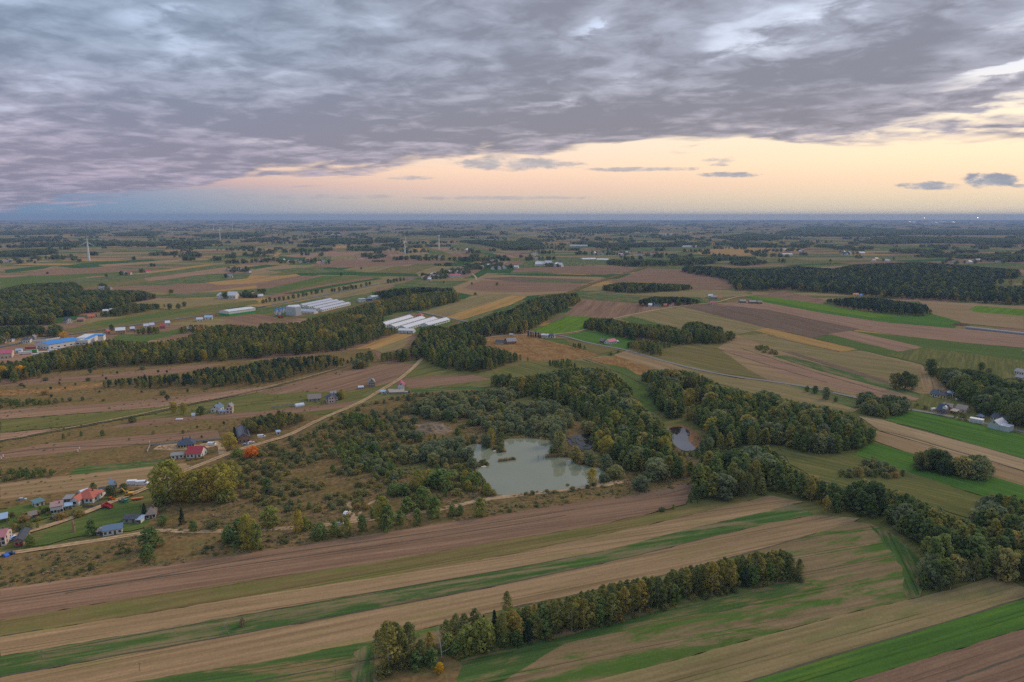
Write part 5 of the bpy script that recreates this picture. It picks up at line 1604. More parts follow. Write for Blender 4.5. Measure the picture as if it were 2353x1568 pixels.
# hedges and copses sprinkled over the plain
n = 1300
for _ in range(n):
    d = 1900 * (26000 / 1900.0) ** (rng.random() ** .8)
    x = rng.uniform(-.85, .85) * d
    fx, fy, _d = proj(x, d, 0)
    if fy > 606:
        continue
    k = int(rng.integers(2, 22))
    L_ = rng.uniform(20, 60) * (d / 3000.0) ** .7 * k / 6
    a = rng.choice([0.05, 0.25, -.12, 1.2]) + rng.uniform(-.2, .2)
    for i in range(k):
        q = rng.uniform(-.5, .5) * L_
        w = rng.normal(0, 6 + L_ * .04)
        far_rows.append((x + math.cos(a) * q - math.sin(a) * w, d + math.sin(a) * q + math.cos(a) * w, rng.uniform(7, 15) * (1 + d / 30000), rng.uniform(.8, 1.6) * (1 + d / 12000)))
scatter('far_woods', 'blue-dark woods and hedges scattered over the far plain', [WHOLE['alder_tree'][0], WHOLE['oak_tree'][1], WHOLE['alder_tree'][2], WHOLE['oak_tree'][3]], far_rows, 'woodland')
print('far', len(far_rows))

# grass tufts and low scrub that roughen the heath
rows = []
X, Y, Hh, fy, hp = grove_points([(0, 1290), (150, 1262), (330, 1225), (345, 1160), (430, 1090), (540, 1045), (660, 1008), (790, 950), (850, 926), (950, 907), (1150, 897), (1180, 945), (1520, 1012), (1600, 1060), (1640, 1110), (1580, 1120), (1440, 1143), (1300, 1161), (1176, 1180), (888, 1224), (588, 1270), (242, 1320), (0, 1355)], 2.35, .8, clump=.45,
                                holes=[BIGPOND, [(953, 968), (1042, 968), (1042, 1004), (953, 1004)]])
for i in range(len(X)):
    rows.append((X[i], Y[i], Hh[i] * rng.uniform(.5, 1.5), rng.uniform(1.1, 2.5)))
X, Y, Hh, fy, hp = grove_points([(0, 1170), (0, 850), (230, 838), (560, 835), (800, 845), (760, 930), (560, 1000), (420, 1080), (200, 1150)], 6.5, .9, clump=.95)
for i in range(len(X)):
    rows.append((X[i], Y[i], Hh[i] * rng.uniform(.5, 1.3), rng.uniform(.9, 1.9)))
tufts = []
for k in range(3):
    r = random.Random(40 + k)
    V, T = crown_arrays('round', 0, 1, .6, 9, 130, .14, .45, r)
    tufts.append(make_crown('tuft', V, T, [LEAF['shrub' if k == 1 else 'tuft']]))
scatter('heath_tufts', 'dry tufts and low scrub that cover the heath', tufts, rows, 'undergrowth')
print('tufts', len(rows))

# ------------------------------------------------------------------ buildings
C_WHITE = plain('white_render', (.70, .67, .62), .85, 0, .08)
C_CREAM = plain('cream_render', (.62, .52, .40), .85, 0, .1)
C_PINKW = plain('pale_pink_render', (.68, .52, .45), .85, 0, .08)
C_YELLOW = plain('yellow_render', (.72, .56, .20), .85, 0, .08)
C_BRICK = plain('brick_walls', (.40, .22, .15), .9, 0, .25, 1.5)
C_ORANGE = plain('orange_walls', (.62, .33, .16), .9, 0, .12)
C_BLOCK = plain('grey_block_walls', (.36, .34, .32), .95, 0, .2, 1.5)
C_STONE = plain('beige_stone_walls', (.42, .35, .28), .95, 0, .25, 1.5)
C_TIMBER = plain('weathered_boards', (.20, .15, .11), .9, 0, .3, 2.0)
C_STEEL = plain('pale_steel_cladding', (.52, .55, .58), .45, .2, .08)
C_GREENW = plain('green_cladding', (.04, .34, .07), .5, 0, .1)
R_RED = ribbed('red_sheet_roof', (.40, .030, .035))
R_TILE = ribbed('orange_red_tiles', (.46, .105, .055))
R_ROSE = ribbed('rose_roof', (.44, .07, .11))
R_DARK = ribbed('anthracite_roof', (.055, .060, .072))
R_NAVY = ribbed('blue_black_roof', (.045, .062, .10))
R_BLUE = ribbed('slate_blue_roof', (.10, .16, .24))
R_BRIGHTBLUE = ribbed('bright_blue_roof', (.02, .22, .58), .5, .4)
R_GREY = ribbed('grey_fibre_roof', (.27, .25, .24))
R_PALE = ribbed('pale_sheet_roof', (.50, .50, .55), .8, .4)
R_WHITE = ribbed('white_sheet_roof', (.66, .64, .64), .5, .45)
R_BROWN = ribbed('brown_fibre_roof', (.24, .19, .155))
R_TEAL = ribbed('teal_roof', (.10, .19, .20))
R_PALEBLUE = ribbed('pale_blue_roof', (.30, .42, .56), .8, .4)
GLASS = plain('window_glass', (.035, .042, .05), .12, 0, .1, .6, .7)
FRAME = plain('window_frame', (.66, .64, .60), .6)
DOORM = plain('door_panel', (.13, .10, .08), .7)
SOOT = plain('chimney_brick', (.20, .13, .10), .95, 0, .25, 2)
_wc = {}


def win_mesh(w, h):
    k = ('w', round(w, 2), round(h, 2))
    if k not in _wc:
        _wc[k] = MB().box(-w / 2, w / 2, -.05, .01, 0, h).mesh('window', GLASS)
        _wc[('f',) + k] = (MB().box(-w / 2 - .09, w / 2 + .09, -.03, .0, -.09, -.002).box(-w / 2 - .09, w / 2 + .09, -.03, .0, h + .002, h + .09)
                           .box(-w / 2 - .09, -w / 2 - .002, -.03, 0, 0, h).box(w / 2 + .002, w / 2 + .09, -.03, 0, 0, h)).mesh('frame', FRAME)
    return _wc[k], _wc[('f',) + k]


def add_window(root, x, y, z, w, h, rot=0):
    a, b = win_mesh(w, h)
    o = link('window', a, root)
    o.location = (x, y, z)
    o.rotation_euler = (0, 0, rot)
    f = link('frame', b, o)
    return o


def frame_of(A, B):
    a, b = P(*A), P(*B)
    d = b - a
    return a, d.length, math.atan2(d.y, d.x)


def roof_mesh(L, D, h, rh, kind, over, th=.16):
    """kind: front (ridge along the front), depth (gable faces the viewer), hip, flat, shed"""
    mb = MB()
    x0, x1, y0, y1 = -over, L + over, -over, D + over
    if kind == 'flat':
        return mb.box(x0, x1, y0, y1, h + .003, h + .003 + max(rh, .2))
    if kind == 'shed':
        vs = [(x0, y0, h), (x1, y0, h), (x1, y1, h + rh), (x0, y1, h + rh)]
    dz = over * rh / (D / 2 if kind in ('front', 'hip') else L / 2)
    e = h - dz

    def slab(q):
        up = [(x, y, z + th) for x, y, z in q]
        lo = [(x, y, z + .004) for x, y, z in q]
        n = len(q)
        mb.add(lo + up, [tuple(range(n - 1, -1, -1)), tuple(range(n, 2 * n))] + [(i, (i + 1) % n, n + (i + 1) % n, n + i) for i in range(n)])
    if kind == 'shed':
        slab(vs)
    elif kind == 'front':
        m = D / 2
        slab([(x0, y0, e), (x1, y0, e), (x1, m, h + rh), (x0, m, h + rh)])
        slab([(x1, y1, e), (x0, y1, e), (x0, m, h + rh), (x1, m, h + rh)])
    elif kind == 'depth':
        m = L / 2
        slab([(x0, y1, e), (x0, y0, e), (m, y0, h + rh), (m, y1, h + rh)])
        slab([(x1, y0, e), (x1, y1, e), (m, y1, h + rh), (m, y0, h + rh)])
    elif kind == 'hip':
        m = D / 2
        if L >= D:
            a, b = (x0 + D * .5 + over, m, h + rh), (x1 - D * .5 - over, m, h + rh)
            if b[0] < a[0]:
                a = b = (L / 2, m, h + rh)
        else:
            a = b = (L / 2, m, h + rh)
        slab([(x0, y0, e), (x1, y0, e), b, a])
        slab([(x1, y1, e), (x0, y1, e), a, b])
        slab([(x1, y0, e), (x1, y1, e), b])
        slab([(x0, y1, e), (x0, y0, e), a])
    return mb


def walls_mesh(L, D, h, rh, kind, mat_):
    mb = MB()
    if kind == 'front':
        mb.add([(0, 0, 0), (0, D, 0), (0, D, h), (0, D / 2, h + rh), (0, 0, h), (L, 0, 0), (L, D, 0), (L, D, h), (L, D / 2, h + rh), (L, 0, h)],
               [(0, 1, 2, 3, 4), (9, 8, 7, 6, 5), (0, 4, 9, 5), (1, 6, 7, 2), (0, 5, 6, 1), (4, 3, 8, 9), (3, 2, 7, 8)])
    elif kind == 'depth':
        mb.prism([(0, 0), (L, 0), (L, h), (L / 2, h + rh), (0, h)], 0, D)
    elif kind == 'shed':
        mb.add([(0, 0, 0), (L, 0, 0), (L, D, 0), (0, D, 0), (0, 0, h), (L, 0, h), (L, D, h + rh), (0, D, h + rh)],
               [(0, 3, 2, 1), (4, 5, 6, 7), (0, 1, 5, 4), (1, 2, 6, 5), (2, 3, 7, 6), (3, 0, 4, 7)])
    else:
        mb.box(0, L, 0, D, 0, h)
    return mb.mesh('wall', mat_)


def house(label, A, B, D, h, rh, wall, roof, kind='front', name='house', cat='house', over=.45, nf=3, ns=2, chim=1, door=True, group=None, upper=False, wh=1.3, ww=1.1, side_doors=0):
    a, L, rz = frame_of(A, B)
    t = tag(empty(name, a, rz), label, cat, group)
    w_ = link('wall', walls_mesh(L, D, h, rh, kind, wall), t)
    rf = roof_mesh(L, D, h, rh, kind, over).build('roof', roof, t)
    zs = [min(1.0, h * .32)] + ([h * .62] if upper else [])
    wh = min(wh, h * .45)
    for z in zs:
        for i in range(nf):
            x = L * (i + .5) / nf
            if door and z == zs[0] and i == nf // 2 and nf > 1:
                o = MB().box(x - .5, x + .5, -.06, .01, .02, min(2.1, h * .8)).build('door', DOORM, t)
                continue
            add_window(t, x, -.004, z, ww, wh)
        for i in range(ns):
            y = D * (i + .5) / max(ns, 1)
            add_window(t, L + .004, y, z, ww, wh, math.pi / 2)
            add_window(t, -.004, y, z, ww, wh, -math.pi / 2)
    if kind == 'depth' and rh > 2.2:
        add_window(t, L / 2, -.004, h + rh * .15, ww * .9, min(1.2, rh * .4))
    for i in range(side_doors):
        x = L * (i + .5) / side_doors
        MB().box(x - L / side_doors * .36, x + L / side_doors * .36, -.07, .01, .02, h * .82).build('garage_door', C_STEEL, t)
    for i in range(chim):
        x = L * (.5 + .22 * (-1) ** i) if kind != 'depth' else L * .5 + .5
        y = D * .5 + (.3 if kind != 'depth' else D * .1)
        MB().box(x - .3, x + .3, y - .3, y + .3, h + rh * .55, h + rh + .8).box(x - .36, x + .36, y - .36, y + .36, h + rh + .802, h + rh + .92).build('chimney', SOOT, t)
    return t


def barn(label, A, B, D, h, rh, wall, roof, kind='front', **k):
    k.setdefault('name', 'shed')
    k.setdefault('cat', 'shed')
    return house(label, A, B, D, h, rh, wall, roof, kind, **dict(dict(nf=k.pop('nf', 2), ns=k.pop('ns', 0), chim=0, door=k.pop('door', True)), **k))


# -- the lower hamlet
t = house('low white house with a wide orange-red tiled roof by the dirt road', (168, 1157), (214, 1157), 10.5, 3.0, 3.0, C_WHITE, R_TILE, 'hip', nf=5, ns=2, upper=False)
a, L, rz = frame_of((168, 1157), (214, 1157))
w = MB().prism([(.6, 0), (5.0, 0), (5.0, 2.9), (2.8, 4.6), (.6, 2.9)], -3.0, 2.6).build('wing', C_WHITE, t)
MB().add([(0.1, -3.5, 2.65), (2.8, -3.5, 4.75), (2.8, 3.6, 4.75), (.1, 3.6, 2.65), (.1, -3.5, 2.8), (2.8, -3.5, 4.9), (2.8, 3.6, 4.9), (.1, 3.6, 2.8)], [(0, 3, 2, 1), (4, 5, 6, 7), (0, 1, 5, 4), (2, 3, 7, 6), (0, 4, 7, 3)]).add(
    [(5.5, -3.5, 2.65), (2.8, -3.5, 4.75), (2.8, 3.6, 4.75), (5.5, 3.6, 2.65), (5.5, -3.5, 2.8), (2.8, -3.5, 4.9), (2.8, 3.6, 4.9), (5.5, 3.6, 2.8)], [(0, 1, 2, 3), (7, 6, 5, 4), (4, 5, 1, 0), (6, 7, 3, 2), (3, 7, 4, 0)]).build('wing_roof', R_TILE, t)
add_window(w, 2.8, -3.004, 1.0, 1.6, 1.2)
barn('brown timber shed beside the orange-red roofed house', (146, 1156.5), (163, 1155.5), 4.5, 2.2, .5, C_TIMBER, R_GREY, 'shed')
house('small flat-roofed white house with a reddish roof in the hamlet', (117, 1184.5), (146, 1179), 7.5, 4.0, .25, C_WHITE, ribbed('faded_red_roof', (.36, .22, .19)), 'flat', nf=4, chim=1, over=.25, upper=False)
barn('small red-roofed outbuilding behind the flat-roofed white house', (125, 1171.5), (140, 1169), 4.0, 3.0, .25, C_WHITE, ribbed('wine_red_roof', (.34, .06, .07)), 'flat', over=.2)
barn('lean-to with a pale blue sheet roof beside the flat-roofed house', (150, 1173), (166, 1170), 3.5, 2.1, .5, C_BLOCK, R_PALEBLUE, 'shed')
barn('shed with a teal monopitch roof and one white end wall', (82, 1167.5), (103, 1161), 4.5, 2.3, .7, C_CREAM, R_TEAL, 'shed', ns=1)
barn('brown timber summer house under the hamlet trees', (68, 1195), (85, 1191), 4.0, 2.3, 1.3, C_TIMBER, R_BROWN, 'front')
barn('low white cold frame beside the brown summer house', (54, 1198), (69, 1195), 2.6, 1.0, .4, C_WHITE, R_WHITE, 'shed', door=False)
a, L, rz = frame_of((-2, 1208), (18, 1204))
t = tag(empty('carport', a, rz), 'open carport with a bluish sheet roof on posts at the left border', 'carport')
roof_mesh(L, 6.0, 3.0, .8, 'shed', .3).build('roof', R_PALEBLUE, t)
for px_ in (.2, L - .2):
    for py_ in (.2, 5.8):
        MB().box(px_ - .1, px_ + .1, py_ - .1, py_ + .1, 0, 3.0 + (0.7 if py_ > 3 else 0)).build('post', C_TIMBER, t)
house('pink-roofed white house cut by the left border of the picture', (-22, 1259), (13, 1254.5), 9.0, 4.6, 2.0, C_PINKW, ribbed('pink_roof', (.46, .17, .18)), 'front', nf=4, upper=True)
t = barn('long narrow shed with a black roof and a red front skirt', (34, 1257.5), (54, 1254.5), 12.0, 3.0, 1.0, C_BRICK, R_DARK, 'depth', ns=2)
MB().box(-.2, frame_of((34, 1257.5), (54, 1254.5))[1] + .2, -.9, -.1, 1.1, 1.25).build('awning', R_RED, t)
barn('long white shed with a blue sheet roof beside the lower track', (237, 1233.5), (281, 1226), 4.5, 2.6, .8, C_WHITE, R_BLUE, 'shed', nf=4, ns=1)
barn('small grey lean-to at the left end of the blue-roofed shed', (223, 1231), (234, 1229), 3.0, 2.0, .4, C_BLOCK, R_GREY, 'shed')
barn('dark-roofed low shed beside the big spruce', (284, 1203), (314, 1203), 5.0, 2.4, .9, C_BLOCK, R_DARK, 'front')
barn('small blue-roofed shed joined to the dark-roofed one', (314.5, 1204), (324, 1204), 4.0, 2.2, .5, C_WHITE, R_PALEBLUE, 'shed')
house('brown-roofed cottage with a smoking chimney beside the big spruce', (336, 1195), (358, 1192), 7.0, 2.8, 2.4, C_CREAM, R_BROWN, 'hip', nf=3)
barn('small dark shed with a white front behind the hamlet trees', (229, 1136), (240, 1134), 4.0, 2.4, .8, C_WHITE, R_DARK, 'front')
barn('hut with a pale blue steep roof among the trees by the tan strip', (259, 1124), (270, 1121), 5.0, 2.5, 2.0, C_WHITE, R_PALEBLUE, 'depth')
# -- the middle hamlet along the dirt road
house('new yellow house with a dark blue hipped roof on bare sand', (408.7, 1032.8), (447.3, 1028.8), 9.5, 2.8, 3.0, C_YELLOW, R_NAVY, 'hip', nf=6, ns=2, chim=2, over=.7)
house('white house with a plain bright red roof near the yellow house', (428.4, 1054), (462.5, 1053.5), 9.0, 3.2, 3.4, C_WHITE, R_RED, 'front', nf=4, chim=0)
barn('white garage with a grey roof beside the red-roofed house', (393.6, 1057), (421.6, 1054), 5.5, 2.7, 1.0, C_WHITE, R_GREY, 'front', name='garage', cat='garage', nf=3)
t = house('long brick barn with solar panels on its dark roof', (548, 1020), (575.3, 1016.5), 23.0, 3.8, 2.6, C_BRICK, R_DARK, 'depth', 'barn', 'barn', nf=3, ns=4, chim=0)
a, L, rz = frame_of((548, 1020), (575.3, 1016.5))
PV = plain('solar_glass', (.03, .04, .07), .18, .2, .15, .8, .8)
for r_ in range(6):
    for side in (0, 1):
        y0_, y1_ = 2.0 + r_ * 3.3, 2.0 + r_ * 3.3 + 2.9
        xa, xb = (.6, L / 2 - .5) if side == 0 else (L - .6, L / 2 + .5)
        za, zb = 3.8 + 2.6 * (.6 / (L / 2)) + .20, 3.8 + 2.6 * ((L / 2 - .5) / (L / 2)) + .20
        MB().add([(xa, y0_, za), (xb, y0_, zb), (xb, y1_, zb), (xa, y1_, za), (xa, y0_, za + .06), (xb, y0_, zb + .06), (xb, y1_, zb + .06), (xa, y1_, za + .06)],
                 [(0, 1, 2, 3), (7, 6, 5, 4), (0, 4, 5, 1), (1, 5, 6, 2), (2, 6, 7, 3), (3, 7, 4, 0)]).build('solar_panel', PV, t)
house('white house with a blue-grey roof, left one of two neighbours', (484.5, 949), (503.4, 949), 9.0, 3.4, 2.6, C_WHITE, R_BLUE, 'depth', nf=2, ns=2)
house('taller white house with a brown roof, right one of two neighbours', (520, 952), (534.4, 951), 8.5, 5.2, 2.6, C_PINKW, R_GREY, 'depth', nf=2, ns=2, upper=True)
barn('low pale annexe between the two white neighbours', (504, 952), (519, 952.5), 5.0, 2.2, .3, C_CREAM, R_PALEBLUE, 'flat', over=.2)
t = house('cream villa with a deep blue roof and a gabled bay', (751, 927.5), (777, 925), 9.5, 3.6, 3.4, C_PINKW, R_NAVY, 'hip', nf=5, ns=2, chim=1)
MB().prism([(1.0, 0), (6.2, 0), (6.2, 4.8), (3.6, 7.2), (1.0, 4.8)], -1.6, 3.5).build('bay', C_PINKW, t)
MB().add([(.5, -2.1, 4.45), (3.6, -2.1, 7.35), (3.6, 4.5, 7.35), (.5, 4.5, 4.45), (.5, -2.1, 4.6), (3.6, -2.1, 7.5), (3.6, 4.5, 7.5), (.5, 4.5, 4.6)], [(0, 3, 2, 1), (4, 5, 6, 7), (0, 1, 5, 4), (2, 3, 7, 6), (0, 4, 7, 3)]).add(
    [(6.7, -2.1, 4.45), (3.6, -2.1, 7.35), (3.6, 4.5, 7.35), (6.7, 4.5, 4.45), (6.7, -2.1, 4.6), (3.6, -2.1, 7.5), (3.6, 4.5, 7.5), (6.7, 4.5, 4.6)], [(0, 1, 2, 3), (7, 6, 5, 4), (4, 5, 1, 0), (6, 7, 3, 2), (3, 7, 4, 0)]).build('bay_roof', R_NAVY, t)
for x_ in (2.6, 4.6):
    add_window(t, x_, -1.604, 1.0, 1.0, 1.3)
    add_window(t, x_, -1.604, 3.6, 1.0, 1.2)
barn('grey-roofed outbuilding behind the blue-roofed villa', (760, 913), (773, 912), 6.0, 3.2, 1.2, C_BLOCK, R_GREY, 'front')
barn('long beige-roofed barn beside the blue-roofed villa', (708.5, 924), (737.5, 921.5), 9.0, 2.4, 2.8, C_STONE, R_BROWN, 'front', name='barn', cat='barn', nf=3)
house('unfinished grey stone house with a steep gable in a square garden', (848, 891.2), (862, 890.4), 9.0, 4.8, 3.0, C_STONE, R_GREY, 'depth', nf=3, ns=2, upper=True)
barn('small silver garden shed beside the unfinished stone house', (824.5, 896.3), (835.3, 895.5), 4.0, 2.1, .5, C_STEEL, R_PALE, 'shed', door=False)
house('white house with a magenta-red roof beside the dirt road', (914, 900.6), (929.3, 900), 10.5, 5.4, 2.7, C_WHITE, R_ROSE, 'depth', nf=0, ns=2, door=False, chim=0)
barn('long low grey barn in front of the magenta-roofed house', (893.7, 907), (928.6, 905.5), 6.5, 1.8, 1.2, C_BLOCK, ribbed('beige_roof', (.38, .31, .25)), 'shed', name='barn', cat='barn', nf=0, door=False)
barn('little white shed at the end of the low grey barn', (888, 908), (893, 907.6), 3.0, 2.2, .4, C_WHITE, R_DARK, 'shed', nf=1, door=False)
barn('pale blue shed by the dirt road next to the low barn', (875.5, 906.3), (886.5, 905.6), 4.0, 2.0, .5, C_WHITE, R_PALEBLUE, 'shed', nf=1, door=False)
barn('small shed with a white and blue front in the birch wood clearing', (636, 1000.5), (644, 999.5), 3.0, 2.2, .4, C_WHITE, R_PALEBLUE, 'shed', nf=1, door=False)
# -- the right-hand farms
t = house('dark-roofed yellow bungalow with a smoking chimney by the right wood', (2152, 914), (2173.5, 918), 9.0, 2.9, 2.7, C_YELLOW, R_DARK, 'hip', nf=3, ns=2, chim=1)
house('white wing of the smoking bungalow with its own dark roof', (2137, 910.8), (2151.5, 913.8), 9.5, 2.8, 2.8, C_WHITE, R_NAVY, 'front', nf=3, chim=1)
barn('shed with a pale blue roof behind the smoking bungalow', (2175, 909), (2189.5, 911.5), 4.5, 2.6, .6, C_WHITE, R_PALEBLUE, 'shed')
t = house('villa with a deep blue roof and a dormer above the green field', (2152, 949.8), (2171, 953.6), 9.0, 3.2, 3.8, C_BRICK, R_NAVY, 'front', nf=4, ns=2, chim=1)
MB().prism([(3.4, 4.0), (6.2, 4.0), (6.2, 5.7), (4.8, 6.7), (3.4, 5.7)], .9, 3.8).build('dormer', C_WHITE, t)
barn('brown-roofed barn behind the blue-roofed villa', (2165, 941), (2187, 944.5), 7.5, 2.8, 2.0, C_STONE, R_BROWN, 'front', name='barn', cat='barn')
barn('long brown barn with a pale gable right of the blue-roofed villa', (2195, 946.5), (2218, 951), 9.0, 3.0, 2.4, C_CREAM, R_BROWN, 'front', name='barn', cat='barn', ns=1)
barn('low brown shed in the yard right of the blue-roofed villa', (2183, 950), (2196, 953), 5.0, 2.2, .8, C_BRICK, R_BROWN, 'shed')
t = barn('row of three white garages facing the green field', (2226.6, 970.5), (2258, 976), 4.5, 3.0, .3, C_WHITE, R_WHITE, 'flat', name='garage', cat='garage', nf=0, over=.1, door=False, side_doors=3)
barn('small red brick shed behind the white garages', (2242, 963), (2256, 966), 4.5, 2.6, 1.4, C_BRICK, R_BLUE, 'hip')
house('long dark-roofed house behind the pale steel barn', (2276, 966), (2313, 975), 9.0, 3.0, 2.0, C_WHITE, R_DARK, 'front', nf=6, ns=2, chim=1)
t = barn('tall pale steel barn with a wide front gable at the green field', (2269, 984), (2295, 990), 12.0, 4.0, 2.8, C_STEEL, R_PALE, 'depth', name='barn', cat='barn', nf=0, door=False)
barn('flat pale steel lean-to at the right end of the steel barn', (2295.5, 990.2), (2316, 995), 8.0, 4.0, .3, C_STEEL, R_PALE, 'flat', name='barn', cat='barn', nf=0, door=False, over=.1)
house('white house with a grey roof at the right border beyond the wood', (2330, 860), (2352, 864), 9.0, 3.2, 2.2, C_WHITE, R_GREY, 'front', nf=4)
barn('grey-roofed shed in front of the white house at the right border', (2332, 873), (2348, 876), 7.0, 3.0, 1.8, C_BLOCK, R_GREY, 'front')
# -- the left hall estate
t = barn('large hall with a bright blue roof at the left wood', (80, 799), (113, 803.5), 36.0, 5.5, 2.2, C_WHITE, R_BRIGHTBLUE, 'depth', name='warehouse', cat='warehouse', nf=5, ns=5, ww=2.5)
t = barn('wide white hall with a blue strip along its roof', (162, 793.5), (203, 792), 48.0, 5.0, .5, C_WHITE, R_WHITE, 'flat', name='warehouse', cat='warehouse', nf=6, over=.2, ww=2.5)
a, L, rz = frame_of((162, 793.5), (203, 792))
MB().box(L * .62, L * .96, 4.0, 44.0, 5.52, 5.8).build('roof_strip', R_BRIGHTBLUE, t)
for i in range(3):
    MB().box(L * (.1 + .16 * i), L * (.2 + .16 * i), 8.0, 18.0, 5.52, 5.75).build('skylight', R_GREY, t)
t = barn('white block with a blue cap beside the wide white hall', (226, 787.5), (239, 786.8), 12.0, 8.0, .8, C_WHITE, R_BRIGHTBLUE, 'flat', name='warehouse', cat='warehouse', nf=0, door=False, over=.15)
barn('red-roofed depot with pale walls at the left border', (-8, 826), (28, 823), 20.0, 5.5, 2.4, C_CREAM, R_ROSE, 'front', name='warehouse', cat='warehouse', nf=4)
barn('small grey shed behind the red-roofed depot', (36, 813), (50, 812), 8.0, 3.5, 1.2, C_WHITE, R_PALEBLUE, 'front')
house('dark-roofed white house behind a long white wall', (48, 789.5), (69, 788.3), 11.0, 4.0, 3.0, C_WHITE, R_DARK, 'hip', nf=4)
house('cream gabled house at the left border by the road', (0, 789), (12, 788.5), 11.0, 4.0, 3.5, C_CREAM, R_GREY, 'depth', nf=2)
barn('low shed with a blue-white roof beside the cream gabled house', (14, 786.5), (28, 786), 7.0, 3.0, .5, C_WHITE, R_PALEBLUE, 'flat')
house('grey-roofed house behind the dark-roofed white house', (71, 782), (80, 781.5), 9.0, 3.5, 2.5, C_BLOCK, R_GREY, 'depth', nf=2)
house('orange brick house with a white roof in the green field', (266, 769), (288, 767.5), 12.0, 5.0, 3.0, C_ORANGE, R_WHITE, 'front', nf=4, upper=True, chim=0)
house('white house with a blue-grey roof at the left wood', (154, 743), (168, 741.3), 10.0, 4.0, 3.5, C_WHITE, R_NAVY, 'depth', nf=3, upper=True)
house('brick house with a rose roof right of the white house', (177, 740.5), (192, 740), 11.0, 3.6, 2.6, C_BRICK, ribbed('rose_tiles', (.42, .16, .13)), 'front')
house('low red-roofed house at the wood edge', (203, 732.5), (219, 731), 10.0, 3.0, 2.5, C_ORANGE, R_TILE, 'front')
for x, y, w_, lab, rf in [(236, 719, 12, 'white-roofed house half hidden in the left wood', R_WHITE), (252, 717, 10, 'pale-roofed shed half hidden in the left wood', R_PALE), (286, 715, 8, 'small pale house beside the pines of the left wood', R_WHITE), (120, 731, 8, 'tiny white hut at the end of the left wood', R_WHITE),
                          (110, 763, 12, 'cream bungalow among the left houses', R_BROWN)]:
    house(lab, (x, y), (x + w_, y - .5), 9.0, 3.0, 1.8, C_WHITE, rf, 'front', nf=2, chim=0)
for x, y, w_, lab, rf, wl in [(300, 762, 10, 'grey-roofed house beside the orange brick house', R_PALE, C_BLOCK), (331, 755, 11, 'first pale-roofed row house behind the copse', R_PALE, C_WHITE), (344, 753, 11, 'second pale-roofed row house behind the copse', R_PALE, C_WHITE),
                              (367, 756, 13, 'bright red-roofed house at the copse end', R_RED, C_BRICK), (381, 748, 10, 'white-roofed shed by the asphalt road behind the red roof', R_WHITE, C_WHITE), (430, 762, 10, 'grey-roofed house hidden at the wood edge below the road', R_GREY, C_CREAM),
                              (450, 762, 8, 'little orange house at the wood edge below the road', R_TILE, C_ORANGE), (452, 740, 14, 'long grey yard shed left of the green-walled hall', R_PALE, C_WHITE), (470, 735, 18, 'low pale sheds left of the green-walled hall', R_PALEBLUE, C_WHITE),
                              (248, 768, 6, 'little orange shed with a white neighbour by the road', R_TILE, C_ORANGE)]:
    house(lab, (x, y), (x + w_, y - .8), 10.0, 3.4, 2.2, wl, rf, 'front', nf=2, chim=0)
# green and white hall, the farm with silos and the long barns
t = barn('long white hall with a green lower wall by the asphalt road', (527, 727), (588, 718.5), 24.0, 7.0, 1.4, C_WHITE, R_WHITE, 'front', name='warehouse', cat='warehouse', nf=0, door=False)
a, L, rz = frame_of((527, 727), (588, 718.5))
MB().box(-.06, L + .06, -.07, -.004, 0, 3.2).box(L + .004, L + .07, -.07, 24, 0, 3.2).box(-.07, -.004, -.07, 24, 0, 3.2).build('green_band', C_GREENW, t)


def long_barn(label, near, far, width, h, rh, group, wall=C_WHITE, roof=R_WHITE):
    a, L, rz = frame_of(near, far)
    t = tag(empty('poultry_barn', a, rz), label, 'barn', group)
    D = width
    m = walls_mesh(L, D, h, rh, 'front', wall)
    link('wall', m, t)
    roof_mesh(L, D, h, rh, 'front', .4).build('roof', roof, t)
    v = MB()
    for i in range(int(L / 6)):
        x = 3 + i * 6
        MB().lathe([(.35, 0), (.35, .9), (.5, .95), (.5, 1.15)], 8, (x, D / 2, h + rh + .1)).build('vent', R_PALE, t)
        add_window(t, x, -.004, h * .35, 2.2, h * .35)
    MB().box(-.06, .01, D * .5 - 1.6, D * .5 + 1.6, .02, h * .9).build('gate', C_STEEL, t)
    return t


for lab, n_, f_ in [('grey-roofed poultry barn behind the silos, rearmost of four', (697, 706.5), (765, 692.5)), ('grey-roofed poultry barn, second from the rear of the four by the silos', (711, 709.5), (779, 695)),
                    ('grey-roofed poultry barn, third from the rear of the four by the silos', (726, 713.5), (792, 698)), ('grey-roofed poultry barn nearest the wood of the four by the silos', (741, 717), (806, 701.5))]:
    long_barn(lab, n_, f_, 10.0, 3.4, 2.0, 'grey-roofed poultry barns by the silos', C_WHITE, R_PALE)
for lab, n_, f_ in [('white poultry barn next to the ploughed strip, leftmost of the white barns', (877, 755), (950, 733.5)), ('white poultry barn second from the left among the white barns', (908, 757), (978, 736)),
                    ('white poultry barn third from the left among the white barns', (934, 760), (1006, 738)), ('shorter white poultry barn at the right end of the white barns', (985, 753), (1034, 739.5))]:
    long_barn(lab, n_, f_, 13.0, 3.4, 2.6, 'white poultry barns before the wood')
barn('white cross barn in front of the white poultry barns', (915, 765.5), (949.5, 766.5), 10.0, 3.6, 1.8, C_WHITE, R_WHITE, 'front', name='barn', cat='barn', nf=4)
house('red-roofed orange house above the white poultry barns', (956, 730.5), (968.5, 731), 9.0, 4.0, 3.2, C_ORANGE, R_TILE, 'hip', nf=3)
barn('square grey feed mill tower beside the silos', (657.5, 725), (680, 727), 12.0, 13.0, .6, C_STEEL, R_PALE, 'flat', name='feed_mill', cat='feed mill', nf=0, door=False, over=.1, side_doors=2)
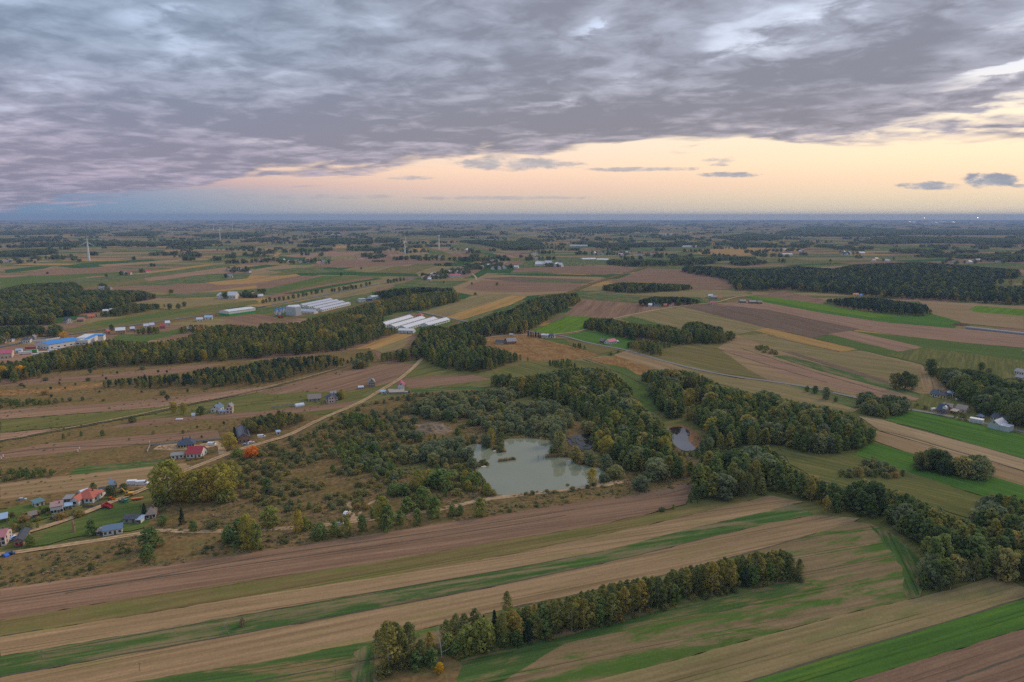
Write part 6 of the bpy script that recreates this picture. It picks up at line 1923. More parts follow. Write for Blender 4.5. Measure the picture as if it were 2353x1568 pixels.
barn('long barrel-roofed white hall beside the feed mill tower', (682, 719.5), (722, 722), 10.0, 3.5, 3.0, C_WHITE, R_PALE, 'front', name='warehouse', cat='warehouse', nf=5)
barn('white-roofed store behind the feed mill tower', (665, 711.5), (690, 709.5), 14.0, 4.0, 2.0, C_WHITE, R_WHITE, 'front', nf=3)
barn('white hall with a low roof before the dark wood', (856, 688.5), (876, 686.5), 16.0, 4.5, 1.6, C_WHITE, R_WHITE, 'front', nf=3)
barn('white yard building left of the hall before the dark wood', (827, 695.5), (841, 694.5), 10.0, 5.0, 1.0, C_WHITE, R_PALE, 'flat')
barn('blue shed in the yard before the dark wood', (842, 693), (856, 691.5), 9.0, 3.6, .6, R_BLUE, R_BLUE, 'flat', nf=0, door=False)
SILOW = plain('silo_steel', (.62, .62, .64), .4, .3, .06)
SILOB = plain('silo_blue', (.05, .22, .46), .45, 0, .1)
sil = None
for i, (x, y) in enumerate([(636, 723.5), (642, 725.5), (645, 722), (650, 724), (652, 720.5), (657, 722.5), (634, 728.5), (643, 729)]):
    lab = ['feed silo with blue cap, leftmost of the rear pair', 'feed silo with blue cap in the front middle', 'feed silo with blue cap in the rear middle', 'feed silo with blue cap third along the front', 'feed silo with blue cap far back by the mill',
           'feed silo with blue cap next to the mill tower', 'feed silo with blue cap at the front left corner', 'feed silo with blue cap behind the red lorry'][i]
    if sil is None:
        t = sil = empty('feed_silo', P(x, y))
        parts_ = [MB().lathe([(.3, 1.2), (1.7, 3.4), (1.75, 3.6), (1.75, 8.6)], 14).build('body', SILOW, t), MB().lathe([(1.78, 8.6), (1.78, 9.6), (.3, 11.0)], 14).build('cap', SILOB, t)]
        for k in range(4):
            a = math.pi / 4 + k * math.pi / 2
            parts_.append(MB().tube((1.6 * math.cos(a), 1.6 * math.sin(a), 0), (1.6 * math.cos(a), 1.6 * math.sin(a), 4.2), .09, n=5).build('leg', SILOB, t))
        parts_.append(MB().tube((0, 0, 10.9), (0, 0, 12.4), .12, n=5).build('pipe', SILOB, t))
    else:
        t = sil.copy()
        COL.objects.link(t)
        t.location = P(x, y)
        for ch in parts_:
            c = ch.copy()
            COL.objects.link(c)
            c.parent = t
    tag(t, lab, 'silo', 'feed silos of the poultry farm')
# -- centre houses
house('pink brick villa with a grey gable on the dry field', (1165.5, 792), (1187, 791), 11.0, 3.6, 3.2, C_BRICK, R_GREY, 'front', nf=4, ns=2)
barn('stone garage wing with dark openings left of the brick villa', (1138, 790.5), (1156, 792), 7.0, 2.8, 1.8, C_STONE, R_DARK, 'front', name='garage', cat='garage', nf=0, door=False, side_doors=4)
house('brick gabled middle house between garage wing and villa', (1157, 790.5), (1164.5, 790.8), 9.0, 3.6, 2.8, C_BRICK, R_DARK, 'depth', nf=2)
house('white modern house by the row of spruces', (1243, 777), (1258, 777.5), 10.0, 3.6, .3, C_WHITE, R_PALE, 'flat', nf=4)
house('dark-roofed bungalow right of the white modern house', (1260, 776.5), (1274, 777), 9.0, 2.8, 2.4, C_WHITE, R_NAVY, 'hip', nf=3)
house('orange brick cottage at the wood edge by the track junction', (1195, 766), (1209, 764.5), 9.0, 3.6, 2.8, C_ORANGE, R_DARK, 'depth', nf=2)
house('white house with a rose-red roof on the bright green field', (1400.5, 792.5), (1417, 790), 9.0, 3.2, 2.6, C_WHITE, R_ROSE, 'front', nf=4, chim=1)
barn('small pale shed right of the rose-red roofed house', (1418, 789.5), (1422, 789), 5.0, 2.4, .8, C_WHITE, R_PALE, 'front')
barn('weathered wooden barn among trees left of the rose-red roof', (1386, 790), (1394, 789), 7.0, 3.0, 2.6, C_TIMBER, R_BROWN, 'depth')
for i, (x, y) in enumerate([(1214, 774), (1220, 775), (1225, 775.5), (1231, 776), (1237, 776.5), (1241, 778)]):
    plant('spruce_tree', P(x, y), height_of(y, 15 - (i % 3) * 2), 1.0, ['darkest spruce at the left end of the short spruce row', 'second spruce of the short row by the modern house', 'spruce in the middle of the short row, left one', 'spruce in the middle of the short row, right one', 'spruce before the last in the short row', 'spruce at the right end touching the white modern house'][i], 'spruce row by the white modern house', parts=False)
for x, y, w_, lab, rf, wl in [(1504, 704, 8, 'house with a bright blue roof at the grove', R_BRIGHTBLUE, C_WHITE), (1513, 703.5, 10, 'rose-red roofed house next to the bright blue roof', R_ROSE, C_WHITE), (1525, 706, 7, 'small orange house at the grove by the field road', R_TILE, C_ORANGE), (1537, 704, 11, 'red-roofed house at the right of the grove farm', R_RED, C_WHITE),
                              (1490, 705.5, 8, 'white caravan-like hut left of the grove farm', R_WHITE, C_WHITE), (1628, 684, 10, 'white farmhouse beyond the green strip', R_WHITE, C_WHITE), (1634, 687, 14, 'grey-roofed barn of the farm beyond the green strip', R_GREY, C_BLOCK), (1649, 688.5, 9, 'yellow house of the farm beyond the green strip', R_TILE, C_YELLOW),
                              (1632, 700.5, 12, 'pink house beside the bend of the field road', R_ROSE, C_PINKW), (1700, 696.5, 14, 'dark tumbledown shed by the field road, left one', R_GREY, C_TIMBER), (1722, 698, 16, 'dark tumbledown shed by the field road, middle one', R_GREY, C_TIMBER), (1741, 699, 10, 'dark tumbledown shed by the field road, right one', R_BROWN, C_TIMBER),
                              (1962, 681, 12, 'yellow house at the edge of the right pine wood', R_TILE, C_YELLOW), (1976, 683, 5, 'small blue trailer-like hut at the pine wood', R_BRIGHTBLUE, C_WHITE)]:
    house(lab, (x, y), (x + w_, y + .2), 9.0, 3.2, 2.4, wl, rf, 'front', nf=2, chim=0)
# long foil tunnel and greenhouses
def tunnel(label, A, B, D, h, m=None, group=None):
    a, L, rz = frame_of(A, B)
    t = tag(empty('foil_tunnel', a, rz), label, 'greenhouse', group)
    mb = MB()
    pr = [(D / 2 - D / 2 * math.cos(math.pi * i / 8), h * math.sin(math.pi * i / 8) ** .8) for i in range(9)]
    vs = [(x, y, z) for x in (0, L) for y, z in pr]
    mb.add(vs, [(i, i + 1, 10 + i, 9 + i) for i in range(8)] + [tuple(range(9)), tuple(range(17, 8, -1))])
    mb.build('foil', m or plain('greenhouse_foil', (.62, .66, .72), .35, 0, .1), t)
    k = MB()
    for j in range(int(L / 3) + 1):
        x = min(j * 3.0 + .02, L - .02)
        for i in range(8):
            k.tube((x, pr[i][0], pr[i][1] + .04), (x, pr[i + 1][0], pr[i + 1][1] + .04), .04, n=4, caps=False)
    k.build('hoops', C_STEEL, t)
    return t


tunnel('short foil greenhouse beside the villa lane', (680, 937), (700, 934), 4.5, 2.6)
tunnel('small foil dome by the pale trailer in the meadow', (440, 958.5), (449, 957.5), 4.0, 2.4)
tunnel('foil tunnel behind the orange-red roofed house', (186, 1138), (206, 1132), 3.5, 2.2)
tunnel('very long grey foil tunnel between the far right fields', (2218, 756), (2380, 774), 9.0, 3.2, plain('grey_foil', (.20, .195, .20), .6))
tunnel('long white greenhouse near the far village, left half', (1339, 597), (1370, 596.5), 24.0, 5.0, plain('white_foil', (.75, .74, .72), .5))
tunnel('long white greenhouse near the far village, right half', (1370.5, 598), (1397, 598.5), 24.0, 5.0, plain('white_foil', (.75, .74, .72), .5))

# ------------------------------------------------------------------ far villages: each house one small mesh
def hut_mesh(L, D, h, rh, wall, roof):
    mb = MB()
    mb.add([(0, 0, 0), (0, D, 0), (0, D, h), (0, D / 2, h + rh), (0, 0, h), (L, 0, 0), (L, D, 0), (L, D, h), (L, D / 2, h + rh), (L, 0, h)], [(0, 1, 2, 3, 4), (9, 8, 7, 6, 5), (0, 4, 9, 5), (1, 6, 7, 2), (0, 5, 6, 1)], 0)
    o = .5
    e = h - o * rh / (D / 2) + .05
    mb.add([(-o, -o, e), (L + o, -o, e), (L + o, D / 2, h + rh + .06), (-o, D / 2, h + rh + .06)], [(0, 1, 2, 3)], 1)
    mb.add([(L + o, D + o, e), (-o, D + o, e), (-o, D / 2, h + rh + .06), (L + o, D / 2, h + rh + .06)], [(0, 1, 2, 3)], 1)
    for i in range(3):
        x = L * (i + .5) / 3
        mb.box(x - .6, x + .6, -.06, .01, 1, 2.4, 2)
    return mesh_of('house', mb.v, mb.f, [wall, roof, GLASS], mb.m)


HUT = {k: hut_mesh(11, 9, 4.0, 3.4, w_, r_) for k, (w_, r_) in {'white house with a red roof': (C_WHITE, R_RED), 'white house with a grey roof': (C_WHITE, R_GREY), 'cream house with an orange roof': (C_CREAM, R_TILE), 'pale house with a dark roof': (C_WHITE, R_DARK),
                                                               'yellow house with a brown roof': (C_YELLOW, R_BROWN), 'white house with a pale roof': (C_WHITE, R_WHITE), 'grey block house with a brown roof': (C_BLOCK, R_BROWN)}.items()}
kinds = list(HUT)


def village(where, cx, cy, sx, sy, n, trees=12, weights=None, s=1.0):
    for i in range(n):
        x, y = cx + random.uniform(-sx, sx), cy + random.uniform(-sy, sy)
        k = random.choice(weights or kinds)
        o = link('house', HUT[k])
        o.location = P(x, y)
        o.rotation_euler = (0, 0, random.uniform(-.6, .6) + random.choice((0, 1.57)))
        q = random.uniform(.9, 1.25) * s
        o.scale = (q * random.uniform(.9, 1.4), q, q)
        tag(o, '%s %s' % (k, where), 'house', 'small houses %s' % where)
    for i in range(trees):
        x, y = cx + random.uniform(-sx, sx) * 1.15, cy + random.uniform(-sy, sy) * 1.2
        p = P(x, y)
        VT.append((p.x, p.y, random.uniform(7, 13), random.uniform(.9, 1.4)))


VT = []
W3 = 'in the village beyond the brown field'
for cx, cy, sx, sy, n, tr in [(985, 641, 14, 3, 4, 14), (1010, 637, 14, 4, 7, 22), (1035, 631, 18, 5, 9, 30), (1060, 626, 18, 5, 9, 34), (1085, 616, 18, 5, 6, 40), (1130, 612, 22, 5, 3, 46)]:
    village(W3, cx, cy, sx, sy, n, tr)
barn('long low building with a rose-red roof in the village', (1036, 637.5), (1060, 636.5), 22, 4.5, 2.5, C_WHITE, R_ROSE, 'front', name='village_hall', cat='hall', nf=5, chim=0)
house('white house with a magenta roof at the village edge', (974, 643), (982, 643), 10, 4, 3.2, C_WHITE, R_ROSE, 'front', nf=3)
house('pale pink house right of the magenta roof at the village edge', (983, 645.5), (990, 645.5), 10, 4, 2.5, C_PINKW, R_WHITE, 'front', nf=3)
for cx, cy, n, lab in [(1145, 619, 3, 'in the row right of the village'), (1170, 617, 3, 'in the row right of the village')]:
    village(lab, cx, cy, 12, 1.5, n, 8, ['white house with a red roof', 'white house with a pale roof', 'white house with a grey roof'])
village('in the hamlet along the far left road', 600, 602, 14, 1.5, 4, 10)
village('in the red-roofed hamlet left of the turbines', 680, 604, 32, 2.5, 9, 26, ['white house with a red roof', 'white house with a grey roof', 'pale house with a dark roof', 'white house with a pale roof'])
village('in the farm row beside the far green strip', 740, 606, 16, 1.5, 4, 8)
village('among the trees of the far left hamlet', 405, 584, 45, 3, 6, 30)
village('on the farm left of the straw strip', 545, 624, 24, 3, 4, 30, ['pale house with a dark roof', 'white house with a grey roof', 'grey block house with a brown roof'])
village('on the farm at the far left turbine', 330, 626, 8, 1.5, 2, 4)
village('on the lone farm in the left fields', 285, 633, 6, 1.5, 2, 4)
village('on the lone farm by the green field', 520, 639, 5, 1, 1, 2, ['white house with a grey roof'])
village('on the farm behind the left wood', 240, 666, 16, 2, 3, 4, ['white house with a pale roof', 'grey block house with a brown roof', 'white house with a grey roof'])
village('on the white farm beyond the avenue', 520, 687, 6, 1, 2, 3, ['white house with a pale roof'], 1.4)
village('on the tree-ringed farm beyond the avenue', 570, 683, 24, 2, 4, 12, ['white house with a pale roof', 'grey block house with a brown roof'])
village('in the long far village right of centre', 1400, 585, 36, 3, 9, 34)
village('on the right half of the far long village', 1480, 587, 46, 3, 9, 26, ['cream house with an orange roof', 'white house with a red roof', 'yellow house with a brown roof', 'white house with a grey roof'])
village('in the row of farms by the far right forest', 1800, 576, 44, 3, 8, 26, ['cream house with an orange roof', 'white house with a grey roof', 'white house with a pale roof', 'white house with a red roof'])
village('on the white farm before the far right plain', 1958, 585, 24, 2, 5, 14, ['white house with a pale roof', 'pale house with a dark roof'], 1.3)
village('on the yellow farm in the far centre', 1000, 593, 18, 1.5, 3, 10, ['yellow house with a brown roof', 'white house with a grey roof'])
village('in the far farm row right of the turbines', 1115, 601, 22, 2, 4, 12)
village('on the far farms beyond the turbines', 1060, 576, 26, 2, 3, 12)
village('on the far pale farms at the pine wood', 2030, 600, 24, 2, 4, 4)
village('on the far right farms', 2240, 604, 60, 3, 6, 10)
village('in the far left border hamlet', 40, 602, 40, 4, 6, 18)
village('on the white sheds by the smoke plume', 1240, 611, 14, 1.5, 5, 2, ['white house with a pale roof'], 1.6)
village('right of the smoking white sheds', 1268, 613, 12, 1.2, 4, 12, ['white house with a pale roof', 'white house with a grey roof'], 1.4)
for i in range(46):
    y = 517 + 40 * random.random() ** 1.3
    village('scattered over the far plain', random.uniform(20, 2330), y, 14, .4, 1, 3, None, 1.3)
for i in range(34):
    village('in the town on the right horizon', random.uniform(2070, 2330), random.uniform(511.5, 514.5), 3, .1, 1, 0, ['white house with a pale roof', 'cream house with an orange roof'], random.uniform(3, 6))
for x, y, w_ in [(1000, 537, 24), (1310, 567, 40), (1515, 540, 30), (760, 541, 20), (1570, 569, 34), (1800, 588, 22)]:
    barn({1000: 'far white hall left of the turbines on the plain', 1310: 'far pale greenhouse hall near the long village', 1515: 'far long white hall in the centre of the plain', 760: 'far pale hall near the dark woods', 1570: 'far long hall with a pale roof right of the village', 1800: 'white yard hall beyond the pine wood'}[x],
         (x, y), (x + w_, y), 30, 6, 2, C_WHITE, R_WHITE, 'front', name='warehouse', cat='warehouse', nf=0, door=False)
scatter('village_trees', 'garden trees crowded among the far village houses', [WHOLE['oak_tree'][0], WHOLE['alder_tree'][1], WHOLE['oak_tree'][2]], VT, 'trees')

# ------------------------------------------------------------------ wind turbines
TW = plain('turbine_white', (.82, .76, .70), .5, 0, .05)


def blade_mesh(R):
    mb = MB()
    n = 7
    vs, fs = [], []
    for i in range(n):
        t_ = i / (n - 1)
        c = (1.1 if i == 0 else (2.6 - 2.0 * t_)) * R / 26
        tk = c * (.5 if i == 0 else .18) + .05
        z = 1.0 + R * t_
        vs += [(-c * .35, 0, z), (0, -tk, z), (c * .65, 0, z), (0, tk, z)]
    for i in range(n - 1):
        for k in range(4):
            a, b = i * 4 + k, i * 4 + (k + 1) % 4
            fs.append((a, b, b + 4, a + 4))
    fs += [(3, 2, 1, 0), tuple(range(4 * n - 4, 4 * n))]
    return mesh_of('blade', vs, fs, TW)


def turbine(label, x, y, hub_px, R, yaw, spin, thick=1.0):
    H = height_of(y, hub_px)
    t = tag(empty('wind_turbine', P(x, y), yaw), label, 'wind turbine', 'wind turbines on the plain')
    MB().lathe([(2.2 * thick, 0), (1.9 * thick, H * .4), (1.25 * thick, H - 1)], 16).build('tower', TW, t)
    MB().box(-1.6, 1.6, -2.2, 6.2, H - 1.2, H + 1.9).build('nacelle', TW, t)
    hb = MB().lathe([(.3, -1.6), (1.2, -.8), (1.4, 1.0)], 12).build('hub', TW, t)
    hb.location = (0, -3.2, H + .4)
    hb.rotation_euler = (math.pi / 2, 0, 0)
    me = blade_mesh(R)
    for k in range(3):
        b = link('blade', me, t)
        b.location = (0, -3.6, H + .4)
        b.rotation_euler = (0, spin + k * 2 * math.pi / 3, 0)


turbine('large wind turbine on the left plain with one blade straight up', 205, 600, 43, 27, .5, 0.05, 1.6)
turbine('far wind turbine at the left centre behind the fields', 506, 552, 25, 24, 1.2, .2, 1.3)
turbine('wind turbine left of the pair in the centre, blade straight up', 930.7, 583.5, 28, 24, 1.0, .04, 1.2)
turbine('wind turbine right of the pair in the centre', 1009, 573, 31, 18, 1.35, .5, 1.3)
turbine('tiny far wind turbine left of the two by the horizon', 491, 530, 13, 28, 1.2, .3, 1.6)
turbine('tiny far wind turbine right of the two by the horizon', 534, 530, 14, 28, .8, .7, 1.6)

# ------------------------------------------------------------------ vehicles
TYRE = plain('tyre_rubber', (.02, .02, .02), .9)
RIM = plain('wheel_rim', (.4, .4, .42), .4, .5)
LAMP = plain('lamp_glass', (.7, .7, .66), .15)


def paint(n, c):
    return plain('paint_' + n, c, .3, 0, .04, .6, .6)


def wheels(t, xs, y, r_, wdt=.22):
    for x in xs:
        for s in (-1, 1):
            w = MB().tube((x, s * y - wdt / 2, r_), (x, s * y + wdt / 2, r_), r_, n=12).build('wheel', TYRE, t)
            MB().tube((x, s * (y + wdt / 2 + .004), r_), (x, s * (y + wdt / 2 + .03), r_), r_ * .6, n=10).build('rim', RIM, w)


def car(label, x, y, rz, m, van=False, s=1.0, group=None):
    t = tag(empty('van' if van else 'parked_car', P(x, y), rz), label, 'van' if van else 'car', group)
    t.scale = (s, s, s)
    if van:
        b = MB().prism([(-2.6, .35), (2.55, .35), (2.6, 1.0), (1.9, 1.25), (1.35, 2.15), (-2.6, 2.2)], -.95, .95)
        g = MB().prism([(1.40, 2.02), (1.86, 1.32), (1.2, 1.32), (1.0, 2.02)], -.962, .962)
    else:
        b = MB().prism([(-2.1, .32), (2.1, .32), (2.15, .75), (1.1, .92), (.45, 1.42), (-1.2, 1.46), (-1.9, 1.0), (-2.12, .9)], -.85, .85)
        g = MB().prism([(.95, .98), (.42, 1.36), (-1.15, 1.40), (-1.75, 1.0)], -.862, .862)
    b.build('body', m, t)
    g.build('side_windows', GLASS, t)
    MB().add([(1.12, -.72, .955), (1.12, .72, .955), (.50, .68, 1.42), (.50, -.68, 1.42)] if not van else [(1.93, -.8, 1.29), (1.93, .8, 1.29), (1.40, .78, 2.12), (1.40, -.78, 2.12)], [(0, 1, 2, 3)]).build('windscreen', GLASS, t)
    wheels(t, (-1.3, 1.3) if not van else (-1.7, 1.6), .8 if not van else .88, .32)
    for s_ in (-1, 1):
        MB().box(2.08 if not van else 2.5, 2.17 if not van else 2.62, s_ * .6 - .18, s_ * .6 + .18, .6, .76).build('headlight', LAMP, t)
    return t


car('bright blue car on the grass beside the lower track', 13, 1279, 2.6, paint('blue', (.02, .12, .55)))
car('dark blue car parked just behind the bright blue one', 23, 1275, .5, paint('navy', (.03, .06, .18)))
car('white car in the yard by the black-roofed shed', 24, 1236, .4, paint('white', (.75, .75, .76)))
car('pale blue car next to the white one in the yard', 31, 1239, 1.3, paint('pale_blue', (.35, .5, .75)))
car('silver car on the rough grass left of the hamlet', 51, 1150, .3, paint('silver', (.4, .42, .46)))
car('dark car parked beside the dirt road under the flat-roofed house', 127, 1192, .35, paint('slate', (.06, .09, .13)))
car('silver car in front of the long brick barn', 564.7, 1023.6, .4, paint('silver', (.4, .42, .46)))
car('white car at the right corner of the long brick barn', 577, 1019, .7, paint('white', (.75, .75, .76)))
car('white car parked on the bare patch above the lower track', 796.5, 1181, 1.2, paint('white', (.75, .75, .76)))
car('dark car on the building plot right of the yellow house', 474, 1017.5, .2, paint('black', (.03, .03, .035)))
car('white van on the building plot right of the yellow house', 487, 1023.5, .1, paint('white', (.75, .75, .76)), True)
car('white van beside the tan strip, left one of two', 307, 1114, .15, paint('white', (.75, .75, .76)), True, 1.25)
car('white van beside the tan strip, right one of two', 327, 1115, .2, paint('white', (.75, .75, .76)), True, 1.25)
car('white van on the track above the brick villa', 1176, 771.5, .0, paint('white', (.75, .75, .76)), True, 1.3)
car('white car half hidden by trees on the lower track', 780, 1206, .3, paint('white', (.75, .75, .76)))
car('white van under the birch wood behind the brick barn', 601, 1006, .5, paint('white', (.75, .75, .76)), True)
car('white van beside the villa with the dormer', 2146, 944, .3, paint('white', (.75, .75, .76)), True)
car('small white van between the right farms and the wood', 2203, 920, .2, paint('white', (.75, .75, .76)), True)
car('white van behind the orange-red roofed house, by the green tree', 225, 1139, .05, paint('white', (.75, .75, .76)), True, 1.35)
YEL = paint('digger_yellow', (.62, .34, .03))
# digger
t = tag(empty('excavator', P(297, 1139), math.radians(195)), 'yellow tracked excavator with its arm stretched out beside the dirt road', 'excavator')
for s_ in (-1, 1):
    MB().prism([(-1.7, .0), (1.7, .0), (2.0, .45), (1.7, .9), (-1.7, .9), (-2.0, .45)], s_ * 1.1 - .25, s_ * 1.1 + .25).build('track', TYRE, t)
MB().prism([(-2.2, 1.0), (1.6, 1.0), (1.6, 1.6), (.2, 1.9), (-2.3, 1.9)], -1.2, 1.2).build('body', YEL, t)
c_ = MB().prism([(.1, 1.91), (1.5, 1.65), (1.55, 2.5), (1.1, 3.0), (.1, 3.0)], .15, 1.15).build('cab', YEL, t)
MB().prism([(.3, 2.2), (1.35, 2.1), (1.38, 2.5), (1.05, 2.85), (.3, 2.85)], .14, 1.162).build('cab_window', GLASS, c_)
MB().tube((1.3, -.3, 1.7), (3.4, -.3, 4.3), .34, .30, 4).tube((3.3, -.3, 4.2), (6.2, -.3, 3.5), .30, .22, 4).build('boom', YEL, t)
MB().tube((6.1, -.3, 3.6), (6.6, -.3, 1.2), .22, .15, 4).build('arm', YEL, t)
MB().prism([(6.2, 1.2), (6.9, 1.3), (7.0, .5), (6.3, .2)], -.8, .2).build('bucket', plain('bucket_steel', (.12, .10, .09), .6), t)


def lorry(label, x, y, rz, mcab, mbox, tip=0.0, s=1.0):
    t = tag(empty('lorry', P(x, y), rz), label, 'lorry')
    t.scale = (s, s, s)
    MB().box(-3.2, 3.0, -.5, .5, .7, 1.0).build('chassis', TYRE, t)
    c = MB().prism([(1.9, .8), (3.5, .8), (3.5, 1.8), (3.2, 2.8), (1.9, 2.8)], -1.15, 1.15).build('cab', mcab, t)
    MB().prism([(3.52, 1.8), (3.24, 2.66), (2.5, 2.66), (2.5, 1.8)], -1.16, 1.16).build('cab_window', GLASS, c)
    bx = MB().box(0, 4.9, -1.2, 1.2, .0, .12).box(0, 4.9, -1.2, -1.1, .12, 1.2).box(0, 4.9, 1.1, 1.2, .12, 1.2).box(4.8, 4.9, -1.1, 1.1, .12, 1.3).build('tipper_body', mbox, t)
    bx.location = (-3.2, 0, 1.05)
    bx.rotation_euler = (0, -tip, 0)
    wheels(t, (-2.4, -1.4, 2.6), 1.0, .48, .3)
    return t


lorry('red tipper lorry parked off the dirt road', 247, 1169, 2.8, paint('red', (.48, .04, .035)), paint('red', (.48, .04, .035)), .25, .9)
lorry('green lorry parked beside the dirt road opposite the digger', 284, 1155, -.35, paint('green', (.03, .30, .20)), paint('grey_green', (.18, .22, .20)), 0, .8)
lorry('red lorry in front of the feed silos', 645, 731.5, .1, paint('red', (.48, .04, .035)), paint('red', (.48, .04, .035)), 0, 1.2)
lorry('dark-fronted lorry with a white body beside the low grey barn', 934, 904, .3, paint('black', (.03, .03, .035)), paint('white', (.75, .75, .76)), 0, .8)
# tractor
t = tag(empty('tractor', P(257, 1151), .6), 'small orange tractor on the verge near the digger', 'tractor')
ORA = paint('orange', (.62, .13, .02))
MB().prism([(-.2, .7), (1.7, .7), (1.7, 1.25), (-.2, 1.35)], -.4, .4).build('bonnet', ORA, t)
MB().box(-1.2, -.2, -.55, .55, .8, 1.2).build('seat_deck', ORA, t)
MB().box(-1.25, .1, -.6, .6, 2.2, 2.3).box(-1.2, -1.1, -.55, -.45, 1.2, 2.2).box(-1.2, -1.1, .45, .55, 1.2, 2.2).box(-.1, 0, -.55, -.45, 1.3, 2.2).box(-.1, 0, .45, .55, 1.3, 2.2).build('cab', ORA, t)
wheels(t, (-.8,), .75, .75, .4)
wheels(t, (1.2,), .6, .42, .25)
# boat-like red trailer
t = tag(empty('trailer', P(315, 1149), .35), 'long orange-red trailer lying on the bare ground below the poplars', 'trailer')
MB().prism([(-2.6, .5), (2.4, .5), (3.0, 1.2), (-2.6, 1.2)], -.8, .8).build('body', ORA, t)
wheels(t, (-.6, .3), .85, .35)
t = tag(empty('trailer', P(412, 996 - 30), .1), 'low pale trailer on the meadow left of the foil dome', 'trailer')
MB().box(-2.5, 2.5, -1, 1, .6, 1.1).build('body', paint('white', (.75, .75, .76)), t)
wheels(t, (-.5, .5), 1.05, .35)
# lorries and containers in the depot yard
for i, (x, y, rz_, c, lab) in enumerate([(100, 816, .2, (.72, .72, .72), 'white box trailer in the depot yard, front one'), (88, 820, .25, (.72, .70, .68), 'white box trailer in the depot yard beside the front one'), (136, 806, .3, (.74, .74, .74), 'white box trailer in the depot yard, furthest right'),
                                         (74, 811, .1, (.04, .38, .10), 'bright green container in the depot yard'), (72, 804, .1, (.42, .08, .06), 'dark red container in the depot yard'), (58, 815, .5, (.70, .72, .75), 'pale container beside the red-roofed depot'), (125, 811, .3, (.72, .72, .72), 'white box trailer in the middle of the depot yard')]):
    t = tag(empty('container', P(x, y), rz_), lab, 'container')
    m = paint('box_%d' % i, c)
    MB().box(-6, 6, -1.25, 1.25, .9, 3.7).build('body', m, t)
    for k in (-6.03, 6.0):
        MB().box(k, k + .03, -1.15, 1.15, 1.0, 3.6).build('door', FRAME, t)
    wheels(t, (-4.5, -3.3, 4.0), 1.0, .5, .3)

# ------------------------------------------------------------------ small things
POLE = plain('pole_wood', (.30, .24, .18), .9, 0, .2, 2)
for i, (x, y, hp, lab) in enumerate([(1148, 876, 14, 'wooden power pole at the top of the dirt road'), (1150, 874, 1, ''), (910, 878, 15, 'wooden power pole beside the dirt road below the wood'), (885, 893, 15, 'wooden power pole beside the dirt road by the stone house'), (860, 906, 16, 'wooden power pole on the dirt road beside the meadow'),
                                     (322, 1545, 22, 'thin concrete pole in the green strip at the lower left'), (97, 1514, 20, 'thin pole in the green strip near the left border'), (772, 1566, 28, 'thin pole at the bottom edge in the tan field'),
                                     (510, 1012, 20, 'pole at the corner of the building plot'), (668, 985, 16, 'pale pole at the birch wood edge'), (2156, 939, 20, 'pole behind the villa with the dormer'), (2322, 990, 18, 'pole at the right end of the pale steel barn'), (1235, 860, 12, 'small pole in the meadow before the alder wood')]):
    if not lab:
        continue
    h = height_of(y, hp)
    t = tag(empty('power_pole', P(x, y), .5), lab, 'pole')
    MB().tube((0, 0, 0), (0, 0, h), .14, .09, 7).build('post', POLE, t)
    MB().box(-.8, .8, -.06, .06, h - .45, h - .33).build('crossarm', POLE, t)
    for k in (-.7, 0, .7):
        MB().lathe([(.05, 0), (.08, .06), (.04, .2)], 6, (k, 0, h - .33)).build('insulator', LAMP, t)
# lattice trestle pole in the green strip
t = tag(empty('power_pole', P(518, 1462), .3), 'thin two-legged trestle pole on the edge of the long green strip', 'pole')
h = height_of(1462, 24)
for s_ in (-1, 1):
    MB().tube((s_ * 1.5, 0, 0), (0, 0, h), .12, .09, 6).build('leg', POLE, t)
MB().box(-.8, .8, -.05, .05, h * .5, h * .5 + .12).build('brace', POLE, t)
MB().box(-1.0, 1.0, -.06, .06, h - .4, h - .28).build('crossarm', POLE, t)
# white and red boundary posts
for i, (x, y, lab) in enumerate([(183, 1036, 'white marker post in the stubble, upper one of a pair'), (179.5, 1042, 'white marker post in the stubble, lower one of a pair'), (8, 1054, 'white marker post near the left border, upper one'), (3.5, 1059, 'white marker post near the left border, lower one'),
                                 (344, 1022, 'white marker post at the building plot corner')]):
    t = tag(empty('marker_post', P(x, y)), lab, 'post')
    MB().tube((0, 0, 0), (0, 0, 1.0), .28, .28, 8).build('foot', plain('marker_red', (.5, .08, .05), .6), t)
    MB().tube((0, 0, 1.001), (0, 0, 2.6), .28, .28, 8).build('post', C_WHITE, t)
# timber stump in the hamlet garden
t = tag(empty('tree_stump', P(170, 1224)), 'tall bare brown tree stump on the hamlet lawn', 'tree stump')
STUMP = plain('stripped_wood', (.40, .24, .14), .9, 0, .3, 2)
mb = MB().tube((0, 0, 0), (.1, 0, 3.5), .75, .6, 9).tube((.1, 0, 3.4), (-.1, .1, 6.4), .6, .32, 8)
mb.tube((.15, 0, 3.0), (1.0, .1, 4.6), .3, .16, 6).tube((0, 0, 2.0), (-.9, .2, 3.2), .26, .12, 6)
mb.build('trunk', STUMP, t)
# concrete wall of the building plot
def fence(label, pts, h, m, th=.2, name='boundary_wall', cat='wall', panel=2.5):
    w = [P(x, y) for x, y in pts]
    root = tag(empty(name, w[0]), label, cat)
    k = 0
    for a, b in zip(w[:-1], w[1:]):
        d = b - a
        n_ = max(1, int(d.length / panel))
        rz = math.atan2(d.y, d.x)
        L = d.length / n_
        me = MB().box(.05, L - .05, -th / 2, th / 2, 0, h).mesh('panel', m)
        mp = MB().box(-.1, .1, -th / 2 - .06, th / 2 + .06, 0, h + .15).mesh('post', m)
        for i in range(n_):
            p = a + d * (i / n_) - w[0]
            for mm, nm in ((me, 'panel'), (mp, 'post')):
                o = link(nm, mm, root)
                o.location = p
                o.rotation_euler = (0, 0, rz)
    return root


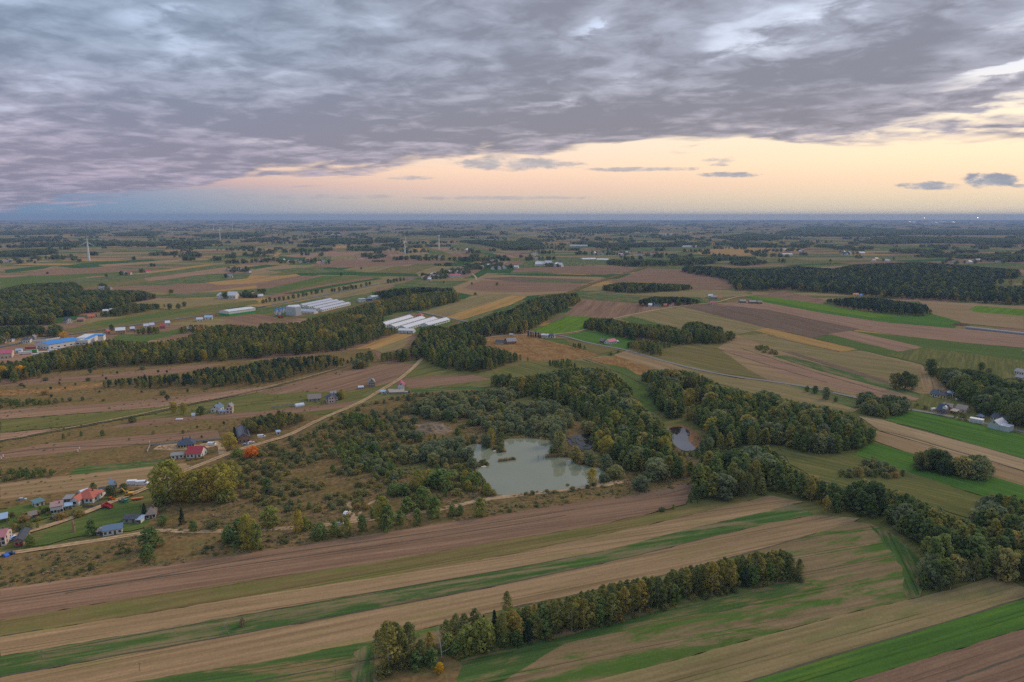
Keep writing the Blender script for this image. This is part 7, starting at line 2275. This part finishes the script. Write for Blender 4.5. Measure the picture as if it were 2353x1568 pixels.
fence('grey concrete panel wall round the corner of the building plot', [(338, 1041), (345, 1026), (400, 1021), (408, 1020)], 1.6, C_BLOCK)
fence('grey concrete panel wall along the back of the building plot', [(447, 1018), (480, 1014), (512, 1011)], 1.5, C_BLOCK)
fence('low brown garden fence before the orange-red roofed house', [(190, 1166), (215, 1166), (240, 1157)], 1.3, C_TIMBER, .08, 'garden_fence', 'fence', 2.0)
fence('long white wall along the road at the left halls', [(70, 786), (105, 783), (140, 778)], 2.0, C_WHITE, .25, 'boundary_wall', 'wall', 4.0)
fence('thin pale wall beside the villa lane', [(622, 938), (640, 936), (705, 926)], 1.0, C_BLOCK)
# jetties
for x, y, rz_, lab in [(1139, 1038.5, .9, 'wooden jetty at the tip of the pond headland'), (1111.5, 1074.5, .3, 'wooden jetty on the left bank of the big pond')]:
    t = tag(empty('jetty', P(x, y), rz_), lab, 'jetty')
    for i in range(6):
        MB().box(-1.5 + i * .5, -1.5 + i * .5 + .46, -1.3, 1.3, .62, .70).build('plank', C_CREAM, t)
    for a in (-1.3, 1.3):
        for b in (-1.1, 1.1):
            MB().tube((a, b, -.3), (a, b, .61), .09, n=6).build('post', POLE, t)
# reed island and drowned branches in the pond
def reeds(label, pts, h, n_):
    r = random.Random(5)
    c = P(*pts[len(pts) // 2])
    V, T = [], []
    for i in range(n_):
        k = r.random() * (len(pts) - 1)
        a, b = P(*pts[int(k)]), P(*pts[min(int(k) + 1, len(pts) - 1)])
        p = a.lerp(b, k - int(k)) - c
        p = p + Vector((r.gauss(0, .5), r.gauss(0, .55), 0))
        hh = h * r.uniform(.6, 1.15)
        an = r.uniform(0, 3.14)
        wv = Vector((math.cos(an), math.sin(an), 0)) * .22
        ln = Vector((r.uniform(-.3, .3), r.uniform(-.3, .3), hh))
        V += [p - wv, p + wv, p + wv * .4 + ln, p - wv * .4 + ln]
        T.append(r.random())
    o = link('reeds', make_crown('reeds', [tuple(v) for v in V], T, [LEAF['reedy']]))
    o.location = c + Vector((0, 0, .3))
    return tag(o, label, 'reeds', None, 'stuff')


reeds('narrow island of reeds in the middle of the big pond', [(1145, 1063), (1160, 1061), (1175, 1058), (1184, 1058)], 1.8, 320)
reeds('reed fringe beyond the headland jetty', [(1143, 1040), (1152, 1040), (1161, 1040)], 2.0, 200)
reeds('reed spit on the right side of the big pond', [(1253, 1053), (1270, 1052), (1285, 1051), (1310, 1052)], 2.2, 320)
reeds('reed fringe at the far shore of the big pond', [(1160, 1010), (1185, 1008.5), (1228, 1008.5), (1262, 1013)], 1.5, 300)
reeds('rusty reeds around the small wood pond', [(1600, 1005), (1612, 1018), (1614, 1032), (1604, 1040)], 1.6, 500)
t = tag(empty('drowned_branch', P(1237, 1056)), 'dead branches that stick out of the big pond', 'branch')
for a, b in [((0, 0, -.2), (-.3, .2, 3.2)), ((-.2, .1, 1.6), (.6, 0, 2.9)), ((1.5, .2, -.2), (3.8, .4, 1.2)), ((3.0, .3, .6), (3.8, -.4, 1.9)), ((4.4, .2, -.2), (5.4, .2, 2.8))]:
    MB().tube(a, b, .13, .05, 5).build('twig', BARK, t)
# heaps of sand
def heap(label, x, y, rx, ry, h, m, name='sand_heap'):
    n1, n2 = 40, 24
    r = random.Random(int(x))
    ph = [r.uniform(0, 6.28) for _ in range(8)]
    vs = []
    for j in range(n2 + 1):
        for i in range(n1 + 1):
            u, v = i / n1 * 2 - 1, j / n2 * 2 - 1
            b = max(0, 1 - u * u - v * v + .28 * math.sin(math.atan2(v, u) * 3 + ph[4]) + .16 * math.sin(math.atan2(v, u) * 7 + ph[5])) if abs(u) < .99 and abs(v) < .99 else 0
            z = h * b ** .7 * (.45 + .3 * math.sin(u * 7 + ph[0]) * math.cos(v * 5 + ph[1]) + .25 * math.sin(u * 15 + v * 9 + ph[2]) + .18 * math.sin(v * 21 - u * 13 + ph[3])) - (.3 if b <= 0 else 0)
            vs.append((u * rx, v * ry, max(z, -.3)))
    fs = [(j * (n1 + 1) + i, j * (n1 + 1) + i + 1, (j + 1) * (n1 + 1) + i + 1, (j + 1) * (n1 + 1) + i) for j in range(n2) for i in range(n1)]
    o = link(name, mesh_of(name, vs, fs, m, None, True))
    o.location = P(x, y)
    return tag(o, label, 'heap')


heap('broad rutted heap of pale sand among the willows', 997, 987, 13, 10, 2.8, land_mat('barren', .3))
heap('small pile of yellow sand beside the yellow house', 385, 1030, 6, 3.5, 1.6, land_mat('sand', .3))
heap('low earth mound on the building plot before the yellow house', 393, 1027, 3, 2, 1.0, land_mat('dark', .3), 'earth_heap')
heap('pale sand spill beside the dirt road at the building plot', 507, 1036, 3.5, 2.5, .7, land_mat('sand', .3))
heap('pale stones piled on the plot right of the yellow house', 462, 1024, 4.5, 2.2, .9, land_mat('sand', .3), 'rubble_heap')
heap('brown earth mound by the long foil tunnel', 2205, 748, 14, 6, 3.0, land_mat('dark', .3), 'earth_heap')
# bench table by the track and hunting stand sign
t = tag(empty('picnic_table', P(1101, 1146), .3), 'wooden picnic table at the pond corner of the track', 'table')
MB().box(-1, 1, -.45, .45, .72, .80).build('table_top', STUMP, t)
for s_ in (-1, 1):
    MB().box(-1, 1, s_ * .8 - .15, s_ * .8 + .15, .42, .48).build('bench', STUMP, t)
    MB().box(s_ * .8 - .06, s_ * .8 + .06, -.9, .9, .34, .41).box(s_ * .8 - .06, s_ * .8 + .06, -.06, .06, 0, .71).build('leg', STUMP, t)
t = tag(empty('sign_board', P(1127, 1133), .1), 'small white notice board on a post at the pond corner', 'sign')
MB().tube((0, 0, 0), (0, 0, 2.2), .06, n=6).build('post', POLE, t)
MB().box(-.6, .6, -.07, -.061, 1.3, 2.3).build('board', C_WHITE, t)
# power station on the right horizon
t = tag(empty('power_station', P(2145, 516.5)), 'far power station with a tall smoking chimney on the right horizon', 'power station')
MB().lathe([(7.5, 0), (5.5, 110)], 12).build('chimney', C_BLOCK, t)
MB().box(-160, -20, -40, 30, 0, 38).build('boiler_house', C_WHITE, t)
MB().box(20, 90, -30, 30, 0, 26).build('turbine_hall', C_CREAM, t)
t2 = tag(empty('radio_mast', P(2225, 516.5)), 'thin mast on the right horizon beside a bright light', 'mast')
MB().lathe([(2.6, 0), (1.6, 130)], 6).build('mast', C_BLOCK, t2)
MB().box(-3, 3, -3, 3, 130, 134).build('top', C_BLOCK, t2)
LIT, g3, o3 = mat('lit_floodlight')
em = g3.n('ShaderNodeEmission')
em.inputs['Color'].default_value = (1, .82, .45, 1)
em.inputs['Strength'].default_value = 9
LIT.node_tree.links.new(em.outputs[0], o3.inputs[0])
for x, lab, r_ in [(2245, 'bright floodlight mast on the right horizon', 6), (2122, 'smaller floodlight mast left of the smoking chimney', 4)]:
    t = tag(empty('floodlight_mast', P(x, 516.5)), lab, 'floodlight')
    MB().lathe([(2.0, 0), (1.2, 118)], 6).build('mast', C_BLOCK, t)
    MB().lathe([(.5, 118), (r_, 118 + r_), (r_, 118 + r_ * 1.6), (.5, 118 + r_ * 2.4)], 10).build('lamp', LIT, t)

# ------------------------------------------------------------------ smoke
def smoke(label, x, y, z0, pts, dens, col, nscale):
    """a plume: a tube of thin smoke that widens as it drifts; pts are (dx, dy, z, radius) in metres"""
    m, g, out = mat('smoke_%d' % int(x))
    pv = g.n('ShaderNodeVolumePrincipled')
    pv.inputs['Color'].default_value = (*col, 1)
    tc = g.n('ShaderNodeTexCoord')
    nz = g.noise(tc.outputs['Object'], nscale, 4, .6)
    sp_ = g.n('ShaderNodeSeparateXYZ')
    m.node_tree.links.new(tc.outputs['Object'], sp_.inputs[0])
    top = pts[-1][2]
    thin = g.step(sp_.outputs[2], top * .98, top * .15)
    # thinner away from the middle of the plume
    cx = g.m('MULTIPLY', sp_.outputs[2], pts[-1][0] / top)
    cy = g.m('MULTIPLY', sp_.outputs[2], pts[-1][1] / top)
    rad = g.m('ADD', pts[0][3], g.m('MULTIPLY', sp_.outputs[2], (pts[-1][3] - pts[0][3]) / top))
    qx = g.m('DIVIDE', g.m('SUBTRACT', sp_.outputs[0], cx), rad)
    qy = g.m('DIVIDE', g.m('SUBTRACT', sp_.outputs[1], cy), rad)
    core = g.step(g.m('ADD', g.m('MULTIPLY', qx, qx), g.m('MULTIPLY', qy, qy)), 1.3, .1)
    dn = g.m('MULTIPLY', g.m('MULTIPLY', g.step(nz, .32, .66), thin), core)
    g.put(pv.inputs['Density'], g.m('MULTIPLY', dn, dens))
    m.node_tree.links.new(pv.outputs[0], out.inputs['Volume'])
    n = 12
    vs, fs = [], []
    for dx, dy, z, r in pts:
        for i in range(n):
            a = 2 * math.pi * i / n
            vs.append((dx + r * math.cos(a), dy + r * math.sin(a), z))
    for k in range(len(pts) - 1):
        for i in range(n):
            j = (i + 1) % n
            fs.append((k * n + i, k * n + j, (k + 1) * n + j, (k + 1) * n + i))
    fs += [tuple(range(n - 1, -1, -1)), tuple(range((len(pts) - 1) * n, len(pts) * n))]
    o = link('smoke_plume', mesh_of('smoke_plume', vs, fs, m))
    o.location = P(x, y) + Vector((0, 0, z0))
    tag(o, label, 'smoke', None, 'stuff')


smoke('white smoke that rises from the far power station chimney', 2145, 516.5, 111, [(0, 0, 0, 6), (10, 0, 35, 16), (5, 0, 55, 20), (-40, 0, 66, 18), (-60, 0, 84, 14), (-90, 0, 98, 14)], .16, (1, .97, .93), .03)
smoke('yellowish smoke plume that rises from the white sheds beyond the brown field', 1235, 609, 4, [(0, 0, 0, 3), (-4, 0, 14, 7), (-8, 0, 28, 14), (-12, 0, 44, 24)], .16, (1.0, .94, .76), .06)
smoke('thin smoke that drifts left from the bungalow chimney by the right wood', 2158, 908, 7, [(0, 0, 0, .5), (-1, 1, 5, 1.2), (-4, 4, 10, 2.4), (-10, 8, 15, 5), (-22, 16, 20, 7)], .08, (.95, .96, 1.0), .25)
smoke('thin smoke that drifts from the cottage chimney beside the big spruce', 352, 1189, 6, [(0, 0, 0, .4), (3, 2, 4, 1.0), (8, 6, 8, 2.2), (14, 10, 13, 3.5)], .08, (.95, .96, 1.0), .3)

# ------------------------------------------------------------------ air
mb = MB()
mb.box(-33000, 33000, -450, 29500, -1.4, 216)
hz, g_, out_ = mat('thin_evening_haze')
pv = g_.n('ShaderNodeVolumePrincipled')
pv.inputs['Color'].default_value = HAZE_COL
pv.inputs['Density'].default_value = HAZE
pv.inputs['Anisotropy'].default_value = 0.0
hz.node_tree.links.new(pv.outputs[0], out_.inputs['Volume'])
tag(mb.build('haze', hz), 'thin blue evening haze over the plain', 'haze', None, 'stuff')
